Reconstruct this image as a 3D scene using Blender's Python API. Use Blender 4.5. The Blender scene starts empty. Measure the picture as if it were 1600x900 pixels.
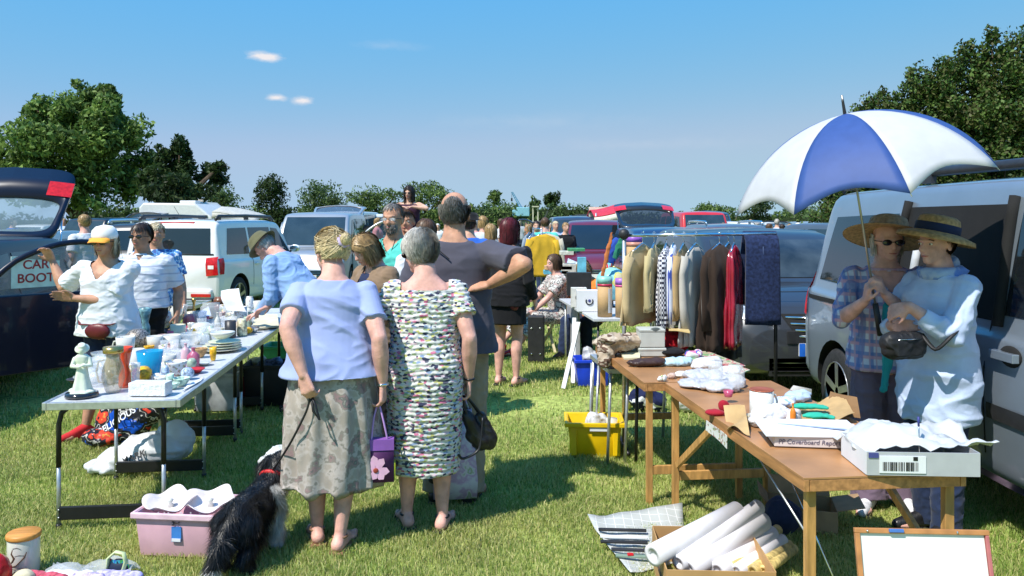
import bpy, bmesh, math, random
import numpy as np
from mathutils import Vector, Matrix, noise
R = math.radians
random.seed(7); rng = np.random.default_rng(7)
SC = bpy.context.scene; COL = SC.collection
# ------------------------------------------------------------------ camera, sky, sun, exposure
F = 1244.0; CH = 1.65; HY = 345.0
cam = bpy.data.cameras.new('camera'); co = bpy.data.objects.new('camera', cam); COL.objects.link(co)
co.location = (0, 0, CH); co.rotation_euler = (R(90), 0, 0)
cam.sensor_width = 36; cam.lens = F/1600*36; cam.shift_y = -(450-HY)/1600; cam.clip_start = .05; cam.clip_end = 3000
SC.camera = co
SUN_EL, SUN_AZ = 55.0, 225.0
wd = bpy.data.worlds.new('World'); SC.world = wd; wd.use_nodes = True
nt = wd.node_tree; bg = nt.nodes['Background']
sky = nt.nodes.new('ShaderNodeTexSky'); sky.sky_type = 'NISHITA'; sky.sun_disc = False
sky.sun_elevation = R(SUN_EL); sky.sun_rotation = R(SUN_AZ); sky.altitude = 50; sky.air_density = 1.0; sky.dust_density = 0.0; sky.ozone_density = 5.0
sc_ = nt.nodes.new('ShaderNodeSeparateColor'); hs = nt.nodes.new('ShaderNodeCombineColor'); nt.links.new(sky.outputs[0], sc_.inputs[0])
for i, (pw, ks) in enumerate(((1.2, .72), (.23, 3.1), (-.33, 12.0))):      # flattens the sky's own gradient the way the camera recorded it
    a = nt.nodes.new('ShaderNodeMath'); a.operation = 'MAXIMUM'; a.inputs[1].default_value = .3; nt.links.new(sc_.outputs[i], a.inputs[0])
    p = nt.nodes.new('ShaderNodeMath'); p.operation = 'POWER'; p.inputs[1].default_value = pw; nt.links.new(a.outputs[0], p.inputs[0])
    q = nt.nodes.new('ShaderNodeMath'); q.operation = 'MULTIPLY'; q.inputs[1].default_value = ks; nt.links.new(p.outputs[0], q.inputs[0])
    if i == 0: m_ = nt.nodes.new('ShaderNodeMath'); m_.operation = 'SMOOTH_MIN'; m_.inputs[1].default_value = 3.4; m_.inputs[2].default_value = .8; nt.links.new(q.outputs[0], m_.inputs[0]); q = m_
    nt.links.new(q.outputs[0], hs.inputs[i])
# three little fair-weather clouds and faint cirrus
def cloudmask(nt):
    tc = nt.nodes.new('ShaderNodeTexCoord'); out = None
    nz = nt.nodes.new('ShaderNodeTexNoise'); nz.inputs['Scale'].default_value = 26; nz.inputs['Detail'].default_value = 6; nz.inputs['Roughness'].default_value = .62
    mp = nt.nodes.new('ShaderNodeMapping'); mp.inputs['Scale'].default_value = (1, 1, 2.2)
    nt.links.new(tc.outputs['Generated'], mp.inputs[0]); nt.links.new(mp.outputs[0], nz.inputs['Vector'])
    for (px, py, wx, wy, st) in ((412, 88, 42, 11, .8), (432, 153, 22, 8, .7), (474, 157, 24, 10, .75), (608, 72, 75, 12, .07), (840, 190, 260, 20, .04), (1010, 225, 300, 18, .04)):
        d = Vector(((px-800)/F, 1, (HY-py)/F)); d.normalize()
        sub = nt.nodes.new('ShaderNodeVectorMath'); sub.operation = 'SUBTRACT'; sub.inputs[1].default_value = d
        nt.links.new(tc.outputs['Generated'], sub.inputs[0])
        ml = nt.nodes.new('ShaderNodeVectorMath'); ml.operation = 'MULTIPLY'; ml.inputs[1].default_value = (F/wx, F/wx, F/wy)
        nt.links.new(sub.outputs[0], ml.inputs[0])
        ln = nt.nodes.new('ShaderNodeVectorMath'); ln.operation = 'LENGTH'; nt.links.new(ml.outputs[0], ln.inputs[0])
        ad = nt.nodes.new('ShaderNodeMath'); ad.operation = 'MULTIPLY_ADD'; ad.inputs[1].default_value = -1.0; ad.inputs[2].default_value = .62
        nt.links.new(ln.outputs['Value'], ad.inputs[0])
        n2 = nt.nodes.new('ShaderNodeMath'); n2.operation = 'MULTIPLY_ADD'; n2.inputs[1].default_value = 2.4; n2.inputs[2].default_value = -1.0; nt.links.new(nz.outputs['Fac'], n2.inputs[0])
        sm = nt.nodes.new('ShaderNodeMath'); sm.operation = 'ADD'; sm.use_clamp = True; nt.links.new(ad.outputs[0], sm.inputs[0]); nt.links.new(n2.outputs[0], sm.inputs[1])
        inside = nt.nodes.new('ShaderNodeMath'); inside.operation = 'SUBTRACT'; inside.inputs[0].default_value = 1.15; inside.use_clamp = True; nt.links.new(ln.outputs['Value'], inside.inputs[1])
        m2 = nt.nodes.new('ShaderNodeMath'); m2.operation = 'MULTIPLY'; nt.links.new(sm.outputs[0], m2.inputs[0]); nt.links.new(inside.outputs[0], m2.inputs[1])
        m3 = nt.nodes.new('ShaderNodeMath'); m3.operation = 'MULTIPLY'; m3.inputs[1].default_value = st*2.2; m3.use_clamp = True; nt.links.new(m2.outputs[0], m3.inputs[0])
        if out is None: out = m3
        else:
            mx = nt.nodes.new('ShaderNodeMath'); mx.operation = 'MAXIMUM'; nt.links.new(out.outputs[0], mx.inputs[0]); nt.links.new(m3.outputs[0], mx.inputs[1]); out = mx
    return out
cm = cloudmask(nt)
mix = nt.nodes.new('ShaderNodeMixRGB'); mix.inputs[2].default_value = (7.2, 7.0, 7.2, 1)
nt.links.new(cm.outputs[0], mix.inputs[0]); nt.links.new(hs.outputs[0], mix.inputs[1]); nt.links.new(mix.outputs[0], bg.inputs['Color'])
bg.inputs['Strength'].default_value = .085
sl = bpy.data.lights.new('sun', 'SUN'); sl.energy = 4.3; sl.angle = R(.53); sl.color = (1, .955, .88)
so = bpy.data.objects.new('sun', sl); COL.objects.link(so)
sdir = Vector((math.sin(R(SUN_AZ))*math.cos(R(SUN_EL)), math.cos(R(SUN_AZ))*math.cos(R(SUN_EL)), math.sin(R(SUN_EL))))
so.rotation_euler = sdir.to_track_quat('Z', 'Y').to_euler(); so.location = sdir*50
SC.view_settings.view_transform = 'Standard'; SC.view_settings.look = 'None'; SC.view_settings.gamma = 1; SC.view_settings.exposure = .52
SC.view_settings.use_curve_mapping = False
SC.render.engine = 'CYCLES'; SC.cycles.max_bounces = 6; SC.cycles.transparent_max_bounces = 12
# ------------------------------------------------------------------ helpers
def W(px, py, D): return Vector(((px-800)*D/F, D, CH-(py-HY)*D/F))
def G(px, py, z=0.0):
    D = F*(CH-z)/(py-HY); return Vector(((px-800)*D/F, D, z))
def lin(c):
    c = c/255.; return c/12.92 if c <= .04045 else ((c+.055)/1.055)**2.4
def S(r, g, b): return (lin(r), lin(g), lin(b))
MATS = {}
def mat(key, col=None, rough=.55, metal=0., var=.12, scale=14., bump=0., bscale=None, col2=None, spec=.5, coat=0., trans=0., alpha=1., sheen=0., ior=1.45, detail=4., stretch=None, sss=0., transl=0., emit=0., ramp=(.35, .65)):
    if key in MATS: return MATS[key]
    m = bpy.data.materials.new(key); m.use_nodes = True; n = m.node_tree; b = n.nodes['Principled BSDF']; L = n.links.new
    b.inputs['Roughness'].default_value = rough; b.inputs['Metallic'].default_value = metal
    b.inputs['Specular IOR Level'].default_value = spec; b.inputs['IOR'].default_value = ior
    b.inputs['Coat Weight'].default_value = coat; b.inputs['Coat Roughness'].default_value = .04
    b.inputs['Transmission Weight'].default_value = trans; b.inputs['Alpha'].default_value = alpha
    b.inputs['Sheen Weight'].default_value = sheen
    if sss: b.inputs['Subsurface Weight'].default_value = sss; b.inputs['Subsurface Radius'].default_value = (.02, .008, .004)
    tc = n.nodes.new('ShaderNodeTexCoord'); src = tc.outputs['Object']
    if stretch:
        mp = n.nodes.new('ShaderNodeMapping'); mp.inputs['Scale'].default_value = stretch; L(src, mp.inputs[0]); src = mp.outputs[0]
    nz = n.nodes.new('ShaderNodeTexNoise'); nz.inputs['Scale'].default_value = scale; nz.inputs['Detail'].default_value = detail; L(src, nz.inputs['Vector'])
    if col2 is None: c1 = [x*(1-var) for x in col]; c2 = [min(1, x*(1+var)) for x in col]
    else: c1, c2 = col, col2
    rp = n.nodes.new('ShaderNodeValToRGB'); rp.color_ramp.elements[0].position = ramp[0]; rp.color_ramp.elements[1].position = ramp[1]
    rp.color_ramp.elements[0].color = (*c1, 1); rp.color_ramp.elements[1].color = (*c2, 1)
    L(nz.outputs['Fac'], rp.inputs[0]); L(rp.outputs[0], b.inputs['Base Color'])
    if bump:
        bn = n.nodes.new('ShaderNodeTexNoise'); bn.inputs['Scale'].default_value = bscale or scale*4; bn.inputs['Detail'].default_value = 5; L(src, bn.inputs['Vector'])
        bp = n.nodes.new('ShaderNodeBump'); bp.inputs['Strength'].default_value = bump; bp.inputs['Distance'].default_value = .004; L(bn.outputs['Fac'], bp.inputs['Height']); L(bp.outputs[0], b.inputs['Normal'])
    if transl:
        t = n.nodes.new('ShaderNodeBsdfTranslucent'); L(rp.outputs[0], t.inputs['Color']); ms = n.nodes.new('ShaderNodeMixShader'); ms.inputs[0].default_value = transl
        L(b.outputs[0], ms.inputs[1]); L(t.outputs[0], ms.inputs[2]); L(ms.outputs[0], n.nodes['Material Output'].inputs['Surface'])
    MATS[key] = m; return m
def nodes_of(m): return m.node_tree.nodes, m.node_tree.links.new, m.node_tree.nodes['Principled BSDF']
def cloth(key, col, **k):
    k.setdefault('rough', .85); k.setdefault('var', .08); k.setdefault('scale', 9); k.setdefault('bump', .12); k.setdefault('bscale', 45); k.setdefault('spec', .2); k.setdefault('sheen', .1)
    return mat(key, col, **k)
def plastic(key, col, **k):
    k.setdefault('rough', .35); k.setdefault('var', .05); return mat(key, col, **k)
def paint(key, col, **k):
    k.setdefault('rough', .35); k.setdefault('coat', .9); k.setdefault('var', .05); k.setdefault('scale', 3); return mat(key, col, **k)
def glassy(key, col=(1, 1, 1), alpha=.25, rough=.05):
    """thin clear glass / film: glossy, partly transparent"""
    if key in MATS: return MATS[key]
    m = mat(key, col, rough=rough, var=.05, alpha=alpha, spec=.8); return m
def ramp_mat(key, stops, kind='NOISE', scale=20., rough=.8, interp='CONSTANT', stretch=None, bump=0, bscale=60, detail=2., spec=.3, transl=0., rand=1.0):
    """patterned cloth/print: colours switch on noise or on voronoi cells"""
    if key in MATS: return MATS[key]
    m = mat(key, (.5, .5, .5), rough=rough, bump=bump, bscale=bscale, spec=spec, stretch=None, transl=transl)
    n, L, b = nodes_of(m); rp = [x for x in n if x.type == 'VALTORGB'][0]; tc = [x for x in n if x.type == 'TEX_COORD'][0]
    src = tc.outputs['Object']
    if stretch:
        mp = n.new('ShaderNodeMapping'); mp.inputs['Scale'].default_value = stretch; L(src, mp.inputs[0]); src = mp.outputs[0]
    if kind == 'VORONOI':
        t = n.new('ShaderNodeTexVoronoi'); t.inputs['Scale'].default_value = scale; t.inputs['Randomness'].default_value = rand; L(src, t.inputs['Vector'])
        sp = n.new('ShaderNodeSeparateColor'); L(t.outputs['Color'], sp.inputs[0]); L(sp.outputs[0], rp.inputs[0])
    else:
        t = n.new('ShaderNodeTexNoise'); t.inputs['Scale'].default_value = scale; t.inputs['Detail'].default_value = detail; L(src, t.inputs['Vector']); L(t.outputs['Fac'], rp.inputs[0])
    cr = rp.color_ramp; cr.interpolation = interp
    while len(cr.elements) > 1: cr.elements.remove(cr.elements[-1])
    cr.elements[0].position = stops[0][0]; cr.elements[0].color = (*stops[0][1], 1)
    for p, c in stops[1:]:
        e = cr.elements.new(p); e.color = (*c, 1)
    return m
class MB:
    def __init__(s): s.v = []; s.f = []; s.m = []; s.sm = []; s.mats = []
    def mi(s, m):
        if m not in s.mats: s.mats.append(m)
        return s.mats.index(m)
    def add(s, vs, fs, m=None, smooth=True):
        k = len(s.v); s.v.extend([tuple(v) for v in vs]); i = s.mi(m) if m else 0
        for f in fs: s.f.append(tuple(k+a for a in f)); s.m.append(i); s.sm.append(smooth)
        return k
    def xf(s, k, M):
        for i in range(k, len(s.v)): s.v[i] = tuple(M @ Vector(s.v[i]))
    def box(s, c, d, m=None, rot=None, taper=1.0):
        x, y, z = d[0]/2, d[1]/2, d[2]/2; t = taper
        vs = [Vector(p) for p in ((-x, -y, -z), (x, -y, -z), (x, y, -z), (-x, y, -z), (-x*t, -y*t, z), (x*t, -y*t, z), (x*t, y*t, z), (-x*t, y*t, z))]
        if rot is not None:
            if not isinstance(rot, Matrix): rot = Matrix.Rotation(rot[2], 3, 'Z') @ Matrix.Rotation(rot[1], 3, 'Y') @ Matrix.Rotation(rot[0], 3, 'X')
            vs = [rot @ v for v in vs]
        c = Vector(c); s.add([v+c for v in vs], [(0, 3, 2, 1), (4, 5, 6, 7), (0, 1, 5, 4), (1, 2, 6, 5), (2, 3, 7, 6), (3, 0, 4, 7)], m, False); return s
    def beam(s, a, b, w, h, m=None, up=(0, 0, 1)):
        a, b = Vector(a), Vector(b); d = b-a; L = d.length; y = d/L; u = Vector(up)
        if abs(y.dot(u)) > .98: u = Vector((1, 0, 0)) if abs(y.x) < .9 else Vector((0, 1, 0))
        x = y.cross(u).normalized(); z = x.cross(y)
        M3 = Matrix((x, y, z)).transposed(); s.box((a+b)/2, (w, L, h), m, M3); return s
    def tube(s, pts, r, n=8, m=None, cap=True, flat=1.0, up=None):
        pts = [Vector(p) for p in pts]; N = len(pts); rs = r if isinstance(r, (list, tuple)) else [r]*N
        vs = []; pu = Vector(up) if up is not None else None
        for i, p in enumerate(pts):
            t = (pts[min(i+1, N-1)]-pts[max(i-1, 0)])
            t = t.normalized() if t.length > 1e-9 else Vector((0, 0, 1))
            if pu is None: pu = Vector((0, 0, 1)) if abs(t.z) < .9 else Vector((0, 1, 0))
            x = t.cross(pu)
            if x.length < 1e-6: x = t.orthogonal()
            x.normalize(); z = x.cross(t); pu = z
            for k in range(n):
                a = 2*math.pi*k/n; vs.append(p+(x*math.cos(a)+z*math.sin(a)*flat)*rs[i])
        fs = []
        for i in range(N-1):
            for k in range(n):
                k2 = (k+1) % n; fs.append((i*n+k, (i+1)*n+k, (i+1)*n+k2, i*n+k2))
        if cap: fs.append(tuple(range(n))); fs.append(tuple(reversed(range((N-1)*n, N*n))))
        s.add(vs, fs, m, True); return s
    def cap(s, a, b, r1, r2, m=None, n=12, k=3):
        """rounded cone from a to b"""
        a, b = Vector(a), Vector(b); d = (b-a); L = d.length
        if L < 1e-6: return s.ell(a, (r1, r1, r1), m)
        d /= L; pts = []; rs = []
        for i in range(k+1):
            t = math.pi/2*(i/k); pts.append(a-d*r1*math.cos(t)); rs.append(max(r1*math.sin(t), r1*.04))
        for i in range(k+1):
            t = math.pi/2*(i/k); pts.append(b+d*r2*math.sin(t)); rs.append(max(r2*math.cos(t), r2*.04))
        return s.tube(pts, rs, n, m)
    def ell(s, c, r, m=None, rot=None, nu=14, nv=9):
        c = Vector(c); vs = []
        if not isinstance(r, (tuple, list)): r = (r, r, r)
        for j in range(nv+1):
            ph = math.pi*j/nv
            for i in range(nu):
                th = 2*math.pi*i/nu; p = Vector((r[0]*math.sin(ph)*math.cos(th), r[1]*math.sin(ph)*math.sin(th), r[2]*math.cos(ph)))
                if rot is not None: p = rot @ p
                vs.append(c+p)
        fs = [(j*nu+i, (j+1)*nu+i, (j+1)*nu+(i+1) % nu, j*nu+(i+1) % nu) for j in range(nv) for i in range(nu)]
        s.add(vs, fs, m, True); return s
    def lathe(s, prof, c=(0, 0, 0), m=None, n=20, ax=None, wob=None):
        """prof [(r,z)...]"""
        c = Vector(c); vs = []; N = len(prof)
        for j, (r, z) in enumerate(prof):
            for i in range(n):
                a = 2*math.pi*i/n; rr = r*(1+(wob(a, j/(N-1)) if wob else 0)); p = Vector((max(rr, .0002)*math.cos(a), max(rr, .0002)*math.sin(a), z))
                if ax is not None: p = ax @ p
                vs.append(c+p)
        fs = [(j*n+i, j*n+(i+1) % n, (j+1)*n+(i+1) % n, (j+1)*n+i) for j in range(N-1) for i in range(n)]
        fs.append(tuple(reversed(range(n)))); fs.append(tuple(range((N-1)*n, N*n)))
        s.add(vs, fs, m, True); return s
    def rings(s, rs, m=None, cap=True):
        """rs: list of rings (lists of points of equal length)"""
        n = len(rs[0]); vs = [p for r in rs for p in r]
        fs = [(j*n+i, j*n+(i+1) % n, (j+1)*n+(i+1) % n, (j+1)*n+i) for j in range(len(rs)-1) for i in range(n)]
        if cap: fs.append(tuple(reversed(range(n)))); fs.append(tuple(range((len(rs)-1)*n, len(rs)*n)))
        s.add(vs, fs, m, True); return s
    def grid(s, P, m=None, smooth=True, flip=False):
        """P[i][j] points"""
        a, b = len(P), len(P[0]); vs = [p for r in P for p in r]
        fs = [(i*b+j, i*b+j+1, (i+1)*b+j+1, (i+1)*b+j) for i in range(a-1) for j in range(b-1)]
        if flip: fs = [tuple(reversed(f)) for f in fs]
        s.add(vs, fs, m, smooth); return s
    def prism(s, poly, M, h, m=None, smooth=False):
        """2D polygon extruded by h along local z of matrix M"""
        n = len(poly); vs = [M @ Vector((x, y, 0)) for x, y in poly]+[M @ Vector((x, y, h)) for x, y in poly]
        fs = [tuple(reversed(range(n))), tuple(range(n, 2*n))]+[(i, (i+1) % n, n+(i+1) % n, n+i) for i in range(n)]
        s.add(vs, fs, m, smooth); return s
    def mesh(s, name):
        me = bpy.data.meshes.new(name); me.from_pydata(s.v, [], s.f)
        for m in s.mats: me.materials.append(m)
        me.polygons.foreach_set('material_index', s.m); me.polygons.foreach_set('use_smooth', s.sm); me.update(); return me
def link(name, me, parent=None, loc=None):
    o = bpy.data.objects.new(name, me); COL.objects.link(o)
    if parent is not None: o.parent = parent
    if loc is not None: o.location = loc
    return o
def fixn(me):
    bm = bmesh.new(); bm.from_mesh(me); bmesh.ops.recalc_face_normals(bm, faces=bm.faces); bm.to_mesh(me); bm.free()
def B(mb, name, m=None, parent=None, bevel=0, loc=None, fix=False):
    if m is not None and not mb.mats: mb.mats = [m]
    me = mb.mesh(name)
    if fix: fixn(me)
    o = link(name, me, parent, loc)
    if bevel:
        md = o.modifiers.new('bev', 'BEVEL'); md.width = bevel; md.segments = 2; md.limit_method = 'ANGLE'; md.angle_limit = R(40)
    return o
def tag(o, label=None, cat=None, group=None, kind=None):
    if label: o['label'] = label
    if cat: o['category'] = cat
    if group: o['group'] = group
    if kind: o['kind'] = kind
    return o
def thing(name, label, cat, loc=(0, 0, 0), rz=0, group=None):
    o = bpy.data.objects.new(name, None); COL.objects.link(o); o.location = loc; o.rotation_euler = (0, 0, rz); o.empty_display_size = .1
    return tag(o, label, cat, group)
TSC = bpy.data.scenes.new('scratch')
def evald(objs):
    """mesh of objs[0] with its modifiers, evaluated in a scratch scene"""
    for o in objs: TSC.collection.objects.link(o)
    vl = TSC.view_layers[0]; vl.update(); me = bpy.data.meshes.new_from_object(objs[0].evaluated_get(vl.depsgraph))
    for o in objs: bpy.data.objects.remove(o)
    return me
def remeshed(mb, voxel, smooth=3, mats=None, sf=.5):
    me0 = mb.mesh('tmp'); o = bpy.data.objects.new('tmp', me0)
    r = o.modifiers.new('r', 'REMESH'); r.mode = 'VOXEL'; r.voxel_size = voxel; r.use_smooth_shade = True
    if smooth: sm = o.modifiers.new('s', 'SMOOTH'); sm.factor = sf; sm.iterations = smooth
    me = evald([o]); bpy.data.meshes.remove(me0)
    me.materials.clear()
    for m in mats or []: me.materials.append(m)
    me.polygons.foreach_set('use_smooth', [True]*len(me.polygons)); me.polygons.foreach_set('material_index', [0]*len(me.polygons))
    return me
def getco(me):
    a = np.empty(len(me.vertices)*3, 'f'); me.vertices.foreach_get('co', a); return a.reshape(-1, 3)
def setco(me, a): me.vertices.foreach_set('co', np.ascontiguousarray(a, 'f').ravel()); me.update()
def getno(me):
    a = np.empty(len(me.vertices)*3, 'f'); me.vertices.foreach_get('normal', a); return a.reshape(-1, 3)
def wrinkle(me, amp, scale=(9, 9, 5), seed=0, ridge=True, w=None):
    a = getco(me); n = getno(me); out = np.empty(len(a), 'f')
    for i in range(len(a)):
        p = Vector((a[i, 0]*scale[0]+seed*3.1, a[i, 1]*scale[1]+seed, a[i, 2]*scale[2]))
        q = p+Vector((noise.noise(p*.6)*1.2, noise.noise(p*.6+Vector((7, 3, 1)))*1.2, 0))
        v = noise.noise(q)
        out[i] = (.45-abs(v)*2.6+.45*(.45-abs(noise.noise(q*2.3+Vector((5, 1, 9))))*2.6) if ridge else v*2)
    out = np.maximum(out, -.55)
    if w is not None: out *= w(a)
    setco(me, a+n*out[:, None]*amp)
def text_mesh(name, body, size, m, parent=None, M=None, extrude=.0006, shear=0, bold=0):
    cu = bpy.data.curves.new('t', 'FONT'); cu.body = body; cu.size = size; cu.extrude = extrude; cu.align_x = 'CENTER'; cu.align_y = 'CENTER'; cu.shear = shear; cu.offset = bold
    o = bpy.data.objects.new('t', cu); me = evald([o]); bpy.data.curves.remove(cu)
    if M is not None: me.transform(M)
    me.materials.clear(); me.materials.append(m); return link(name, me, parent)
def frame(o, x, n):
    """matrix with local x along x, local z (face normal) along n"""
    x = Vector(x).normalized(); n = Vector(n).normalized(); y = n.cross(x).normalized(); x = y.cross(n)
    M = Matrix((x, y, n)).transposed().to_4x4(); M.translation = Vector(o); return M
def rotz(a): return Matrix.Rotation(a, 4, 'Z')
# ------------------------------------------------------------------ ground and grass
gm = mat('grass_ground', (.17, .21, .05), col2=(.35, .41, .11), rough=.95, scale=1.1, detail=9, bump=.8, bscale=30, spec=.1)
n, L, b = nodes_of(gm)
t2 = n.new('ShaderNodeTexNoise'); t2.inputs['Scale'].default_value = 26; t2.inputs['Detail'].default_value = 8
tc = [x for x in n if x.type == 'TEX_COORD'][0]; L(tc.outputs['Object'], t2.inputs['Vector'])
mr = n.new('ShaderNodeMapRange'); mr.inputs[1].default_value = .3; mr.inputs[2].default_value = .7; mr.inputs[3].default_value = .55; mr.inputs[4].default_value = 1.45; L(t2.outputs['Fac'], mr.inputs[0])
mx = n.new('ShaderNodeVectorMath'); mx.operation = 'SCALE'; rp = [x for x in n if x.type == 'VALTORGB'][0]
L(rp.outputs[0], mx.inputs[0]); L(mr.outputs[0], mx.inputs['Scale']); L(mx.outputs[0], b.inputs['Base Color'])
g = MB(); P = []
xs = [-1500, -400, -120]+list(np.linspace(-40, 40, 41))+[120, 400, 1500]; ys = [-60, -10]+list(np.linspace(0, 60, 41))+[100, 200, 500, 1500]
for y in ys: P.append([Vector((x, y, (noise.noise(Vector((x*.25, y*.25, 0)))*.012 if abs(x) < 50 and y < 61 else 0)-.01)) for x in xs])
g.grid(P, gm); o = B(g, 'ground'); tag(o, kind='structure')
def blades(N, d0, d1, h, w, seed, xlim=None):
    r = np.random.default_rng(seed)
    # uniform over the visible trapezoid of ground
    y = np.sqrt(r.uniform(d0*d0, d1*d1, N)); f0 = min(1.2, d0*.25) if d0 > 3 else 0; y = y+r.normal(size=N)*d1*.07*(y > d1*.8)-np.abs(r.normal(size=N))*f0*(y < d0*1.25); y = np.clip(y, 2.5, 40); N = len(y); x = r.uniform(-1, 1, N)*(y*.66+.4)
    cl = np.array([noise.noise(Vector((a*2.2, b*2.2, 1.7))) for a, b in zip(x[::1], y[::1])]) if N < 400000 else 0
    hh = h*r.uniform(.45, 1.25, N)*(1+.75*cl); ww = w*r.uniform(.6, 1.3, N)
    a = r.uniform(0, 2*np.pi, N); lean = r.uniform(.15, 1.15, N)*hh; la = r.uniform(0, 2*np.pi, N)
    dx, dy = np.cos(a)*ww/2, np.sin(a)*ww/2; lx, ly = np.cos(la)*lean, np.sin(la)*lean
    z0 = np.full(N, -.012)
    V = np.empty((N, 5, 3), 'f')
    V[:, 0] = np.stack([x-dx, y-dy, z0], 1); V[:, 1] = np.stack([x+dx, y+dy, z0], 1)
    V[:, 2] = np.stack([x+dx*.8+lx*.35, y+dy*.8+ly*.35, hh*.6], 1); V[:, 3] = np.stack([x-dx*.8+lx*.35, y-dy*.8+ly*.35, hh*.6], 1)
    V[:, 4] = np.stack([x+lx, y+ly, hh*.92], 1)
    me = bpy.data.meshes.new('grass'); me.vertices.add(N*5); me.vertices.foreach_set('co', V.ravel())
    k = np.arange(N)*5; q = np.stack([k, k+1, k+2, k+3], 1); t = np.stack([k+3, k+2, k+4], 1)
    li = np.concatenate([q, t], 1).ravel().astype('i'); me.loops.add(len(li)); me.loops.foreach_set('vertex_index', li)
    st = np.stack([np.arange(N)*7, np.arange(N)*7+4], 1).ravel().astype('i'); me.polygons.add(N*2); me.polygons.foreach_set('loop_start', st)
    mi = np.repeat(r.choice([0, 0, 1, 1, 1, 2, 2, 3], N), 2).astype('i')
    for m in GM: me.materials.append(m)
    me.polygons.foreach_set('material_index', mi); me.update(calc_edges=True); return me
GM = [mat('grass_blade_green', (.19, .31, .05), col2=(.42, .44, .12), scale=.9, detail=6, rough=.6, spec=.25, transl=.35),
      mat('grass_blade_light', (.38, .50, .13), col2=(.62, .60, .24), scale=.9, detail=6, rough=.6, spec=.25, transl=.35),
      mat('grass_blade_straw', (.58, .53, .24), var=.2, scale=2, rough=.7, spec=.2, transl=.3),
      mat('grass_blade_dark', (.15, .24, .05), var=.3, scale=2, rough=.6, spec=.25, transl=.3)]
for i, a in enumerate(((330000, 2.6, 6.0, .027, .0036), (140000, 6.0, 12.0, .033, .008), (50000, 12, 26, .05, .02))):
    o = link('grass', blades(*a, i+1)); tag(o, kind='stuff')
    if i == 0: g0 = o
# ------------------------------------------------------------------ foliage
def leafcloud(pts, nrm, size, seed, asp=1.7):
    r = np.random.default_rng(seed); N = len(pts)
    d = r.normal(size=(N, 3)); d += nrm*.5; d /= np.linalg.norm(d, axis=1)[:, None]
    e = r.normal(size=(N, 3)); e -= d*(e*d).sum(1)[:, None]; e /= np.linalg.norm(e, axis=1)[:, None]; f = np.cross(d, e)
    s = size*r.uniform(.5, 1.3, N)[:, None]
    V = np.stack([pts-e*s*asp/2, pts-f*s*.35, pts+e*s*asp/2, pts+f*s*.35], 1)
    return V
def leafmesh(V, mats, seed, probs=None):
    N = len(V); me = bpy.data.meshes.new('leaves'); me.vertices.add(N*4); me.vertices.foreach_set('co', V.astype('f').ravel())
    me.loops.add(N*4); me.loops.foreach_set('vertex_index', np.arange(N*4, dtype='i')); me.polygons.add(N); me.polygons.foreach_set('loop_start', np.arange(0, N*4, 4, dtype='i'))
    r = np.random.default_rng(seed)
    for m in mats: me.materials.append(m)
    me.polygons.foreach_set('material_index', r.integers(0, len(mats), N).astype('i')); me.update(calc_edges=True); return me
def crown(blobs, n, size, seed, surf=.75, sub=14, asp=1.7):
    """blobs: (x,y,z,rx,ry,rz); each is broken up in sub-clumps, leaves sit mostly on the clumps' outside"""
    r = np.random.default_rng(seed); P = []; Nn = []
    vol = np.array([b[3]*b[5] for b in blobs]); cnt = (n*vol/vol.sum()).astype(int)
    for bl, c in zip(blobs, cnt):
        c0 = np.array(bl[:3]); rr = np.array(bl[3:6])
        d = r.normal(size=(sub, 3)); d /= np.linalg.norm(d, axis=1)[:, None]; cc = c0+d*rr*r.uniform(.45, .92, (sub, 1)); cr = r.uniform(.26, .5, sub)
        k = r.integers(0, sub, c); u = r.normal(size=(c, 3)); u /= np.linalg.norm(u, axis=1)[:, None]
        rad = np.where(r.random(c) < surf, r.uniform(.8, 1.12, c), r.uniform(.2, .9, c))
        P.append(cc[k]+u*(rr*rad[:, None]*cr[k][:, None])); Nn.append(u)
    P = np.concatenate(P); Nn = np.concatenate(Nn); ok = P[:, 2] > .05
    return leafcloud(P[ok], Nn[ok], size, seed+1, asp)
def leafm(key, c, t=.3): return mat(key, c, var=.35, scale=.9, rough=.55, spec=.25, transl=t)
LG = [leafm('leaf_mid_green', (.12, .20, .04)), leafm('leaf_bright_green', (.22, .32, .08)), leafm('leaf_deep_green', (.06, .11, .025))]
LD = [leafm('leaf_dark_green', (.03, .06, .014)), leafm('leaf_dark_olive', (.055, .085, .025)), leafm('leaf_blackish_green', (.018, .035, .01))]
LC = [leafm('conifer_green', (.035, .075, .016), .15), leafm('conifer_pale_green', (.085, .14, .028), .15), leafm('conifer_brown_green', (.07, .075, .024), .15)]  # three conifer leaf tones, dealt out at random over the leaves
LH = [leafm('hedge_green', (.10, .16, .04)), leafm('hedge_light', (.18, .25, .07)), leafm('hedge_deep', (.05, .09, .025))]
LF = [leafm('far_leaf_green', (.07, .125, .04)), leafm('far_leaf_light', (.13, .19, .06)), leafm('far_leaf_dark', (.04, .075, .025))]
bark = mat('bark', (.09, .065, .045), var=.4, scale=12, bump=1, bscale=30, rough=.95)
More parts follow.
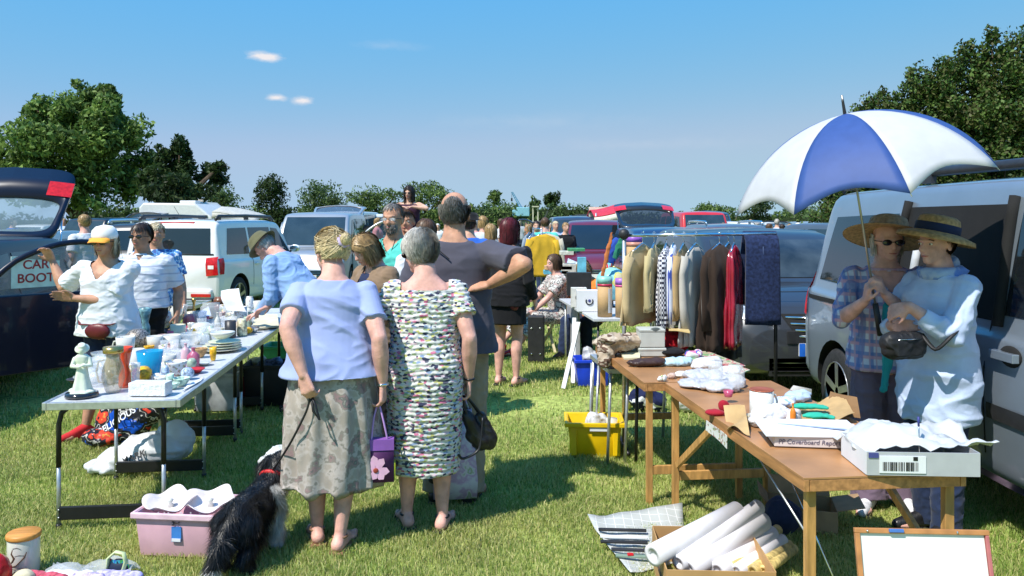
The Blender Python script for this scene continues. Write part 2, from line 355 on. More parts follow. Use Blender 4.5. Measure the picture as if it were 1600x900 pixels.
def tree(label, X, Y, H, tr, blobs, n, size, seed, mats, group=None, sub=14, limbs=6, surf=.75, asp=1.7, name='tree'):
    t = thing(name, label, 'tree', (X, Y, 0), 0, group); r = random.Random(seed); tk = MB()
    zt = H*.62
    tk.tube([(0, 0, -.1), (tr*.3, 0, H*.2), (-tr*.4, tr*.3, H*.42), (0, 0, zt)], [tr*1.25, tr*.9, tr*.6, tr*.2], 9)
    for i in range(limbs):
        bl = r.choice(blobs); z0 = H*r.uniform(.18, .5); e = Vector(bl[:3]); m = Vector((e.x*.45, e.y*.45, z0+(e.z-z0)*.6))
        tk.tube([(0, 0, z0), m, e, e+Vector((e.x*.3, e.y*.3, bl[5]*.5))], [tr*.5, tr*.3, tr*.16, tr*.05], 6)
    B(tk, 'trunk', bark, t)
    link('crown', leafmesh(crown(blobs, n, size, seed, surf, sub, asp), mats, seed), t); return t
def blob_px(px, py, rpx, rpy, D, X, dy=0, ry=None):
    c = W(px, py, D); return (c.x-X, dy, c.z, rpx*D/F, (ry or rpx)*D/F, rpy*D/F)
# big broadleaf tree on the left, ~45 m off
D = 40; X = W(125, 0, D).x
bl = [blob_px(*a, D, X, dy) for a, dy in (((140, 175, 62, 52), 0), ((70, 215, 58, 55), 1), ((185, 215, 48, 58), -1), ((120, 250, 85, 55), -2), ((40, 270, 45, 40), 0), ((200, 275, 40, 45), 1), ((110, 200, 50, 50), 2), ((60, 175, 26, 26), 0), ((150, 150, 35, 26), 0), ((130, 300, 70, 30), -1), ((5, 250, 25, 26), 0))]
tree('tall rounded broadleaf tree at the far left behind the open tailgates', X, D, 8.2, .38, bl, 36000, .19, 11, LG, sub=16, limbs=9)
D = 34; X = W(285, 0, D).x
bl = [blob_px(*a, D, X, dy) for a, dy in (((265, 275, 40, 42), 0), ((280, 235, 18, 26), 0), ((320, 275, 26, 22), 1), ((300, 300, 50, 26), -1), ((240, 300, 35, 30), 1), ((340, 262, 16, 9), 0), ((255, 240, 16, 16), 0))]
tree('dark spreading tree with ragged branches beside the big rounded tree', X, D, 4.4, .25, bl, 12000, .15, 12, LD, sub=12, limbs=9, surf=.6)
# dark small tree, then the hedge row
for (px, py, rx, ry, D, sd, lab, M_, n_) in ((425, 300, 31, 34, 52, 21, 'dark round tree with a pointed top behind the silver car with its tailgate up', LD, 6000),
        (497, 304, 42, 24, 55, 22, 'broad light green tree behind the raised silver tailgate', LF, 6500), (590, 310, 48, 20, 58, 23, 'low broad tree in the hedge line left of the girl on shoulders', LH, 6500),
        (668, 306, 46, 24, 58, 24, 'bushy tree in the hedge line between the girl and the balding man', LH, 6500), (350, 312, 34, 22, 60, 25, 'pale green bushy tree behind the caravan', LF, 4500),
        (771, 308, 13, 13, 110, 26, 'small round tree in the field, just right of the balding man', LH, 2600), (866, 314, 17.5, 16, 105, 27, 'dark round tree standing alone on the horizon right of the crane', LD, 3400),
        (836, 318, 9, 11, 115, 28, 'tiny tree on the horizon between the crane and the lone round tree', LF, 1500), (1310, 312, 34, 22, 60, 29, 'dark loose tree glimpsed under the umbrella edge', LD, 4500),
        (1180, 322, 36, 12, 62, 30, 'dark bush under the left side of the umbrella', LD, 3500), (1262, 330, 46, 15, 58, 31, 'light green hedge tree beyond the grey hatchback', LF, 5000), (1115, 330, 40, 14, 60, 32, 'hedge bush behind the red car roof', LH, 3500)):
    X = W(px, 0, D).x; c = W(px, py, D); rr = rx*D/F; rz = ry*D/F; rg = random.Random(sd)
    blb = [(0, 0, c.z, rr*.75, rr*.75, rz)]+[(rg.uniform(-.6, .6)*rr, rg.uniform(-.5, .5)*rr, c.z+rg.uniform(-.6, .45)*rz, rr*.48, rr*.45, rz*.55) for k in range(6)]+[(rg.uniform(-.5, .5)*rr*1.2, -.3, c.z*.42, rr*.7, rr*.5, c.z*.45) for k in range(3)]
    tree(lab, X, D, c.z+rz*.5, .16*rr/1.6+.05, blb, n_, .12*D/50, sd, M_, sub=10, limbs=4)
# tall conifer screen on the right, behind the van
D0 = 24; Xs = 11.0
hts = [(1342, 200, 25.2), (1362, 168, 24.6), (1385, 150, 24.2), (1425, 118, 24.4), (1470, 100, 23.8), (1515, 80, 24.0), (1560, 62, 23.5), (1605, 55, 23.7), (1650, 50, 23.5), (1700, 40, 23.4)]
for i, (px, py, D) in enumerate(hts):
    X = W(px, 0, D).x; top = W(px, py, D).z; rg = random.Random(i+50); bl = []
    k = 7
    for j in range(k):
        z = top*(.14+.8*j/(k-1)); w = 1.45*(1-.62*(j/(k-1))**2)
        for q in range(2): bl.append((rg.uniform(-.35, .35)*w, rg.uniform(-.4, .3)*w, z-.15*q, w*.9, w*.8, top*.12))
    tree(['lowest conifer at the left end of the tall dark row', 'short conifer second in the tall dark row', 'third conifer from the left end of the dark row', 'fourth conifer from the left end of the dark row', 'fifth conifer of the dark row, above the umbrella\'s peak side', 'sixth conifer of the dark row, with a thin spike on top', 'seventh conifer of the dark row, above the van roof bars', 'tall conifer at the right edge of the photo', 'conifer just past the right edge of the photo', 'last conifer of the row outside the right edge'][i],
         X, D, top*.9, .16, bl, 26000, .105, 60+i, LC, 'tall dark conifers in a row behind the van', sub=14, limbs=5, surf=.55, asp=1.2, name='conifer_tree')
# hedges
def hedge(label, x0, x1, y0, y1, h, n, size, seed, mats, bumps=.25, group=None):
    L_ = math.hypot(x1-x0, y1-y0); t = thing('hedge', label, 'hedge', (x0, y0, 0), math.atan2(y1-y0, x1-x0), group)
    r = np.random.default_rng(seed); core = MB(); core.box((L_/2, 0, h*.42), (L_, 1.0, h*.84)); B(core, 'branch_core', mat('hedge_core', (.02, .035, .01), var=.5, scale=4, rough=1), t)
    x = r.uniform(0, L_, n); a = r.uniform(0, np.pi, n); hh = h*(1+bumps*np.array([noise.noise(Vector((v*.35+seed, 0, 0)))+.5*noise.noise(Vector((v*1.1, seed, 0))) for v in x]))
    pts = np.stack([x, -np.cos(a)*.75+r.normal(size=n)*.08, np.clip(np.sin(a), 0, 1)**.5*hh*r.uniform(.35, 1.03, n)], 1); nn = np.stack([0*x, -np.cos(a), np.sin(a)], 1)
    link('foliage', leafmesh(leafcloud(pts, nn, size, seed), mats, seed), t); return t
hedge('long low hedge across the far side of the field behind the cars', -34, 1.5, 62, 62, 2.7, 26000, .2, 71, LH, group=None)
hedge('sunlit hedge bank in the middle distance right of the balding man', -5, 9, 75, 75, 3.2, 8000, .22, 72, LF)
hedge('far field hedge under the lone round tree', 2, 60, 95, 100, 2.6, 14000, .3, 73, LF)
hedge('thick light green hedge seen under the umbrella', 17, 34, 52, 46, 2.2, 9000, .17, 74, LH)
hedge('dark hedge bank below the left trees', -36, -16, 33, 36, 2.0, 9000, .16, 75, LD)
# ------------------------------------------------------------------ cars
tyrem = mat('tyre_rubber', (.02, .02, .021), rough=.85, var=.3, scale=30)
rimm = mat('alloy_rim', (.45, .46, .48), rough=.3, metal=.8, var=.1)
blackp = mat('black_plastic', (.022, .022, .024), rough=.5, var=.2, bump=.1, bscale=200)
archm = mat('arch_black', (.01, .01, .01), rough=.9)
carglass = mat('car_window_glass', (.012, .016, .02), rough=.03, spec=.9, var=.2, scale=1, ior=1.6)
paleglass = mat('car_screen_glass', (.03, .045, .055), rough=.04, spec=.9, var=.4, scale=1.5, ior=1.6)
seethru = mat('clear_tinted_glass', (.05, .07, .08), rough=.03, spec=.8, alpha=.42, var=.1)
chrome = mat('chrome', (.75, .76, .78), rough=.12, metal=1., var=.05)
redlens = mat('red_lens', (.55, .012, .015), rough=.2, coat=.3, var=.2, scale=25)
clearlens = mat('clear_lens', (.62, .66, .7), rough=.08, coat=1., var=.35, scale=18, metal=.3)
platey = mat('yellow_plate', (.80, .58, .04), rough=.35, var=.03)
platew = mat('white_plate', (.75, .76, .76), rough=.35, var=.03)
inkm = mat('black_ink', (.012, .012, .014), rough=.5)
def cat(P, n):
    out = []; N = len(P); P = [np.array(p, float) for p in P]
    for i in range(N-1):
        a, b, c, d = P[max(i-1, 0)], P[i], P[i+1], P[min(i+2, N-1)]
        for k in range(n):
            t = k/n; m1 = (c-a)*.38; m2 = (d-b)*.38
            out.append((2*t**3-3*t**2+1)*b+(t**3-2*t**2+t)*m1+(-2*t**3+3*t**2)*c+(t**3-t**2)*m2)
    out.append(P[-1]); return out
class Body:
    def __init__(s, st): s.st = np.array(cat(sorted(st), 5))
    def at(s, y):
        Y = s.st[:, 0]; y = min(max(y, Y[0]), Y[-1]); return [float(np.interp(y, Y, s.st[:, k])) for k in range(1, 6)]
    def sec(s, y, n=3):
        zb, hw, zbelt, zt, wt = s.at(y); h = zt-zbelt
        P = [(0, zb), (.8*hw, zb), (.965*hw, zb+.05), (hw*.99, zb+.25*(zbelt-zb)), (hw, zb+.6*(zbelt-zb)), (hw*.985, zbelt-.06), (hw*.955, zbelt),
             (hw*.955+(wt-hw*.955)*.5, zbelt+h*.5), (wt, zbelt+h*.90), (wt*.93, zbelt+h*.975), (wt*.7, zt), (0, zt+.018)]
        return cat(P, n)
    def sx(s, y, z):
        P = s.sec(y, 4)[10:]
        for a, b in zip(P, P[1:]):
            if a[1] <= z <= b[1]: t = (z-a[1])/max(b[1]-a[1], 1e-6); return a[0]+(b[0]-a[0])*t
        return P[-1][0] if z > P[-1][1] else P[0][0]
    def tz(s, y, x):
        P = s.sec(y, 4)[::-1]; x = abs(x)
        for a, b in zip(P, P[1:]):
            if a[0] <= x <= b[0]: t = (x-a[0])/max(b[0]-a[0], 1e-6); return a[1]+(b[1]-a[1])*t
        return P[-1][1]
    def ey(s, x, z, end):
        Y = s.st[:, 0]; y0, y1 = (Y[-1], 0.) if end > 0 else (Y[0], 0.)
        if s.tz(y0, x) >= z: return float(y0)
        for _ in range(18):
            m = (y0+y1)/2
            if s.tz(m, x) >= z: y1 = m
            else: y0 = m
        return float(y1)
    def side(s, mb, q, sgn, m, off=.005, nu=8, nv=5, rnd=0):
        P = []
        for i in range(nu+1):
            r = []
            for j in range(nv+1):
                u, v = i/nu, j/nv; a = (1-u)*(1-v); b = u*(1-v); c = u*v; d = (1-u)*v
                y = a*q[0][0]+b*q[1][0]+c*q[2][0]+d*q[3][0]; z = a*q[0][1]+b*q[1][1]+c*q[2][1]+d*q[3][1]
                r.append(Vector((sgn*(s.sx(y, z)+off), y, z)))
            P.append(r)
        mb.grid(P, m, True, flip=sgn < 0)
    def end(s, mb, q, sg, m, off=.006, nu=10, nv=5):
        """q corners (x,z) ; sg +1 front, -1 rear"""
        P = []
        for i in range(nu+1):
            r = []
            for j in range(nv+1):
                u, v = i/nu, j/nv; a = (1-u)*(1-v); b = u*(1-v); c = u*v; d = (1-u)*v
                x = a*q[0][0]+b*q[1][0]+c*q[2][0]+d*q[3][0]; z = a*q[0][1]+b*q[1][1]+c*q[2][1]+d*q[3][1]
                y = s.ey(x, z, sg); r.append(Vector((x, y+sg*off, z+off*.6)))
            P.append(r)
        mb.grid(P, m, True, flip=sg > 0)
def profile(L, Wd, H, zb=.24, cowl=.95, hoodz=.98, rf=.45, rr=.3, belt=.98, tum=.80, tailz=.95, nose=.62, rg=.06, hb=.0, tailw=.93):
    h = Wd/2; f = L/2
    return [(-f, zb+.12, h*tailw-.04, belt-.08, tailz-.04, h*.8), (-f+.03, zb+.05, h*tailw, belt-.02, tailz+.02, h*.84), (-f+rg, zb+.02, h*.965, belt, tailz+.08, h*.86),
            (-f+rr*.55, zb, h*.99, belt+.01, (tailz+H)*.5+.06, h*(tum+.02)), (-f+rr, zb, h, belt+.01, H-.045, h*tum), (-f+rr+.5, zb, h, belt, H-.005, h*tum), (0, zb, h, belt-.01, H, h*tum),
            (f-cowl-rf-.25, zb, h, belt-.02, H-.015, h*tum), (f-cowl-rf+.05, zb, h, belt-.03, H-.06, h*(tum-.01)), (f-cowl-rf*.4, zb, h, belt-.04, hoodz+(H-hoodz)*.5, h*(tum+.015)), (f-cowl, zb, h, belt-.06, hoodz, h*.86),
            (f-cowl*.5, zb, h*.985, hoodz-.11, hoodz-.06+hb, h*.82), (f-.2, zb, h*.93, hoodz-.22, hoodz-.14, h*.74), (f-.07, zb+.02, h*.86, nose+.02, nose+.12, h*.68), (f, zb+.06, h*.76, nose-.08, nose, h*.6)]
def wheel(root, x, y, r, sgn, steer=0, name='wheel'):
    w = link(name, None, root, (x, y, r)); w.rotation_euler = (0, 0, steer)
    ax = Matrix.Rotation(R(90), 3, 'Y'); t = MB(); t.lathe([(r*.66, -.1), (r*.9, -.105), (r*.985, -.08), (r, 0), (r*.985, .08), (r*.9, .105), (r*.66, .1)], m=tyrem, n=28, ax=ax); o = B(t, 'tyre', parent=w)
    m = MB(); m.lathe([(.01, .06*sgn), (r*.12, .075*sgn), (r*.2, .06*sgn), (r*.3, .03*sgn), (r*.62, .02*sgn), (r*.66, .1*sgn), (r*.68, .1*sgn), (r*.68, 0)], m=archm, n=24, ax=ax)
    for k in range(5):
        a = k*2*math.pi/5; m.beam((.085*sgn, math.sin(a)*r*.08, math.cos(a)*r*.08), (.09*sgn, math.sin(a)*r*.66, math.cos(a)*r*.66), r*.16, .03, rimm, up=(1, 0, 0))
    m.lathe([(r*.62, .07*sgn), (r*.67, .108*sgn), (r*.69, .1*sgn)], m=rimm, n=24, ax=ax); B(m, 'rim', parent=w, fix=True)
def gate(root, w, Lg, hinge, ang, pm, win=(.08, .5), lights=True, inner=None, glass=None, topw=.86, spoiler=.0, plate=False, name='tailgate', bend=.35, lightm=None):
    """raised tailgate: u runs from hinge to its lower edge; ang = elevation of the panel above horizontal, pointing rearwards (-y)"""
    inner = inner or blackp; N = 40; g = MB()
    def outl(u0, u1, w0, w1, e=5):
        P = []
        for k in range(N):
            a = 2*math.pi*k/N; c, s_ = math.cos(a), math.sin(a); cx = abs(c)**(2/e)*(1 if c > 0 else -1); cy = abs(s_)**(2/e)*(1 if s_ > 0 else -1)
            u = (u0+u1)/2+cy*(u1-u0)/2; ww = w0+(w1-w0)*((u-u0)/(u1-u0)); P.append((cx*ww/2, u))
        return P
    def pos(x, u, d):     # d: depth inwards
        l = u*Lg; b = -bend*max(0, u-.5)*Lg*max(0, u-.5)*1.6; bul = .09*(1-(x/(w*.5))**2)
        v = bul+b-d; ca, sa = math.cos(ang), math.sin(ang)
        return Vector((x, hinge[0]-l*ca+v*sa, hinge[1]+l*sa+v*ca-.09))
    O = outl(0, 1, w*topw, w*.97, 7); I = outl(win[0], win[1], w*topw*.86, w*.84, 5)
    ringsets = [[pos(x*.985, (u-.5)*.985+.5, 0) for x, u in O], [pos(x, u, 0) for x, u in I], [pos(x, u, .05) for x, u in I], [pos(x*.97, (u-.5)*.97+.5, .06) for x, u in O]]
    k0 = g.add([p for r in ringsets for p in r], [], None)
    for j in range(4):
        m = (pm, inner, inner, pm)[j]
        j2 = (j+1) % 4; fs = [(j*N+i, j*N+(i+1) % N, j2*N+(i+1) % N, j2*N+i) for i in range(N)]; mi = g.mi(m)
        for f in fs: g.f.append(f); g.m.append(mi); g.sm.append(True)
    o = B(g, name, parent=root, fix=True)
    gl = MB(); P = []
    for i in range(9):
        u = win[0]+(win[1]-win[0])*i/8; ww = w*topw*.86+(w*.84-w*topw*.86)*i/8; P.append([pos(ww*(j/10-.5)*.985, u, .02) for j in range(11)])
    gl.grid(P, glass or seethru); B(gl, 'window', parent=o)
    if lights:
        for sx in (-1, 1):
            l = MB(); P = []
            for i in range(5):
                u = .60+.2*i/4; P.append([pos(sx*w*(.29+.18*j/5), u, -.012) for j in range(6)])
            l.grid(P, lightm or redlens); B(l, 'tail_light', parent=o)
    if plate:
        l = MB(); P = [[pos(-.26+.52*j, .74+.1*i, -.015) for j in range(2)] for i in range(2)]; l.grid(P, platey); B(l, 'number_plate', parent=o)
    return o
CARN = {}
def car(name, label, category, loc, rz, L, Wd, H, pm, prof={}, wr=.32, wb=.62, base=None, side_wins=None, glass=carglass, rear_glass=True, wscreen=None, rails=None, gate_open=None, mirror=True, head=True, tail=True, front=True, plate_f=True,
        plate_r=True, grille='bars', bumper=None, seams=(), handles=True, group=None, wheels=True, open_door=None, tail_kind='block', antenna=False, hs=1.0, mirror_mat=None, extra=None, arches=True, steer=0):
    root = thing(name, label, category, loc, rz, group); pr = dict(prof); bd = Body(profile(L, Wd, H, **pr)); f = L/2; h = Wd/2
    cowl, rf, rr, belt, hoodz, tum = [pr.get(k, d) for k, d in (('cowl', .95), ('rf', .45), ('rr', .3), ('belt', .98), ('hoodz', .98), ('tum', .8))]
    mb = MB(); ys = bd.st[:, 0]; rings = []
    for y in ys:
        s_ = bd.sec(y, 3); ring = [Vector((x, y, z)) for x, z in s_]+[Vector((-x, y, z)) for x, z in s_[-2:0:-1]]; rings.append(ring)
    mb.rings(rings, pm); wy = [f-.78, -f+.72 if wb is None else -f+wb+.1]
    if base: wy = list(base)
    me = mb.mesh('body')
    if arches:
        o = bpy.data.objects.new('t', me); cm_ = MB()
        for y in wy:
            for sx in (-1, 1):
                cm_.lathe([(wr*1.17, -.13), (wr*1.17, .3)], c=(sx*(h-.16), y, wr+.005), m=archm, n=28, ax=Matrix.Rotation(R(90*sx), 3, 'Y'))
        cme = cm_.mesh('c'); fixn(cme); fixn(me); c = bpy.data.objects.new('c', cme)
        md = o.modifiers.new('b', 'BOOLEAN'); md.operation = 'DIFFERENCE'; md.object = c; md.solver = 'EXACT'; md.material_mode = 'TRANSFER'
        me = evald([o, c])
        me.polygons.foreach_set('use_smooth', [True]*len(me.polygons)); me.set_sharp_from_angle(angle=R(40))
    link('body', me, root)
    if wheels:
        for y in wy:
            for sx in (-1, 1): wheel(root, sx*(h-.115), y, wr, sx, steer if y > 0 else 0)
    zt = H-.1
    # side windows: list of quads ((y,z)*4) bottom-front, bottom-rear, top-rear, top-front
    if side_wins is None:
        y0 = f-cowl-.18; y1 = -f+rr*.75; ymf = y0-(y0-y1)*.36; ymr = y0-(y0-y1)*.72; b0 = belt+.03; zt = H-.14
        side_wins = [((y0, b0), (ymf+.04, b0), (ymf+.04, zt), (y0-rf*.95-.02, zt-.03)), ((ymf-.04, b0), (ymr+.04, b0+.01), (ymr+.04, zt), (ymf-.04, zt)), ((ymr-.04, b0+.02), (y1-.02, b0+.07), (y1+.12, zt-.03), (ymr-.04, zt))]
    if not seams and arches:
        q0, q1 = side_wins[0], side_wins[1]; seams = [[(q0[1][0]-.03, .4), (q0[1][0]-.03, q0[1][1]-.02)], [(q1[1][0]-.03, .6), (q1[1][0]-.03, q1[1][1]-.02)], [(q0[0][0]-.0, .42), (q0[0][0]+.02, q0[0][1]-.06)]]
    for sx in (-1, 1):
        for q in side_wins:
            w = MB(); bd.side(w, q, sx, glass); B(w, 'side_window', parent=root)
        if seams:
            for q in seams:
                w = MB()
                for a, b2 in zip(q, q[1:]): w.tube([Vector((sx*(bd.sx(a[0]+(b2[0]-a[0])*k/6, a[1]+(b2[1]-a[1])*k/6)+.0005), a[0]+(b2[0]-a[0])*k/6, a[1]+(b2[1]-a[1])*k/6)) for k in range(7)], .0045, 5, archm)
                B(w, 'door_gap', parent=root)
        if handles:
            for q in side_wins[:2]:
                yy = q[1][0]+.13; zz = belt-.12; w = MB(); x = bd.sx(yy, zz); w.box((sx*(x+.02), yy, zz), (.03, .17, .03), pm); B(w, 'door_handle', parent=root, bevel=.008)
        if rails:
            w = MB(); y0, y1 = -f+rr+.15, f-cowl-rf-.2; xr = h*tum-.06; z = H+.055
            w.tube([(sx*xr, y1+.1, z-.06), (sx*xr, y1, z), (sx*xr, (y0+y1)/2, z+.015), (sx*xr, y0, z), (sx*xr, y0-.1, z-.06)], .022, 8, rails, flat=1.4)
            for y in (y0, (y0+y1)/2, y1): w.box((sx*xr, y, z-.03), (.035, .12, .06), rails)
            B(w, 'roof_rail', parent=root)
        if mirror:
            y = f-cowl-.22; z = belt+.07; x = bd.sx(y, belt); w = MB(); w.ell((sx*(x+.13), y, z+.03), (.11, .06, .075), mirror_mat or pm); w.beam((sx*(x-.02), y, belt), (sx*(x+.08), y, z), .05, .03, blackp); m_ = B(w, 'wing_mirror', parent=root)
            w = MB(); w.ell((sx*(x+.13), y-.05, z+.03), (.09, .012, .06), chrome); B(w, 'mirror_glass', parent=m_)
    if wscreen is None: wscreen = paleglass
    w = MB(); x0, x1 = h*.80, h*(tum-.1); bd.end(w, ((-x0, hoodz+.04), (x0, hoodz+.04), (x1, H-.11), (-x1, H-.11)), 1, wscreen); B(w, 'windscreen', parent=root)
    if rear_glass and gate_open is None:
        w = MB(); x0, x1 = h*.78, h*(tum-.1); bd.end(w, ((-x0, belt+.08), (x0, belt+.08), (x1, H-.15), (-x1, H-.15)), -1, glass); B(w, 'rear_window', parent=root)
    if front:
        ny = f-.06; nz = pr.get('nose', .62)
        if head:
            for sx in (-1, 1):
                w = MB(); bd.end(w, ((sx*h*.48, nz+.05), (sx*h*.84, nz+.10), (sx*h*.80, nz+.22), (sx*h*.5, nz+.12)), 1, clearlens, off=.012, nu=6, nv=4); o = B(w, 'headlight', parent=root)
        w = MB(); gy = f+.004
        w.box((0, f-.012, nz-.06), (h*.8, .05, .12), blackp)
        if grille == 'bars':
            for k in range(3): w.box((0, f+.018, nz-.1+.045*k), (h*.78, .02, .014), chrome)
        B(w, 'grille', parent=root, bevel=.006)
        w = MB(); w.box((0, f-.03, .33), (h*1.15, .06, .16), blackp)
        for k in range(3): w.box((0, f+.004, .29+.04*k), (h*1.1, .012, .008), chrome)
        B(w, 'lower_grille', parent=root)
        if plate_f: w = MB(); w.box((0, f+.03, .47), (.52, .012, .11), platew); B(w, 'number_plate', parent=root)
    tz_ = belt-.06
    if tail:
        for sx in (-1, 1):
            w = MB(); w.ell((sx*(h*.86), -f+.06, tz_-.02), (h*.15, .11, .15 if tail_kind == 'block' else .24), redlens); B(w, 'tail_light', parent=root)
    w = MB(); bz = pr.get('zb', .24)+.12
    if bumper: w.box((0, -f-.0, bz+.06), (Wd*.86, .14, .2), bumper); B(w, 'rear_bumper', parent=root, bevel=.04)
    if plate_r and gate_open is None: w = MB(); w.box((0, -f-.03, .72), (.52, .03, .11), platey); B(w, 'number_plate', parent=root)
    if antenna: w = MB(); w.tube([(0, -f+rr+.2, H), (0, -f+rr-.05, H+.22)], .004, 5, blackp); B(w, 'antenna', parent=root)
    if gate_open:
        k = dict(gate_open); w = MB(); x0, x1 = h*.80, h*(tum-.06)
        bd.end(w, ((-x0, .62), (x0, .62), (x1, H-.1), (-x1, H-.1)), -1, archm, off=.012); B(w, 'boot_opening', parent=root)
        gate(root, k.get('w', Wd*.8), k.get('L', 1.05), (-f+rr+.02, H-.0), R(k.get('ang', 35)), k.get('pm', pm), win=k.get('win', (.08, .5)), lights=k.get('lights', True), inner=k.get('inner'), glass=k.get('glass'), plate=k.get('plate', False), bend=k.get('bend', .35), topw=k.get('topw', .86))
        for sx in (-1, 1): w = MB(); a_ = R(k.get('ang', 35)); w.tube([(sx*x1*.97, -f+rr*.6, H-.5), (sx*x1*.95, -f+rr-.45*math.cos(a_), H+.45*math.sin(a_)-.12)], .011, 6, chrome); B(w, 'gas_strut', parent=root)
    return root, bd
def cardoor(root, p0, ang, Ld, zb, zbelt, zt, pm, side=1, name='open_door', glass=None, rake=.3):
    """door leaf hinged at p0 (x,y), ang = world-ish angle of leaf direction in the car frame"""
    g = MB(); d = Vector((math.cos(ang), math.sin(ang), 0)); n = Vector((-d.y, d.x, 0)); o = Vector((p0[0], p0[1], 0))
    def P(u, z, t): return o+d*u+n*(t+.05*math.sin((z-zb)/(zt-zb)*math.pi)*1)+Vector((0, 0, z))
    low = [(0, zb+.05), (.1, zb), (Ld*.9, zb), (Ld, zb+.12), (Ld*1.0, zbelt), (0, zbelt)]
    fr = [P(u, z, .045) for u, z in low]; bk = [P(u, z, -.045) for u, z in low]; k = len(low)
    g.add(fr+bk, [tuple(range(k)), tuple(reversed(range(k, 2*k)))]+[(i, k+i, k+(i+1) % k, (i+1) % k) for i in range(k)], pm, False)
    top = [(0.02, zbelt), (Ld*rake, (zbelt+zt)/2+.08), (Ld*.62, zt), (Ld*.93, zt-.02), (Ld, zbelt)]
    cc = cat([(u, z) for u, z in top], 4)
    g.tube([P(u, z, 0) for u, z in cc], .028, 8, pm, flat=1)
    dr = B(g, name, parent=root, bevel=.012, fix=True)
    w = MB(); base = [(u, zbelt+.0) for u, z in cc]; w.grid([[P(a[0], a[1], 0) for a in cc], [P(a[0], a[1], 0) for a in base]], glass or seethru); B(w, 'window', parent=dr)
    w = MB(); w.box(P(Ld*.82, zbelt-.12, .08), (.16*abs(d.x)+.03, .16*abs(d.y)+.03, .03), pm); B(w, 'door_handle', parent=dr, bevel=.008)
    return dr
P_white = paint('white_car_paint', (.78, .78, .77)); P_navy = paint('dark_navy_paint', (.005, .007, .022), coat=.35, spec=.3); P_silver = paint('silver_paint', (.42, .43, .44), metal=.5, rough=.35)
P_grey = paint('dark_grey_blue_paint', (.035, .038, .044), metal=.2, rough=.35, coat=.6); P_van = paint('silver_blue_paint', (.26, .31, .37), metal=.45, rough=.36); P_blue = paint('deep_blue_paint', (.025, .05, .11), metal=.3)
P_maroon = paint('maroon_paint', (.13, .012, .025)); P_black = paint('black_paint', (.012, .012, .014)); P_red = paint('red_paint', (.55, .02, .02)); P_navy2 = paint('navy_truck_paint', (.03, .045, .08)); P_greyblue = paint('grey_blue_paint', (.12, .15, .19), metal=.4); P_goldgrey = paint('pewter_paint', (.30, .29, .27), metal=.5)
railm = mat('rail_black', (.03, .03, .035), rough=.35)
# 1 white estate-shaped off-roader, seen from its rear right corner
sr = math.atan2(.12, 1)
yeti, bd = car('parked_car', 'white boxy off-roader with black roof rails, parked beyond the left table', 'car', (-5.45, 15.35, 0), R(-7), 4.22, 1.79, 1.67, P_white, dict(cowl=1.05, rf=.55, rr=.20, belt=1.0, hoodz=1.03, tum=.83, rg=.05, tailz=.98, tailw=.97, nose=.72),
    wr=.34, rails=railm, bumper=P_white, tail=False, antenna=True, side_wins=[((.9, 1.04), (.12, 1.04), (.12, 1.52), (.42, 1.50)), ((.05, 1.04), (-.85, 1.05), (-.85, 1.53), (.05, 1.53)), ((-.93, 1.06), (-1.78, 1.08), (-1.62, 1.52), (-.93, 1.53))],
    seams=[[(.1, .4), (.1, 1.02)], [(-.85, .5), (-.85, 1.02)], [(1.05, .4), (1.05, .95)]], plate_r=False)
w = MB()
for sx in (-1, 1):
    l = MB(); bd.end(l, ((sx*.66, .72), (sx*.86, .74), (sx*.83, 1.04), (sx*.64, 1.02)), -1, redlens, off=.02, nu=4); bd.side(l, ((-1.98, .76), (-2.08, .76), (-2.05, 1.02), (-1.93, 1.03)), sx, redlens, off=.012, nu=3); o = B(l, 'tail_light', parent=yeti)
    l2 = MB(); l2.box((sx*.74, -2.125, .88), (.1, .02, .06), mat('white_lens', (.85, .8, .8), rough=.2)); B(l2, 'reversing_lamp', parent=o)
    l = MB(); l.box((sx*.6, -2.19, .42), (.34, .02, .05), redlens); B(l, 'reflector', parent=yeti)
l = MB(); l.box((0, -2.15, .30), (1.6, .1, .14), blackp); B(l, 'lower_bumper', parent=yeti, bevel=.02)
l = MB(); l.box((-.1, -2.14, .78), (.52, .02, .11), platey); B(l, 'number_plate', parent=yeti)
l = MB(); l.box((0, -1.93, 1.615), (.7, .03, .03), redlens); B(l, 'brake_light', parent=yeti)
l = MB(); l.tube([(-.75, -2.06, 1.09), (.75, -2.06, 1.09)], .012, 6, blackp); l.tube([(-.1, -2.04, 1.10), (.35, -2.02, 1.2)], .01, 6, blackp); B(l, 'rear_wiper', parent=yeti)
# 2 navy hatchback at the far left: faces us, tailgate up behind, front left door open
navy, bd = car('parked_car', 'dark navy hatchback with raised tailgate and open door at the left edge', 'car', (-5.58, 7.5, 0), R(192.5), 4.1, 1.75, 1.48, P_navy, dict(cowl=.95, rf=.6, rr=.35), wr=.31, glass=carglass, plate_f=False, mirror=False,
    gate_open=dict(bend=.05, ang=52, L=1.12, w=1.46, win=(.10, .56), pm=P_navy, lights=True, inner=blackp, glass=mat('gate_glass', (.16, .22, .24), rough=.03, spec=.9, alpha=.62, var=.4, scale=2)))
dr = cardoor(navy, (-.86, 1.05), R(221), 1.12, .32, 1.00, 1.44, P_navy, glass=mat('door_glass', (.10, .13, .14), rough=.03, alpha=.5, spec=.8))
dd_ = Vector((math.cos(R(221)), math.sin(R(221)), 0)); dn_ = Vector((-dd_.y, dd_.x, 0)); dc_ = Vector((-.86, 1.05, 1.20))+dd_*.50; m = MB(); m.box(dc_+dn_*.02, (.40, .008, .28), mat('sign_pale_green', (.62, .74, .66), rough=.5), rot=(0, 0, R(41))); sg = B(m, 'window_sign', parent=dr)
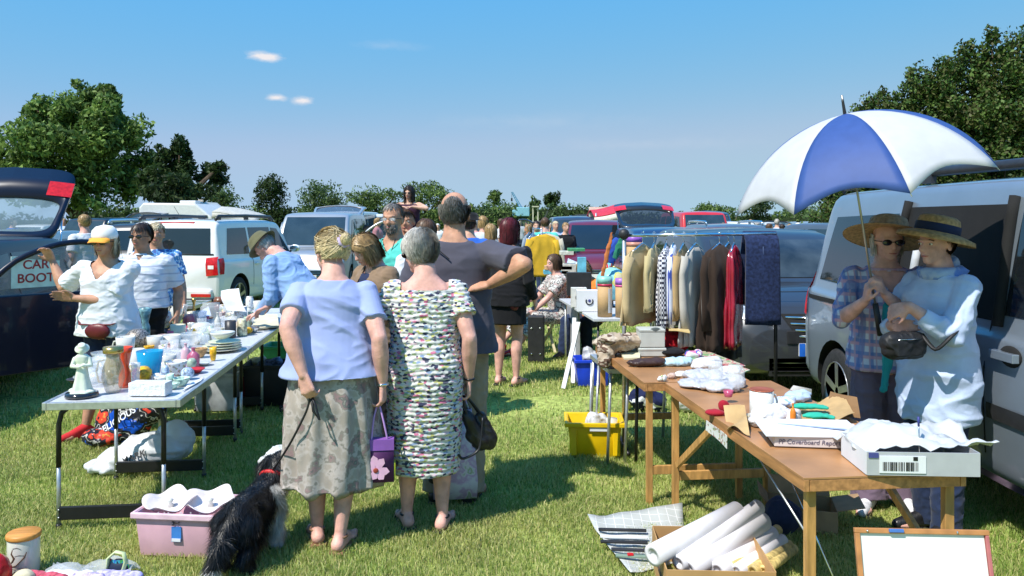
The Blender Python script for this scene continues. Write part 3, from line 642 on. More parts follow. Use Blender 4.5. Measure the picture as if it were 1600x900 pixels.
for t_, z_ in (('CAR', 1.19), ('BOOT', 1.07)): text_mesh('lettering', t_, .11, mat('sign_red', (.35, .03, .03)), sg, frame(dc_+Vector((0, 0, z_-1.13))+dn_*.0145, dd_, -dn_), bold=.002)
# 3 silver small van-like car facing us with its tailgate up
silv, bd = car('parked_car', 'silver high-roofed car facing the camera, tailgate up and driver door open', 'car', (-4.42, 18.6, 0), R(183), 4.2, 1.74, 1.84, P_silver, dict(cowl=.85, rf=.6, rr=.22, hoodz=1.08, belt=1.05, tum=.84), wr=.33, wscreen=paleglass,
    gate_open=dict(ang=22, L=1.0, w=1.42, win=(.1, .6), pm=P_silver, lights=False, glass=mat('gate_glass_blue', (.08, .12, .17), rough=.05, alpha=.8)))
cardoor(silv, (-.87, 1.2), R(190), 1.0, .35, 1.05, 1.62, P_silver)
# 4 dark grey people carrier facing us, right of the rail
mpv, bd = car('parked_car', 'dark grey people carrier facing the camera beyond the clothes rail', 'car', (2.84, 9.42, 0), R(180), 4.5, 1.82, 1.55, P_grey, dict(cowl=1.08, rf=.72, rr=.3, hoodz=1.02, belt=1.0, nose=.66, hb=.03, tum=.82), wr=.33, head=False, grille=None, plate_f=False, mirror=True, wscreen=mat('mpv_glass', (.035, .045, .05), rough=.06, var=.5, scale=3, spec=.8))
for sx in (-1, 1):
    l = MB(); bd.end(l, ((sx*.47, .70), (sx*.80, .76), (sx*.80, .90), (sx*.52, .78)), 1, clearlens, off=.014, nu=8, nv=5); hl = B(l, 'headlight', parent=mpv)
    l = MB()
    for xx in (.55, .68): l.ell((sx*xx, bd.ey(sx*xx, .77, 1)+.005, .775), (.04, .02, .04), chrome)
    B(l, 'lamp_bowl', parent=hl)
l = MB()
for k in range(4): hw_ = .36-.035*(3-k); z = .60+.055*k; l.tube([(-hw_, bd.ey(hw_, z, 1)+.005, z+.01), (0, bd.ey(0, z, 1)+.03, z), (hw_, bd.ey(hw_, z, 1)+.005, z+.01)], .011, 6, chrome)
bd.end(l, ((-.26, .57), (.26, .57), (.40, .80), (-.40, .80)), 1, archm, off=.006); B(l, 'front_grille', parent=mpv)
l = MB(); l.box((0, 2.262, .49), (.52, .02, .115), platew); pl = B(l, 'number_plate', parent=mpv)
l = MB(); l.box((.235, 2.276, .49), (.05, .006, .115), mat('plate_blue', (.02, .14, .62), rough=.3)); B(l, 'plate_band', parent=pl)
l = MB(); l.tube([(-.72, 2.02, .985), (0, 2.1, 1.0), (.72, 2.02, .985)], .004, 5, archm); l.tube([(.50, 1.9, .9), (.55, 1.3, 1.06)], .004, 5, archm); l.tube([(-.50, 1.9, .9), (-.55, 1.3, 1.06)], .004, 5, archm); B(l, 'bonnet_gap', parent=mpv)
# 5 deep blue car right behind it with its big hatch up
car('parked_car', 'deep blue car with a huge dark tailgate raised, behind the clothes rail', 'car', (2.98, 15.6, 0), R(180), 4.2, 1.76, 1.52, P_blue, dict(cowl=.95, rf=.6, rr=.3), gate_open=dict(ang=38, L=1.15, w=1.42, win=(.12, .6), pm=P_black, lights=True, glass=mat('dark_gate_glass', (.02, .025, .03), rough=.06, alpha=.85)))
# 6 maroon MPV, 7 navy pickup, others down the right-hand row
car('parked_car', 'maroon people carrier with pale bonnet reflections left of the clothes rail', 'car', (2.02, 18.9, 0), R(176), 4.2, 1.72, 1.66, P_maroon, dict(cowl=.85, rf=.7, rr=.3, tum=.8), wscreen=carglass)
truck, bd = car('parked_truck', 'dark navy pickup with its driver door open, beyond the yellow top rail', 'car', (1.95, 24.2, 0), R(180), 4.6, 1.8, 1.78, P_navy2, dict(cowl=1.2, rf=.45, rr=.5, hoodz=1.12, belt=1.12, tum=.82), wr=.37)
cardoor(truck, (.90, .95), R(8), .95, .45, 1.1, 1.66, P_navy2)
car('parked_car', 'white car with a dark tailgate up, left of the cream and red awning', 'car', (3.15, 31.5, 0), R(180), 4.2, 1.76, 1.8, P_white, dict(rr=.3), gate_open=dict(ang=14, L=1.1, w=1.5, win=(.1, .55), pm=P_black, lights=False))
car('parked_car', 'bright red car partly hidden right of the big raised tailgate', 'car', (6.15, 26.5, 0), R(185), 4.1, 1.74, 1.95, P_red, dict(rr=.3, tum=.83))
car('parked_car', 'white car under a big raised black tailgate, left of the umbrella', 'car', (7.2, 26.6, 0), R(180), 4.2, 1.76, 1.62, P_white, dict(rr=.3), gate_open=dict(ang=30, L=1.1, w=1.52, win=(.1, .55), pm=P_black, lights=False, glass=mat('hatch_green_black', (.03, .045, .045), rough=.2)))
car('parked_car', 'silver grey estate with roof rails and a turquoise sun strip behind the hung jeans', 'car', (5.25, 19.4, 0), R(178), 4.5, 1.78, 1.57, P_greyblue, dict(rr=.6, cowl=1.0), rails=chrome, wscreen=mat('teal_screen', (.04, .16, .19), rough=.06, var=.4, scale=1))
car('parked_car', 'grey blue hatchback seen from behind, between the jeans and the van', 'car', (7.45, 18.6, 0), R(20), 4.2, 1.76, 1.60, P_greyblue, dict(rr=.35), glass=paleglass)
car('parked_car', 'dark car with a low raised tailgate behind the grey blue hatchback', 'car', (9.6, 27.0, 0), R(180), 4.2, 1.76, 1.5, P_black, dict(rr=.3), gate_open=dict(ang=16, L=1.1, w=1.5, win=(.1, .55), pm=P_black, lights=False))
# left row
car('parked_car', 'silver hatchback with bright red rear lights behind the woman in the cap', 'car', (-8.1, 13.4, 0), R(12), 4.1, 1.74, 1.5, P_silver, dict(rr=.5), glass=paleglass, tail_kind='tall')
car('parked_car', 'dark hatchback with silver roof bars just left of the white off-roader', 'car', (-7.7, 18.0, 0), R(4), 4.3, 1.76, 1.6, P_grey, dict(rr=.35), rails=chrome)
car('parked_car', 'dark car with its tailgate up under the trees at the far left', 'car', (-13.6, 26.5, 0), R(170), 4.2, 1.76, 1.75, P_black, dict(rr=.3), gate_open=dict(ang=22, L=1.1, w=1.5, win=(.1, .55), pm=P_greyblue, lights=False))
car('parked_van', 'white van seen beyond the silver car\'s open door', 'van', (-7.0, 34.0, 0), R(176), 4.6, 1.85, 2.05, P_white, dict(rr=.15, hoodz=1.15, belt=1.15, tum=.88))
car('parked_car', 'white and dark blue car behind the man in the teal t-shirt', 'car', (-6.55, 36.0, 0), R(120), 4.2, 1.8, 1.95, P_white, dict(rr=.4), wscreen=carglass)
car('parked_car', 'pale car parked by the awning behind the man in the bush hat', 'car', (-12.2, 32.5, 0), R(160), 4.2, 1.8, 1.5, P_silver, dict(rr=.4))
# the van
van, vb = car('parked_van', 'silver blue van with black roof bars standing behind the two women in straw hats', 'van', (3.42, 4.55, 0), R(180), 4.7, 1.83, 1.90, P_van, dict(cowl=.85, rf=.75, rr=.26, belt=1.10, hoodz=1.15, tum=.80, tailw=.97, tailz=1.0, rg=.06, zb=.27), wr=.33, wb=.62, tail=False, handles=False, rails=railm, gate_open=None, mirror=False,
    side_wins=[((1.15, 1.16), (.42, 1.16), (.42, 1.70), (.80, 1.68)), ((-.90, 1.14), (-2.05, 1.17), (-1.93, 1.68), (-.90, 1.70))], seams=[[(.32, .42), (.32, 1.78)], [(-.84, .42), (-.84, 1.78)], [(-.84, 1.02), (-2.2, 1.02)], [(1.28, .45), (1.28, 1.1)]])
for sx in (-1, 1):
    l = MB(); vb.side(l, ((-2.27, .84), (-2.32, .86), (-2.28, 1.22), (-2.24, 1.22)), sx, redlens, off=.012, nu=3); B(l, 'tail_light', parent=van)
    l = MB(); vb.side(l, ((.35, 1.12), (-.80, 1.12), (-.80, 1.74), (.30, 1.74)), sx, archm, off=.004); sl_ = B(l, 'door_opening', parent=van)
    for q, nm, m in ((((1.3, .62), (.36, .62), (.36, .70), (1.3, .70)), 'side_moulding', blackp), (((.28, .62), (-.8, .62), (-.8, .70), (.28, .70)), 'side_moulding', blackp), (((-.9, 1.00), (-2.22, 1.0), (-2.22, 1.035), (-.9, 1.035)), 'door_runner', archm), (((1.3, .30), (-1.45, .30), (-1.45, .335), (1.3, .335)), 'sill_strip', chrome)):
        l = MB(); vb.side(l, q, sx, m, off=.012 if nm != 'door_runner' else .004, nu=10); B(l, nm, parent=van)
    for (a, b_) in (((.40, 1.10), (.34, 1.78)), ((-.80, 1.10), (-.78, 1.78))): l = MB(); l.tube([Vector((sx*(vb.sx(a[0]+(b_[0]-a[0])*k/6, a[1]+(b_[1]-a[1])*k/6)+.02), a[0]+(b_[0]-a[0])*k/6, a[1]+(b_[1]-a[1])*k/6)) for k in range(7)], .03, 6, archm); B(l, 'door_frame', parent=van)
    l = MB(); l.tube([Vector((sx*(vb.sx(-.55, z)-.06+.075), -.55, z)) for z in (1.15, 1.4, 1.62)], .028, 6, mat('pillar_grey', (.55, .57, .6), rough=.5)); B(l, 'inner_pillar', parent=van)
    l = MB(); x = vb.sx(.52, .98); l.box((sx*(x+.028), .52, .965), (.035, .2, .045), P_van); l.ell((sx*(x+.004), .54, .965), (.02, .09, .055), archm); B(l, 'door_handle', parent=van, bevel=.01)
    l = MB(); l.box((sx*.62, -2.335, .75), (.3, .05, .9), P_van); B(l, 'rear_corner', parent=van, bevel=.02)
l = MB(); l.box((0, -2.36, .48), (1.72, .16, .26), P_van); B(l, 'rear_bumper', parent=van, bevel=.06)
# ------------------------------------------------------------------ people
def skin(key, c): return mat(key, c, rough=.52, var=.20, scale=16, detail=8, bump=.35, bscale=120, spec=.35, sss=.08)
SK = skin('skin_light', (.62, .36, .26)); SK_T = skin('skin_tanned', (.50, .26, .165)); SK_P = skin('skin_pink', (.66, .36, .29)); SK_B = skin('skin_brown', (.40, .21, .13))
def haircol(key, c):
    return [mat(key, c, rough=.45, var=.25, scale=40, spec=.4), mat(key+'_light', tuple(min(1, x*1.25) for x in c), rough=.4, var=.2, scale=40, spec=.5), mat(key+'_shade', tuple(x*.75 for x in c), rough=.5, var=.25, scale=40)]
H_blond = haircol('hair_blond', (.56, .44, .24)); H_grey = haircol('hair_grey', (.44, .41, .37)); H_pblond = haircol('hair_pale_blond', (.60, .50, .33)); H_dark = haircol('hair_dark_brown', (.035, .022, .016)); H_red = haircol('hair_dark_red', (.09, .010, .012))
H_honey = haircol('hair_honey', (.33, .21, .09)); H_salt = haircol('hair_salt_pepper', (.16, .145, .13)); H_white = haircol('hair_white', (.66, .63, .58)); H_brown = haircol('hair_brown', (.10, .055, .03))
eyew = mat('eye_white', (.75, .73, .70), rough=.2); eyed = mat('eye_dark', (.03, .02, .015), rough=.1); lipm = mat('lips', (.45, .13, .12), rough=.4); sungl = mat('sunglass_lens', (.008, .008, .01), rough=.05, spec=.9); leather = mat('black_leather', (.015, .015, .017), rough=.35, bump=.3, bscale=120)
def smooth(t): t = min(max(t, 0), 1); return t*t*(3-2*t)
def ring(z, rx, ry, y=0, x=0, n=32, e=2.3, f=None):
    P = []
    for i in range(n):
        a = 2*math.pi*i/n; c, s = math.cos(a), math.sin(a); k = (abs(c)**e+abs(s)**e)**(-1/e); k *= (f(a, z) if f else 1); P.append(Vector((x+rx*k*c, y+ry*k*s, z)))
    return P
TORSO = [(.455, .05, .045, 0), (.475, .085, .062, -.004), (.50, .100, .070, -.006), (.535, .101, .072, -.006), (.58, .088, .062, -.002), (.625, .082, .060, .002), (.68, .092, .066, .004), (.73, .102, .070, .003), (.765, .104, .064, -.002), (.788, .094, .053, -.006), (.803, .076, .047, -.008), (.818, .056, .043, -.008), (.835, .040, .040, -.006), (.87, .034, .036, .003)]
def bf(b, z): return 1+(b-1)*(1-smooth((z-.71)/.12))
class Person:
    def __init__(s, label, X, Y, face, H=1.65, bulk=1., lean=0., skin=SK, vox=.008, hyaw=0., hpitch=0., hroll=0., arms=None, legs=None, bw=1., group=None, cat='person', z=0., twist=0., feet='bare', female=True, seat=None):
        s.root = thing('person', label, cat, (X, Y, z), R(face), group); s.root.name = 'person'; s.Mi = (Matrix.Translation((X, Y, z)) @ rotz(R(face))).inverted(); s.M = Matrix.Translation((X, Y, z)) @ rotz(R(face))
        s.H = H; s.b = bulk; s.lean = R(lean); s.vox = vox; s.skin = skin; s.bw = bw; s.tw = R(twist); s.hip0 = seat if seat else .53
        s.hh = .139*H; nb = s.bend(Vector((0, -.004*H, .826*H)))
        s.HM = Matrix.Translation(nb) @ Matrix.Rotation(-s.lean*.75, 4, 'X') @ Matrix.Rotation(R(hyaw)+s.tw, 4, 'Z') @ Matrix.Rotation(R(hpitch), 4, 'X') @ Matrix.Rotation(R(hroll), 4, 'Y') @ Matrix.Translation((0, .10*s.hh, .62*s.hh)) @ Matrix.Scale(s.hh, 4)
        s.sh = [s.bend(Vector((sx*.105*H*bw, -.006*H, .782*H))) for sx in (-1, 1)]
        s.arms = []; arms = arms or [None, None]
        for i, a in enumerate(arms):
            sx = (-1, 1)[i]; a = dict(a or {}); S_ = s.sh[i]
            if 'w' in a: w = s.loc(a['w'])
            else:
                l = a.get('l', (sx*.155, .03, .485)); w = Vector(l)*H
            L1, L2 = .172*H, .148*H; d = w-S_; L = d.length
            if L > (L1+L2)*.998: w = S_+d*((L1+L2)*.998/L); d = w-S_; L = d.length
            c = (L1*L1+L*L-L2*L2)/(2*L1*L); c = max(-1, min(1, c)); hint = Vector(a.get('e', (sx*.25, -1, -.1))); dn = d.normalized(); hint = (hint-dn*hint.dot(dn)).normalized()
            e = S_+dn*(L1*c)+hint*(L1*math.sqrt(max(0, 1-c*c)))
            hd = Vector(a['hd']).normalized() if 'hd' in a else (w-e).normalized()
            s.arms.append(dict(S=S_, E=e, W=w, sx=sx, hd=hd, pn=Vector(a.get('pn', (-sx, 0, 0))), curl=a.get('curl', .5), gap=a.get('gap', 0)))
        s.legs = []
        for i in range(2):
            sx = (-1, 1)[i]; l = dict((legs or [None, None])[i] or {}); hp = Vector(l.get('hip', (sx*.052, 0, .49)))*H
            s.legs.append(dict(hip=hp, k=Vector(l.get('k', (sx*.054, .012, .275)))*H, a=Vector(l.get('a', (sx*.056, -.01, .045)))*H, t=Vector(l.get('t', (sx*.15, 1, 0))), sx=sx))
    def loc(s, p): return s.Mi @ Vector(p)
    def bend(s, p):
        t = smooth((p.z/s.H-s.hip0+.03)/.16); a = s.lean*t; o = Vector((0, 0, s.hip0*s.H)); M = Matrix.Rotation(-a, 4, 'X') @ Matrix.Rotation(s.tw*t, 4, 'Z'); return o+(M @ (Vector(p)-o))
    def bendmb(s, mb, k=0):
        for i in range(k, len(mb.v)): mb.v[i] = tuple(s.bend(Vector(mb.v[i])))
    def hp(s, x, y, z): return s.HM @ Vector((x, y, z))
    def hand(s, mb, A):
        H = s.H; hs = .108*H; d = A['hd']; n = A['pn']; n = (n-d*n.dot(d)).normalized(); side = d.cross(n)*(-A['sx'])   # towards the thumb
        w = A['W']; fr = .0052*H
        if side.dot(Vector((0, 1, 0))) < 0 and abs(d.z) > .8: side = -side
        A['side'] = side
        for i in range(4):
            o = (1.5-i); kn = w+d*(hs*(.5-.02*abs(o-.5)))+side*(o*.12*hs); mb.cap(w+side*(o*.06*hs)+d*.04*hs, kn, .078*hs, .066*hs, None, 8, 2)
            c = A['curl']; L = hs*(.42, .47, .43, .34)[i]; p = kn; dd = d.copy(); ang = 0
            for j, f in enumerate((.45, .32, .26)):
                ang += c*(.75, 1., .8)[j]; dd = (d*math.cos(ang)+n*math.sin(ang)).normalized(); q = p+dd*L*f; mb.cap(p, q, fr*(1-.1*j), fr*(.92-.12*j), None, 8, 2); p = q
            if i == 1: A['grip'] = kn+n*.03+d*.01
        b = w+d*.1*hs+side*.14*hs; m = b+(d*.7+side*.55+n*.35).normalized()*hs*.26; e = m+(d*.85+side*.1+n*.5).normalized()*hs*.2
        mb.cap(w+d*.05*hs, b, .08*hs, .07*hs, None, 8, 2); mb.cap(b, m, .07*hs, .058*hs, None, 8, 2); mb.cap(m, e, .055*hs, .046*hs, None, 8, 2)
    def body(s, hide_feet=False, nose=1.):
        H = s.H; b = s.b; mb = MB(); n = 24
        mb.rings([ring(z*H, rx*H*bf(b, z)*.95, ry*H*bf(b, z)*.95, y*H) for z, rx, ry, y in TORSO]); s.bendmb(mb)
        for A in s.arms:
            S_, E, Wr = A['S'], A['E'], A['W']; fat = 1+(b-1)*.7; ins = S_*.8+s.bend(Vector((0, 0, .77*H)))*.2
            mb.cap(ins, S_, .029*H*fat, .0285*H*fat); m1 = S_.lerp(E, .45); mb.cap(S_, m1, .030*H*fat, .029*H*fat); mb.cap(m1, E, .029*H*fat, .0225*H*fat)
            m2 = E.lerp(Wr, .35); mb.cap(E, m2, .023*H*fat, .0245*H*fat); mb.cap(m2, Wr, .0245*H*fat, .0152*H); s.hand(mb, A)
        for l in s.legs:
            hp, k, a = l['hip'], l['k'], l['a']; fat = 1+(b-1)*.6; m = hp.lerp(k, .4); mb.cap(hp, m, .052*H*fat, .047*H*fat); mb.cap(m, k, .047*H*fat, .032*H*fat)
            d = (a-k); back = Vector((0, -1, 0)) if abs(d.z) > .1 else Vector((0, 0, -1)); c = k.lerp(a, .3)+back*.008*H
            mb.cap(k, c, .032*H*fat, .0335*H*fat); mb.cap(c, a, .0335*H*fat, .0175*H*fat**.5); t = l['t'].normalized(); f0 = a+Vector((0, 0, -.022*H)); zz = Vector((0, 0, 1))
            heel = a-t*.022*H-zz*.024*H; ball = a+t*.075*H-zz*.031*H; mb.cap(heel, a, .021*H, .018*H); mb.cap(heel, ball, .021*H, .0165*H); mb.cap(a, ball, .019*H, .015*H)
            sd = Vector((t.y, -t.x, 0)); mb.cap(ball+sd*.012*H, ball+sd*.010*H+t*.04*H-zz*.002*H, .016*H, .009*H); mb.cap(ball-sd*.012*H, ball-sd*.010*H+t*.03*H-zz*.002*H, .014*H, .008*H)
        k0 = len(mb.v)
        mb.ell((0, -.06, .10), (.325, .40, .385), nu=20, nv=14); mb.ell((0, .10, -.13), (.25, .27, .33)); mb.ell((0, .24, -.36), (.13, .11, .10)); mb.ell((0, .02, -.2), (.27, .26, .24))
        mb.cap((0, .35, .03), (0, .415*nose, -.115), .034, .062, None, 8); mb.ell((0, .30, .085), (.22, .08, .045)); mb.ell((.13, .24, -.12), (.1, .1, .08)); mb.ell((-.13, .24, -.12), (.1, .1, .08))
        for sx in (-1, 1): mb.ell((sx*.335, -.03, -.05), (.03, .085, .14)); mb.cap((sx*.05, .37, -.12), (sx*.045, .36, -.125), .035, .03, None, 6)
        mb.ell((0, .325, -.25), (.1, .055, .05)); mb.cap((0, -.07, -.25), (0, -.14, -.75), .24, .25)
        mb.xf(k0, s.HM)
        for g in getattr(s, 'extra', []): g(mb)
        me = remeshed(mb, s.vox, 2, [s.skin]); s.bodyo = link('body', me, s.root)
        return s
    def face(s, eyes=True, mouth=True, glasses=None, beard=None, smile=0):
        if eyes and not glasses or glasses == 'clear':
            for sx in (-1, 1):
                m = MB(); m.ell((sx*.135, .31, .01), (.05, .03, .026), eyew); m.ell((sx*.135, .332, .008), (.022, .015, .022), eyed); m.tube([(sx*.07, .33, .085), (sx*.14, .345, .11), (sx*.22, .30, .08)], .013, 5, s.browm if hasattr(s, 'browm') else H_brown[0]); m.xf(0, s.HM); B(m, 'eye', parent=s.root)
        if mouth:
            m = MB(); m.tube([(-.095, .345, -.255+.03*smile), (-.04, .372, -.262), (0, .378, -.26), (.04, .372, -.262), (.095, .345, -.255+.03*smile)], [.008, .02, .022, .02, .008], 6, lipm, flat=.8); m.xf(0, s.HM); B(m, 'mouth', parent=s.root)
        if glasses:
            m = MB(); lens = sungl if glasses != 'clear' else glassy('spectacle_glass', (.8, .85, .9), .2); fr = leather
            for sx in (-1, 1): 
                m.ell((sx*.15, .375, .005), (.115, .02, .075 if glasses != 'clear' else .055), lens, nu=14, nv=8); m.tube([(sx*.26, .35, .03), (sx*.33, .15, .01), (sx*.345, -.02, .0)], .012, 5, fr)
            m.tube([(-.05, .39, .02), (.05, .39, .02)], .012, 5, fr); m.xf(0, s.HM); B(m, 'glasses', parent=s.root)
        return s
    def garment(s, name, m, rings_, sleeves=None, wr=.005, ws=(7, 7, 12), bend=True, vox=None, seed=0, cut=None, sl_r=1.18, smoothn=3, fold=None, sl_flare=.1, mats=None, ez=1.):
        """rings_: (z, rx, ry, y) in fractions of H"""
        H = s.H; mb = MB(); mb.rings([ring(z*H, rx*H*ez, ry*H*ez, y*H, n=40, e=2.25) for z, rx, ry, y in rings_])
        if bend: s.bendmb(mb)
        if sleeves is not None:
            for A, t in zip(s.arms, sleeves if isinstance(sleeves, (list, tuple)) else (sleeves, sleeves)):
                if not t: continue
                S_, E, Wr = A['S'], A['E'], A['W']; fat = 1+(s.b-1)*.7; r0 = .034*H*fat*sl_r
                ins = S_*.70+s.bend(Vector((0, 0, .745*H)))*.30; mb.cap(ins, S_+Vector((0, 0, -.004*H)), r0*1.02, r0*.97)
                if t <= 1: e = S_.lerp(E, t); d = (E-S_).normalized(); mb.tube([S_-d*.01, S_.lerp(E, t*.5), e], [r0*.97, r0*.97, r0*(1+sl_flare)], 18)
                else:
                    e = E.lerp(Wr, t-1); re = .026*H*fat*sl_r; rw = .020*H*fat*sl_r*(1+sl_flare)
                    mb.cap(S_, S_.lerp(E, .5), r0, r0*.93); mb.cap(S_.lerp(E, .5), E, r0*.93, re*1.08); mb.tube([E, E.lerp(e, .5), e], [re*1.06, re*1.0, rw], 18)
        me = remeshed(mb, vox or s.vox, smoothn, mats or [m]); wrinkle(me, wr, ws, seed)
        if fold: fold(s, me)
        if cut: s.cut(me, cut)
        return link(name, me, s.root)
    def cut(s, me, f):
        bm = bmesh.new(); bm.from_mesh(me); bad = [v for v in bm.verts if f(v.co)]; bmesh.ops.delete(bm, geom=bad, context='VERTS'); bm.to_mesh(me); bm.free()
    def skirt(s, name, m, zs, pleats=14, amp=.05, seed=0, wr=.004, n=110, hemw=.0, e=2.2, bend=True):
        """zs: list of (z, rx, ry, y) top to hem; pleats deepen downwards"""
        H = s.H; P = cat(zs, 7); rs = []; z0, z1 = P[0][0], P[-1][0]; rg = random.Random(seed); ph = [rg.uniform(0, 6.3) for _ in range(4)]
        for z, rx, ry, y in P:
            t = (z0-z)/(z0-z1)
            def f(a, zz): 
                q = noise.noise(Vector((math.cos(a)*2.2, math.sin(a)*2.2, t*.9+seed))); return 1+amp*(.25+t)*(math.sin(pleats*a+ph[0]+q*5)*.6+.6*q+.25*math.sin(pleats*1.7*a+ph[1]+t*2))
            rs.append(ring(z*H+hemw*H*(noise.noise(Vector((z*3, seed, 1)))), rx*H, ry*H, y*H, n=n, e=e, f=f))
        hem = rs[-1]
        for i, p in enumerate(hem): p.z += hemw*H*noise.noise(Vector((p.x*9, p.y*9, seed)))
        ins = [[Vector((p.x*.94, p.y*.94, p.z+.01)) for p in hem], [Vector((p.x*.6, p.y*.6, p.z+.3*(rs[0][0].z-p.z))) for p in hem]]
        mb = MB(); mb.rings(list(rs)+ins, m); 
        if bend: s.bendmb(mb)
        me = mb.mesh(name); fixn(me); wrinkle(me, wr, (10, 10, 6), seed); me.polygons.foreach_set('use_smooth', [True]*len(me.polygons)); return link(name, me, s.root)
    def trousers(s, m, zt=.58, hem=.03, loose=1.25, wr=.006, name='trousers', seed=3, flare=1.0):
        H = s.H; mb = MB(); b = s.b; mb.rings([ring(z*H, rx*H*b*1.03, ry*H*b*1.06, y*H) for z, rx, ry, y in [(.46, .055, .05, 0), (.475, .09, .066, -.004), (.50, .104, .075, -.006), (.535, .104, .075, -.006), (zt, .092, .066, -.002)]]); s.bendmb(mb)
        for l in s.legs:
            hp, k, a = l['hip'], l['k'], l['a']; fat = 1+(b-1)*.6; mb.cap(hp, hp.lerp(k, .5), .056*H*fat, .047*H*fat*loose**.5); mb.cap(hp.lerp(k, .5), k, .047*H*fat*loose**.5, .037*H*fat*loose)
            d = (a-k).normalized(); e = a-d*(hem*H-.045*H if hem else 0); mb.tube([k-d*.01, k.lerp(e, .5), e], [.037*H*fat*loose, .034*H*fat*loose, .031*H*fat*loose*flare], 18)
        me = remeshed(mb, s.vox, 3, [m]); wrinkle(me, wr, (9, 9, 12), seed); return link(name, me, s.root)
    def shoes(s, m, kind='shoe', sole=None):
        H = s.H
        for l in s.legs:
            a = l['a']; t = l['t'].normalized(); zz = Vector((0, 0, 1)); sd = Vector((t.y, -t.x, 0)).normalized(); mb = MB()
            if kind == 'shoe':
                heel = a-t*.024*H-zz*.024*H; ball = a+t*.08*H-zz*.026*H; mb.cap(heel, a+zz*.002*H, .0245*H, .022*H); mb.cap(heel, ball, .0245*H, .0205*H); mb.cap(a, ball, .023*H, .019*H); mb.cap(ball, ball+t*.03*H-zz*.004*H, .0215*H, .0165*H)
                me = remeshed(mb, .006, 2, [m]); o = link('shoe', me, s.root); mb = MB(); f = Matrix((sd, t, zz)).transposed(); mb.box(a+t*.035*H-zz*.046*H+zz*.004, (.046*H, .155*H, .018), sole or inkm, f); B(mb, 'sole', parent=o, bevel=.006)
            else:
                f = Matrix((sd, t, zz)).transposed(); mb.box(a+t*.035*H-zz*.0465*H+zz*.004, (.05*H, .158*H, .014), sole or m, f); o = B(mb, 'sandal', parent=s.root, bevel=.006)
                for q, r_, h in ((.07, .024, .026), ):
                    mb = MB(); c = a+t*q*H-zz*.03*H; mb.tube([c+sd*r_*H*math.cos(k*math.pi/8)+zz*(h*H*math.sin(k*math.pi/8)-.012*H) for k in range(9)], .006, 6, m, flat=.5); B(mb, 'strap', parent=o)
                mb = MB(); c = a-zz*.004*H; mb.tube([c+sd*.0215*H*math.cos(k*math.pi/8)+t*.0215*H*math.sin(k*math.pi/8) for k in range(17)], .0055, 6, m); B(mb, 'strap', parent=o)
        return s
    def hair(s, cols, style='bob', n=900, wd=.018, seed=1, vol=1., bald=False, zend=-.32, bun=(.0, -.5, .12), length=.35, fringe=.45, name='hair', hat=False):
        rg = np.random.default_rng(seed); mb = MB(); C0 = np.array((0, -.06, .10)); R0 = np.array((.345, .425, .41))*vol
        def scalp(a):
            if bald and a[2] > .22 and a[1] > -.75: return False
            if hat and a[2] > .12: return False
            if a[1] > .25: return a[2] > fringe+.35*(abs(a[0]) < .5)*0
            if a[1] > -.15: return a[2] > -.12+.5*max(0, a[1]) if style in ('short', 'curly', 'crop') else a[2] > -.35
            return a[2] > -.72
        nu, nv = 30, 20; vs = []; keep = []
        for j in range(nv+1):
            for i in range(nu):
                ph = math.pi*j/nv; th = 2*math.pi*i/nu; a = (math.sin(ph)*math.cos(th), math.sin(ph)*math.sin(th), math.cos(ph)); vs.append(Vector(C0+R0*np.array(a)*(.985+.03*noise.noise(Vector(a)*4)))); keep.append(scalp(a))
        fs = [f for f in [(j*nu+i, (j+1)*nu+i, (j+1)*nu+(i+1) % nu, j*nu+(i+1) % nu) for j in range(nv) for i in range(nu)] if all(keep[k] for k in f)]
        mb.add(vs, fs, cols[0]); steps = 9 if style not in ('short', 'crop') else 5; up = np.array((0, 0, 1.)); bun = np.array(bun)
        crownp = np.array((0, -.18, 1.)); crownp /= np.linalg.norm(crownp); k = 0; tries = 0
        while k < n and tries < n*6:
            tries += 1; a = rg.normal(size=3); a /= np.linalg.norm(a)
            if not scalp(a): continue
            k += 1; fly = rg.random() < .05; lift = 1.0+abs(rg.normal())*.035+(.02 if style == 'bob' else 0)+(.06 if fly else 0); p = C0+R0*a*lift; pts = [p]; jit = rg.normal(size=3)*(.5 if fly else (.03 if style == 'bun' else .15))
            tot = {'bob': 1.1, 'long': 2.2, 'short': .34, 'crop': .12, 'curly': .22, 'bun': .42}[style]*rg.uniform(.75, 1.1); st = tot/steps; free = False; ph = rg.uniform(0, 6)
            for q in range(steps):
                nrm = (p-C0)/R0; nl = np.linalg.norm(nrm); nrm = nrm/nl
                if style == 'bun': t = bun-p; 
                elif style in ('short', 'crop'): t = np.array((a[0]*.4, -.25-.3*a[1], -.9))+(a-crownp)*.9
                elif style == 'curly': t = np.array((math.cos(ph+q*1.6), math.sin(ph+q*1.6), -.5))
                else: t = (nrm-crownp*nrm.dot(crownp))*1.0+np.array((0, -.15, -.75))
                if style in ('bob', 'long') and p[1] > .12 and abs(p[0]) < .32: t = t+np.array((math.copysign(1.5, p[0]+.02*jit[0]), -.4, 0.))
                if free: t = np.array((-.25*p[0], -.1*p[1], -1.))
                t = t+jit*(.35 if free else 1)
                if style == 'bun' and np.linalg.norm(bun-p) < .13: break
                if not free: t = t-nrm*t.dot(nrm)
                L = np.linalg.norm(t)
                if L < 1e-4: break
                p = p+t/L*st
                if style in ('bob', 'long') and p[2] < C0[2]-.08:
                    free = True
                    if style == 'bob' and p[2] < zend+rg.normal()*.03: pts.append(p); break
                    if style == 'long' and p[2] < zend: pts.append(p); break
                if not free: d = (p-C0)/R0; p = C0+R0*d/np.linalg.norm(d)*(lift+(.03*math.sin(q) if style == 'curly' else 0))
                pts.append(p)
            if len(pts) < 2: continue
            V = []; N_ = len(pts)
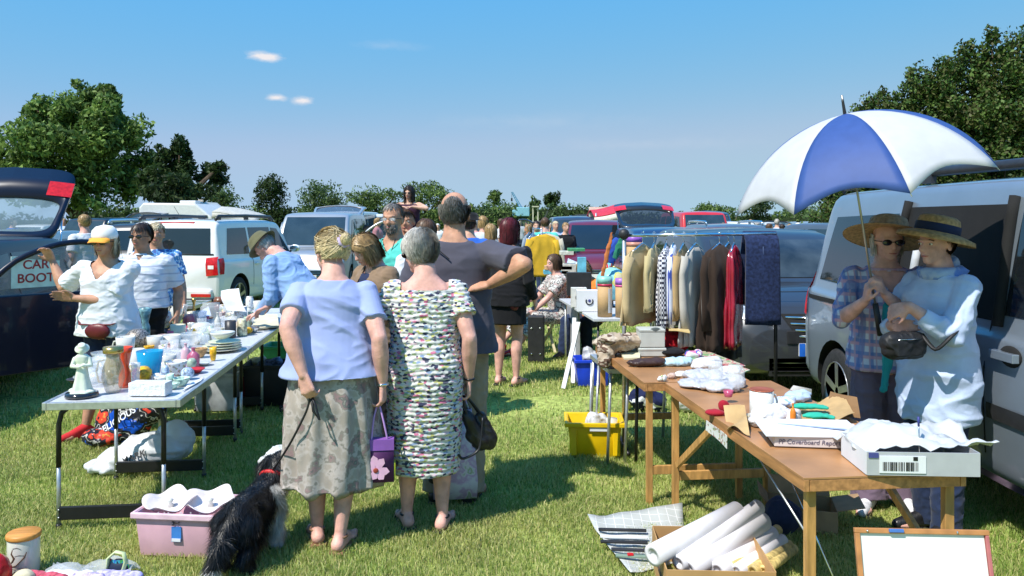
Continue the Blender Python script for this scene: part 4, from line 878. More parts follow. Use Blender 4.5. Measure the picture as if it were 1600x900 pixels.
            for i, p_ in enumerate(pts):
                t = pts[min(i+1, N_-1)]-pts[max(0, i-1)]; nn = (p_-C0)/R0; sd = np.cross(t, nn); l = np.linalg.norm(sd); sd = sd/l if l > 1e-6 else np.array((1, 0, 0)); w = wd*(1-.65*(i/(N_-1))**2)*.5; V += [p_-sd*w, p_+sd*w+nn*.006]
            mb.add(V, [(2*i, 2*i+1, 2*i+3, 2*i+2) for i in range(N_-1)], cols[rg.choice([0, 0, 1, 1, 2])])
        if style == 'bun':
            for _ in range(260):
                a = rg.normal(size=3); a /= np.linalg.norm(a); c = bun+a*.14*np.array((1, .8, 1.1)); b_ = np.cross(a, rg.normal(size=3)); b_ /= np.linalg.norm(b_); sd = np.cross(b_, a)
                V = []; 
                for i in range(5): q = c+b_*(i/4-.5)*.22-a*((i/4-.5)**2)*.25; V += [q-sd*.012, q+sd*.012]
                mb.add([Vector(v) for v in V], [(2*i, 2*i+1, 2*i+3, 2*i+2) for i in range(4)], cols[rg.choice([0, 1, 2])])
            mb.ell(bun, (.12, .1, .13), cols[2])
        mb.xf(0, s.HM); s.hairo = B(mb, name, parent=s.root); return s
    def grip(s, i): return s.M @ s.arms[i]['grip']
TEE = [(.50, .112, .082, -.004), (.56, .108, .080, -.002), (.63, .100, .076, .003), (.69, .103, .076, .004), (.735, .108, .077, .003), (.768, .108, .070, -.002), (.790, .098, .058, -.006), (.806, .080, .052, -.008), (.820, .062, .048, -.008), (.829, .050, .045, -.008)]
def tee(b, z0=.50, top=.828, flare=0, neck=1.): return [(z if i else z0, rx*bf(b, z)+flare*max(0, .7-z), ry*bf(b, z)+flare*max(0, .7-z), y) for i, (z, rx, ry, y) in enumerate(TEE) if z <= top]
C_bluetop = cloth('pale_blue_jersey', S(150, 163, 208)); C_white = cloth('white_cotton', (.66, .68, .73)); C_grey = cloth('charcoal_cotton', (.075, .072, .095)); C_black = cloth('black_cotton', (.010, .010, .012)); C_navy = cloth('navy_cloth', (.02, .028, .07))
C_teal = cloth('teal_cotton', (.10, .55, .47)); C_khaki = cloth('khaki_cloth', (.20, .19, .10)); C_beige = cloth('beige_trouser', (.30, .25, .17)); C_brown = cloth('brown_knit', (.23, .155, .10)); C_greyt = cloth('grey_trouser', (.13, .13, .11)); C_mauve = cloth('mauve_trouser', (.17, .12, .17)); C_denim = cloth('denim', (.022, .036, .085), var=.15, scale=9)
C_red = cloth('red_cotton', (.60, .03, .035)); C_shirtblue = cloth('sky_shirt', S(134, 166, 210)); C_linen = cloth('pale_blue_linen', S(186, 200, 226), bump=.4); C_pink = cloth('pink_cotton', (.65, .28, .33)); C_yellow = cloth('mustard_knit', (.62, .38, .03)); C_blue = cloth('royal_blue_cotton', (.03, .12, .5)); C_green = cloth('green_cotton', (.06, .22, .1)); C_orange = cloth('orange_cotton', (.75, .22, .04))
M_strw = mat('straw', (.50, .34, .15), rough=.8, var=.25, scale=60, bump=.8, bscale=130)
# --- woman in pale blue top, back to us
fm = ramp_mat('grey_floral_skirt', [(0, (.26, .23, .21)), (.42, (.36, .31, .27)), (.52, (.44, .39, .36)), (.57, (.24, .22, .19)), (.63, (.30, .20, .20)), (.68, (.15, .15, .14)), (.74, (.36, .34, .3))], scale=15, detail=5, interp='EASE', rough=.9, bump=.15)
W1 = Person('woman from behind in pale blue top and grey floral skirt, dog lead in hand', -.93, 4.12, 4, 1.64, bulk=1.15, lean=5, hyaw=38, hpitch=-12, hroll=4, vox=.0065, skin=SK_P, bw=1.0,
    arms=[dict(w=W(474, 586, 3.87), e=(-.35, -1, 0), hd=(.30, -.1, -1), pn=(.5, 1, 0), curl=.9), dict(w=W(598, 600, 4.06), e=(.35, -1, 0), hd=(.02, .02, -1), pn=(-1, .2, 0), curl=.9)],
    legs=[dict(a=(-.045, -.01, .045), k=(-.05, .01, .275), t=(-.3, 1, 0)), dict(a=(.035, -.075, .045), k=(.05, -.02, .275), t=(.2, 1, 0))])
W1.body(); W1.hair(H_blond, 'bun', n=6000, wd=.013, seed=4, vol=1.10, bun=(.04, -.66, .16))
m = MB(); m.lathe([(.10, -.05), (.15, -.035), (.165, 0), (.15, .035), (.10, .05)], c=(.035, -.53, .14), m=cloth('lilac_scrunchie', (.55, .45, .68)), n=18, ax=Matrix.Rotation(R(75), 3, 'X'), wob=lambda a, t: .1*math.sin(a*7)); m.xf(0, W1.HM); B(m, 'hair_tie', parent=W1.root)
W1.garment('top', C_bluetop, tee(1.17, .525, flare=.16), .62, wr=.012, ws=(2.2, 2.2, 6), seed=2, sl_r=1.08, sl_flare=.02)
W1.skirt('skirt', fm, [(.585, .108, .086, -.004), (.545, .122, .100, -.006), (.42, .140, .117, -.004), (.30, .145, .122, 0), (.185, .150, .128, 0)], pleats=11, amp=.11, seed=5, hemw=.03, wr=.006)
W1.shoes(mat('tan_shoe', (.25, .13, .07)), 'sandal')
m = MB(); A = W1.arms[1]; d = A['hd']; c = A['W']; m.lathe([(.031, -.006), (.034, 0), (.031, .006)], c=c, m=chrome, n=18); B(m, 'bracelet', parent=W1.root)
# --- woman in ruched floral dress
def dress_mat():
    m = ramp_mat('ruched_floral', [(0, (.62, .62, .57)), (.22, (.50, .48, .18)), (.30, (.04, .045, .09)), (.40, (.60, .60, .58)), (.56, (.52, .16, .26)), (.62, (.24, .32, .17)), (.68, (.5, .52, .5)), (.82, (.22, .3, .45)), (.88, (.64, .48, .54)), (.95, (.10, .10, .14))], kind='VORONOI', scale=50, stretch=(1, 1, 2.0), rough=.85, bump=.1)
    n, L, b = nodes_of(m); bp = [x for x in n if x.type == 'BUMP'][0]
    return m
W2 = Person('woman from behind in a ruched multicoloured floral dress with short grey hair', -.47, 4.30, 3, 1.63, bulk=1.10, lean=3, hyaw=42, hpitch=-12, vox=.006, skin=SK_P, bw=.97,
    arms=[dict(l=(-.165, .05, .485), e=(-1, -.4, 0), curl=.6), dict(w=W(733, 592, 4.28), e=(.4, -1, 0), hd=(0, .1, -1), pn=(-1, 0, 0), curl=1.0)],
    legs=[dict(a=(-.06, .01, .045), t=(-.3, 1, 0)), dict(a=(.058, -.02, .045), t=(.2, 1, 0))])
W2.body(); W2.face(glasses='sun', eyes=False); W2.hair(H_grey, 'short', n=7500, wd=.0075, seed=9, vol=1.13, fringe=.5)
def ruche(s, me):
    a = getco(me); n = getno(me); o = np.empty(len(a), 'f')
    for i in range(len(a)):
        x, y, z = a[i]; q = noise.noise(Vector((x*14, y*14, z*3)))*.8+noise.noise(Vector((x*45, y*45, z*12)))*.5; t = math.sin(z*2*math.pi/.0265+q*3.2); o[i] = t*.0032+noise.noise(Vector((x*60, y*60, z*60)))*.003
    setco(me, a+n*o[:, None])
W2.garment('dress', dress_mat(), [(.188, .114, .098, 0), (.26, .118, .104, 0), (.38, .124, .110, -.004), (.48, .128, .110, -.008), (.54, .127, .106, -.008), (.61, .114, .092, 0), (.68, .117, .090, .004), (.735, .122, .088, .003), (.768, .118, .076, -.002), (.788, .104, .062, -.006), (.800, .088, .054, -.008)], .55, wr=.003, vox=.0055, fold=ruche, seed=4, sl_r=1.14, smoothn=1,
    cut=lambda c: c.z > .788*1.63 and abs(c.x) < .125)
W2.shoes(leather, 'sandal')
m = MB(); m.lathe([(.25, -.012), (.262, 0), (.25, .012)], c=(0, -.11, -.62), m=leather, n=22); m.xf(0, W2.HM); B(m, 'necklace', parent=W2.root)
m = MB(); m.lathe([(.031, -.005), (.034, 0), (.031, .005)], c=W2.arms[1]['W'], m=leather, n=16); B(m, 'bracelet', parent=W2.root)
# --- balding man in charcoal t-shirt, hand on hip
W3 = Person('balding man from behind in a charcoal t-shirt, hand on his hip', -.345, 4.72, -6, 1.86, bulk=1.16, lean=2, hyaw=5, vox=.0075, skin=SK_T, bw=1.08,
    arms=[dict(l=(-.14, .12, .52)), dict(w=W(764, 445, 4.60), e=(1, -.85, 0), hd=(-1, -.12, -.12), pn=(.1, .5, -1), curl=.25)])
W3.body(); W3.hair(H_salt, 'crop', n=4200, wd=.012, seed=12, vol=1.0, bald=True)
W3.garment('t_shirt', C_grey, tee(1.14, .475, flare=.07), .80, wr=.012, ws=(2.2, 2.2, 5), seed=8, sl_r=1.2)
W3.trousers(C_beige, hem=.03); W3.shoes(leather)
m = MB(); m.beam((-.09, -.12, 1.50), (0, -.145, 1.43), .008, .004, C_black); B(m, 'neck_tape', parent=W3.root)
# --- red-haired woman in black
W4 = Person('woman with dark red bobbed hair in black standing beyond the balding man', -.04, 8.05, -22, 1.70, bulk=1.03, lean=4, hyaw=-12, vox=.009, skin=SK_P, arms=[dict(l=(-.13, .10, .52)), dict(l=(.145, .06, .50), curl=.8)])
W4.body(); W4.hair(H_red, 'bob', n=1500, wd=.028, seed=3, zend=-.55, vol=1.1, fringe=.35)
W4.garment('top', C_black, tee(1.1, .47, flare=.05), 1.9, wr=.006, seed=4); W4.skirt('skirt', C_black, [(.56, .105, .08, 0), (.48, .112, .085, 0), (.36, .11, .088, 0)], pleats=6, amp=.03, seed=2); W4.shoes(leather, 'sandal')
m = MB(); m.lathe([(.112, 0), (.122, .02), (.122, .075), (.112, .095)], c=(0, 0, .80), m=mat('red_beaded_leather', (.16, .02, .03), rough=.4, var=.8, scale=60, bump=1, bscale=60), n=36); m.ell((.08, -.10, .80), (.075, .04, .06), MATS['red_beaded_leather']); B(m, 'hip_belt', parent=W4.root)
# --- man bending over the table
W5 = Person('man in an olive bush hat and light blue shirt bending over the table', -1.80, 7.0, 72, 1.74, bulk=1.08, lean=36, hpitch=-28, vox=.008, skin=SK_P, bw=.97,
    arms=[dict(w=W(405, 488, 7.0), e=(-.6, -1, -.3), hd=(-.2, 1, -.4), pn=(0, 0, -1), curl=.5), dict(w=W(412, 490, 6.8), e=(.4, -1, -.3), hd=(0, 1, -.4), pn=(0, 0, -1), curl=.5)])
W5.body(); W5.face(eyes=False, mouth=False); W5.hair(H_grey, 'crop', n=300, wd=.03, hat=True)
W5.garment('shirt', C_shirtblue, tee(1.12, .475, flare=.05), 1.9, wr=.009, ws=(5, 5, 8), seed=5, sl_r=1.2); W5.trousers(C_greyt, hem=.03); W5.shoes(leather)
m = MB(); m.lathe([(.46, 0), (.60, -.10), (.615, -.09), (.47, .02), (.44, .17), (.37, .33), (.2, .39), (.01, .40)], c=(0, -.04, .20), m=cloth('olive_hat_cloth', (.13, .125, .065), bump=.5), n=36, wob=lambda a, t: (.10*math.sin(3*a+.5) if t < .4 else 0)); m.xf(0, W5.HM); hat = B(m, 'bush_hat', parent=W5.root)
# --- woman with blond bob, brown cardigan
W6 = Person('woman with blond bob and brown cardigan looking down between the two women\'s backs', -1.01, 6.0, 138, 1.60, bulk=1.05, lean=4, hpitch=-26, hyaw=-8, vox=.0075, skin=SK_P, arms=[dict(l=(-.05, .12, .66), e=(-.6, -.3, -1), hd=(.6, .6, .3), curl=1.), dict(l=(.03, .15, .70), e=(.8, -.3, -1), hd=(-.6, .3, .5), curl=1.)])
W6.body(); W6.face(); W6.hair(H_honey, 'bob', n=1700, wd=.022, seed=6, vol=1.12, zend=-.42, fringe=.30)
W6.garment('cardigan', C_brown, tee(1.16, .47), 1.9, wr=.006, seed=7, sl_r=1.18, cut=lambda c: c.y > .05 and abs(c.x) < .045 and c.z > 1.0)
W6.garment('vest', C_navy, tee(1.06, .50, .802), None, wr=.003, seed=8); W6.trousers(C_black); W6.shoes(leather)
# --- teal man, bearded with glasses
W7 = Person('bearded man with glasses in a teal t-shirt facing the camera', -1.0, 6.75, 160, 1.83, bulk=1.08, vox=.008, skin=SK_T, hyaw=5, hpitch=-4, bw=1.08)
W7.browm = H_salt[2]; W7.body(); W7.face(glasses='clear', smile=1); W7.hair(H_salt, 'crop', n=900, wd=.02, seed=5, bald=False, fringe=.62)
def beard(P, cols, n=500, seed=2):
    rg = np.random.default_rng(seed); mb = MB(); k = 0
    for _ in range(n*4):
        a = rg.normal(size=3); a /= np.linalg.norm(a)
        if a[1] < .15 or a[2] > -.05 or (abs(a[0]) < .30 and a[2] > -.40 and a[1] > .8 and a[2] < -.32): continue
        p = np.array((0, .10, -.15))+a*np.array((.255, .275, .335)); t = np.array((0, .2, -1))+rg.normal(size=3)*.3; sd = np.cross(t, a); sd /= np.linalg.norm(sd); L = .07
        mb.add([p-sd*.012, p+sd*.012, p+t*L+a*.015], [(0, 1, 2)], cols[rg.choice([0, 1, 2])]); k += 1
        if k > n: break
    mb.xf(0, P.HM); B(mb, 'beard', parent=P.root)
beard(W7, H_salt); W7.garment('t_shirt', C_teal, tee(1.12, .475), .75, wr=.006, seed=6, sl_r=1.18, cut=lambda c: c.y > .04 and abs(c.x)*1.3 < (c.z-.76*1.83) and c.z < .835*1.83); W7.trousers(C_denim); W7.shoes(leather)
m = MB(); m.tube([s_ for s_ in [(-.07, .10, 1.50), (-.04, .135, 1.38), (0, .145, 1.30), (.04, .135, 1.38), (.07, .10, 1.50)]], .004, 5, leather); m.tube([(0, .148, 1.30), (-.004, .15, 1.24)], .004, 5, leather); B(m, 'neck_cord', parent=W7.root)
# --- father with a girl on his shoulders
W8 = Person('man in dark clothes carrying a girl on his shoulders, half behind the teal man', -1.13, 8.6, 172, 1.80, bulk=1.05, vox=.009, skin=SK_T, arms=[dict(l=(-.05, .09, .78), e=(-1, 0, -1), hd=(0, .2, 1)), dict(l=(.05, .09, .78), e=(1, 0, -1), hd=(0, .2, 1))])
W8.body(); W8.face(); W8.hair(H_brown, 'crop', n=500, wd=.03); W8.garment('shirt', C_navy, tee(1.1, .475), .8, seed=2); W8.trousers(C_denim); W8.shoes(leather)
hg = 1.02; zs = 1.505-.47*hg
W8b = Person('long-haired little girl in sunglasses sitting on a man\'s shoulders, hands on his head', -1.115, 8.68, 168, hg, bulk=1.0, vox=.007, skin=SK, z=zs, lean=2, hpitch=-4,
    arms=[dict(w=(-1.06, 8.50, 1.80), e=(-1, .1, -.2), hd=(1, .3, 0), pn=(0, 0, -1)), dict(w=(-1.19, 8.50, 1.80), e=(1, .1, -.2), hd=(-1, .3, 0), pn=(0, 0, -1))],
    legs=[dict(k=(-.11, .20, .45), a=(-.10, .22, .24)), dict(k=(.11, .20, .45), a=(.10, .22, .24))])
W8b.body(); W8b.face(glasses='sun'); W8b.hair(H_dark, 'long', n=900, wd=.035, seed=7, zend=-.9, vol=1.12, fringe=.42); W8b.garment('sundress', cloth('dark_plum_cotton', (.05, .02, .04)), tee(1.1, .44, .80), None, wr=.002, seed=2); W8b.trousers(C_pink, loose=1.1); W8b.shoes(C_pink)
# --- people between
def easy(label, X, Y, face, H, top, hair, style='short', skin_=SK, bottoms=C_denim, sl=.75, vox=.012, bulk=1.08, seed=1, n=350, hat=None, arms=None, group=None, lean=0, hyaw=0, legs=None, z=0, seat=None, hpitch=0):
    p = Person(label, X, Y, face, H, bulk=bulk, vox=vox, skin=skin_, arms=arms, group=group, lean=lean, hyaw=hyaw, legs=legs, z=z, seat=seat, hpitch=hpitch); p.body()
    if abs(((face+hyaw) % 360)-180) < 100: p.face()
    p.hair(hair, style, n=n, wd=.04, seed=seed, hat=bool(hat)); p.garment('top', top, tee(1.14*bulk/1.08, .475, flare=.04), sl, seed=seed, wr=.006); p.trousers(bottoms); p.shoes(leather)
    if hat: m = MB(); m.lathe([(.46, 0), (.62, -.03), (.62, -.015), (.46, .02), (.43, .2), (.33, .33), (.01, .36)], c=(0, -.04, .20), m=hat, n=24); m.xf(0, p.HM); B(m, 'hat', parent=p.root)
    return p
easy('person in a white shirt, one shoulder showing left of the balding man', -.70, 6.5, 8, 1.70, C_white, H_brown, seed=11, vox=.01)
easy('person in a dark flat hat and royal blue shirt just right of the balding man', -.50, 9.3, -10, 1.77, C_blue, H_dark, seed=12, hat=C_black)
easy('person with blond hair seen just left of the red-haired woman', -.28, 10.6, 20, 1.64, C_brown, H_honey, 'bob', seed=13)
# --- left: cap woman, polo man, the others
W9 = Person('woman in a white cap with orange peak holding the open navy car door', -3.12, 6.15, 176, 1.64, bulk=1.15, vox=.007, skin=SK_T, hyaw=0, hpitch=-5, bw=1.08, lean=2,
    arms=[dict(w=W(116, 466, 5.98), e=(-1, -.2, -.8), hd=(1, .35, .25), pn=(0, 1, -.2), curl=.35), dict(w=W(82, 408, 6.3), e=(.6, -.2, -1), hd=(.3, .4, 1), pn=(0, 1, 0), curl=.6)],
    legs=[None, dict(a=(.08, .05, .045), t=(.5, 1, 0))])
W9.arms[0]['sx'] = -1
W9.body(); W9.face(glasses='sun'); W9.hair(H_pblond, 'bob', n=1100, wd=.03, seed=2, vol=1.04, zend=-.48, fringe=.6, hat=True)
W9.garment('t_shirt', C_white, tee(1.12, .47, flare=.12), .78, wr=.007, seed=9, sl_r=1.2, cut=lambda c: c.y > .02 and abs(c.x)*1.15 < (c.z-.735*1.64) and c.z < .84*1.64); W9.trousers(C_navy, loose=1.05, hem=.22); W9.shoes(C_red, 'shoe')
m = MB(); m.lathe([(.40, -.03), (.415, .08), (.38, .25), (.26, .37), (.01, .43)], c=(0, -.04, .13), m=mat('cap_white', (.80, .78, .76), rough=.8), n=28)
P = [[Vector((x*.36, .26+.36*(1-x*x)**.5*v+.02, .19-.06*x*x-.13*v)) for x in [i/6-1 for i in range(13)]] for v in (0, .5, 1)]; m.grid(P, mat('cap_orange', (.85, .36, .04), rough=.7)); P2 = [[p+Vector((0, 0, -.015)) for p in r] for r in P]; m.grid(P2, MATS['cap_orange'], flip=True); m.xf(0, W9.HM); B(m, 'cap', parent=W9.root)
m = MB(); M0 = W9.M; m.ell((-.02, .175, .82), (.10, .03, .06), mat('red_leather_bag', (.12, .01, .014), rough=.4, bump=.3)); m.tube([(-.20, .02, .90), (-.12, .17, .87), (.12, .17, .87), (.20, .05, .94)], .012, 6, MATS['red_leather_bag'], flat=.4)
o = B(m, 'bumbag'); o.matrix_world = W9.M; tag(o, 'dark red bumbag worn by the woman in the white cap', 'bag')
C_polo = cloth('white_polo_striped', (.62, .65, .72)); n, L, b = nodes_of(C_polo)
wv = n.new('ShaderNodeTexWave'); wv.bands_direction = 'Z'; wv.inputs['Scale'].default_value = 4.6; wv.inputs['Distortion'].default_value = 0; tc = [x for x in n if x.type == 'TEX_COORD'][0]; L(tc.outputs['Object'], wv.inputs[0]); rp = n.new('ShaderNodeValToRGB'); rp.color_ramp.elements[0].position = .90; rp.color_ramp.elements[0].color = (.64, .67, .73, 1); rp.color_ramp.elements[1].position = .96; rp.color_ramp.elements[1].color = (.42, .45, .55, 1); L(wv.outputs['Color'], rp.inputs[0]); L(rp.outputs[0], b.inputs['Base Color'])
W10 = Person('dark-haired man in sunglasses and a white striped polo shirt behind the left table', -3.18, 6.85, 186, 1.66, bulk=1.15, vox=.008, skin=SK_B, hyaw=-14, bw=1.08, arms=[dict(l=(-.17, .0, .5)), dict(l=(.17, .02, .5))])
W10.body(); W10.face(glasses='sun'); W10.hair(H_dark, 'short', n=700, wd=.03, seed=3, fringe=.6, vol=1.03); W10.garment('polo_shirt', C_polo, tee(1.18, .545, flare=.05), .8, wr=.006, seed=6, sl_r=1.2, cut=lambda c: c.y > .05 and abs(c.x)*2 < (c.z-.79*1.66) and c.z < .84*1.66); W10.trousers(C_black); W10.shoes(leather)
m = MB(); m.lathe([(.118, -.012), (.122, 0), (.118, .012)], c=(0, 0, .90), m=mat('khaki_belt', (.42, .36, .2)), n=36); m.box((.02, .125, .90), (.05, .02, .035), platey); B(m, 'belt', parent=W10.root)
m = MB(); m.lathe([(.24, -.08), (.30, -.02), (.33, -.07), (.30, -.09), (.24, -.10)], c=(0, -.11, -.60), m=C_polo, n=24); m.xf(0, W10.HM); B(m, 'collar', parent=W10.root)
C_bluepat = ramp_mat('blue_white_pattern', [(0, (.06, .12, .35)), (.45, (.1, .3, .6)), (.55, (.7, .75, .8)), (.7, (.08, .15, .4))], scale=30)
easy('woman with pale curly hair in a blue and white patterned top behind the polo man', -3.62, 8.1, 200, 1.66, C_bluepat, H_pblond, 'curly', SK_T, seed=21, n=900, vox=.009, arms=[dict(l=(-.16, .05, .48)), None])
easy('man in a white shirt turned away by the silver hatchback on the left', -6.6, 12.3, 60, 1.78, C_white, H_honey, 'short', SK_P, seed=22, bottoms=cloth('patterned_shorts', (.45, .4, .4), var=.5, scale=30))
# ------------------------------------------------------------------ left tables and what stands on them
alu = mat('aluminium', (.55, .56, .57), metal=.7, rough=.35, var=.12, scale=30); ttop = mat('pale_table_top', (.53, .54, .56), rough=.45, var=.12, scale=60); blackm = mat('black_tube', (.014, .014, .015), rough=.35)
TZ = .69
def camp_table(label, ox, oy, rz, Wd, Lg, z, frames, grp, top=ttop):
    t = thing('folding_table', label, 'table', (ox, oy, 0), rz, grp)
    m = MB(); m.box((-Wd/2, Lg*.25, z-.012), (Wd-.03, Lg/2-.03, .02), top); m.box((-Wd/2, Lg*.75, z-.012), (Wd-.03, Lg/2-.03, .02), top); B(m, 'table_top', parent=t)
    m = MB()
    for x in (-Wd+.01, -.01): m.box((x, Lg/2, z-.018), (.022, Lg, .042), alu)
    for y in (.01, Lg/2, Lg-.01): m.box((-Wd/2, y, z-.0185), (Wd-.045, .022, .040), alu)
    B(m, 'edge_frame', parent=t, bevel=.003)
    for y in frames:
        f = link('leg_frame', None, t)
        for x in (-Wd+.05, -.16+.05):
            q = MB(); sx = 1 if x > -.3 else -1
            q.tube([(x-.05*sx, y+.0, z-.04), (x-.015*sx, y, z-.07), (x, y, z-.13), (x, y, .33)], .014, 8, blackm); q.tube([(x, y, .36), (x, y, .02)], .0115, 8, alu); q.tube([(x, y, .025), (x, y, 0)], .015, 8, blackm); B(q, 'leg', parent=f)
        q = MB(); q.box((-Wd/2-.03, y, .082), (Wd-.16, .022, .07), blackm)
        B(q, 'foot_bar', parent=f, bevel=.004)
        for x in (-Wd+.055, -.115):
            for z_ in (.062, .104): q = MB(); q.ell((x, y-.013, z_), .005, alu, nu=6, nv=4); B(q, 'rivet', parent=f)
    return t
RZL = R(6.3); dl = Vector((-math.sin(RZL), math.cos(RZL), 0))
camp_table('pale folding camping table nearest the camera, the figurine on its corner', -1.775, 4.26, RZL, .70, 1.80, TZ, (.08, .88, 1.72), 'folding camping tables on the left')
o2 = Vector((-1.775, 4.26, 0))+dl*1.82
camp_table('second pale folding table, the man in the bush hat leaning over its far end', o2.x, o2.y, RZL, .72, 1.80, TZ, (.1, .9, 1.72), 'folding camping tables on the left')
o3 = Vector((-1.775, 4.26, 0))+dl*3.66
camp_table('third pale folding table beyond the bush hat man', o3.x+.05, o3.y, RZL, .70, .9, TZ, (.1, .8), 'folding camping tables on the left')
def TP(px, py, z=TZ+.003): return G(px, py, z)
china = mat('white_china', (.62, .61, .56), rough=.12, coat=.6, var=.03); cream = mat('cream_china', (.68, .63, .48), rough=.2, coat=.4); floral = ramp_mat('floral_china', [(0, (.74, .74, .72)), (.55, (.74, .74, .72)), (.58, (.5, .2, .25)), (.62, (.2, .4, .2)), (.67, (.7, .6, .3))], scale=40, rough=.15)
glassc = glassy('clear_glass', (.85, .88, .9), .30, .04); glassb = glassy('blue_glass', (.01, .33, .62), .72, .05); glassg = glassy('green_glass', (.25, .5, .35), .55); orange = mat('orange_glass', (.80, .07, .012), rough=.1, coat=.8, var=.1); pinkg = glassy('pink_glass', (.55, .10, .2), .75); amber = mat('amber_glass', (.75, .38, .02), rough=.1, var=.5, scale=40); brassm = mat('brass', (.55, .38, .13), metal=.9, rough=.25); browng = mat('brown_pot', (.18, .07, .035), rough=.3, var=.3); PASTEL = [floral, china, cream, mat('blush_china', (.55, .38, .36), rough=.2, var=.3, scale=40), mat('sage_china', (.35, .45, .34), rough=.2, var=.3, scale=40), mat('straw_china', (.55, .45, .25), rough=.3, var=.3, scale=40)]; tealg = mat('teal_marbled_pot', (.16, .32, .36), rough=.3, var=.6, scale=25); silverm = mat('silver_plate', (.6, .6, .58), metal=.9, rough=.2, var=.2); steelpat = mat('openwork_metal', (.25, .22, .2), metal=.4, rough=.3, var=.9, scale=90, bump=1.5, bscale=80); cork = mat('cork', (.45, .27, .12), rough=.8, var=.3, scale=60); jade = mat('jade_china', (.45, .62, .52), rough=.2, var=.4, scale=50); dkgrey = mat('dark_grey_pot', (.035, .035, .04), rough=.4); papw = mat('white_paper', (.72, .73, .76), rough=.7, var=.03)
PR = dict(
    vase=[(.0, 0), (.5, 0), (.62, .12), (.9, .35), (.8, .62), (.45, .8), (.42, .9), (.6, 1), (.55, 1), (.38, .9), (.4, .8), (.0, .6)],
    waist=[(0, 0), (.62, 0), (.66, .06), (.62, .35), (.42, .5), (.5, .62), (.72, .86), (.85, 1), (.8, 1), (.66, .86), (.42, .62), (0, .5)],
    bowl=[(0, 0), (.4, 0), (.45, .06), (.75, .4), (.95, .85), (1, 1), (.95, 1), (.88, .85), (.66, .4), (0, .15)],
    cup=[(0, 0), (.55, 0), (.7, .1), (.88, .5), (.95, 1), (.9, 1), (.82, .5), (.6, .14), (0, .1)],
    mug=[(0, 0), (.9, 0), (.96, .05), (.96, 1), (.89, 1), (.87, .1), (0, .08)],
    tumbler=[(0, 0), (.68, 0), (.72, .03), (1, 1), (.95, 1), (.67, .08), (0, .06)],
    jar=[(0, 0), (.9, 0), (1, .05), (1, .78), (.85, .86), (.8, .88), (.82, 1), (0, 1)],
    jug=[(0, 0), (.6, 0), (.7, .05), (1, .35), (.92, .6), (.6, .85), (.68, 1), (.6, 1), (.54, .86), (.84, .6), (0, .12)],
    plate=[(0, 0), (.5, 0), (.6, .3), (1, 1), (.98, 1.1), (.6, .5), (0, .3)],
    bottle=[(0, 0), (.95, 0), (1, .05), (1, .6), (.55, .75), (.3, .8), (.3, .95), (.36, .96), (.36, 1), (0, 1)],
    teapot=[(0, 0), (.5, 0), (.6, .04), (.95, .3), (1, .45), (.85, .7), (.4, .84), (.38, .88), (.12, .9), (.14, .97), (.08, 1), (0, 1)],
    stick=[(0, 0), (1, 0), (.9, .06), (.3, .12), (.2, .3), (.35, .45), (.2, .6), (.3, .8), (.5, .9), (.45, 1), (0, 1)],
    ball=[(0, 0), (.4, .0), (.8, .15), (1, .45), (.92, .75), (.55, .95), (.3, 1), (0, 1)],
    candle=[(0, 0), (.95, 0), (1, .1), (1, .5), (.8, .52), (.8, .56), (1, .58), (1, .85), (.85, .87), (.85, 1), (0, 1)])
ITEMS = []
def item(kind, px, py, wpx, hpx, m, label, category, name=None, z0=TZ, handle=False, spout=False, lid=None, group=None, n=22, par=None, lean=0, rzz=0, z1=.003):
    c = G(px, py, z0+z1); s_ = F/c.y; r = wpx/s_/2; h = hpx/s_
    mb = MB(); prof = [(a*r, b*h) for a, b in PR[kind]]; mb.lathe(prof, m=m, n=n)
    if handle or spout or lid: t = thing(name or category.replace(' ', '_'), label, category, c, R(rzz), group); B(mb, 'vessel', parent=t, fix=True)
    else: t = B(mb, name or category.replace(' ', '_'), fix=True); t.location = c; tag(t, label, category, group); t.rotation_euler = (0, lean, R(rzz)); return t
    if handle: q = MB(); q.tube([(-r*.85+0, 0, h*.22), (-r*1.35, 0, h*.25), (-r*1.55, 0, h*.5), (-r*1.35, 0, h*.76), (-r*.82, 0, h*.8)], max(.004, r*.09), 7, m); B(q, 'handle', parent=t)
    if spout: q = MB(); q.tube([(r*.8, 0, h*.3), (r*1.3, 0, h*.5), (r*1.55, 0, h*.85)], [r*.2, r*.12, r*.08], 8, m); B(q, 'spout', parent=t)
    if lid: q = MB(); q.lathe([(0, h*.98), (r*.85, h*.98), (r*.88, h*1.02), (r*.88, h*1.13), (0, h*1.14)], m=lid, n=n); B(q, 'lid', parent=t)
    return t
# the bonneted figurine on its black plinth
c = TP(128, 619); f = thing('figurine', 'white china figurine of a lady in a bonnet on a black plinth, table corner', 'figurine', c, R(20))
m = MB(); m.lathe([(0, 0), (.082, 0), (.086, .004), (.08, .022), (0, .022)], m=mat('black_plinth', (.012, .01, .012), rough=.15, coat=1), n=28); B(m, 'plinth', parent=f)
q = MB(); q.rings([ring(z*.27, a, b, n=26, f=lambda t, zz: 1+.10*math.sin(5*t+1)*(1-zz/.27)) for z, a, b in ((.075, .062, .055), (.14, .050, .045), (.35, .036, .033), (.55, .028, .026), (.64, .023, .021), (.72, .034, .024), (.80, .037, .023), (.85, .022, .018))])
q.cap((0, 0, .215), (0, .0, .245), .010, .009); q.ell((0, -.006, .252), (.018, .019, .022)); q.cap((-.034, 0, .205), (-.046, -.014, .168), .013, .011); q.cap((-.046, -.014, .168), (-.008, -.034, .165), .011, .008); q.cap((.034, 0, .205), (.046, -.014, .168), .013, .011); q.cap((.046, -.014, .168), (.008, -.034, .172), .011, .008)
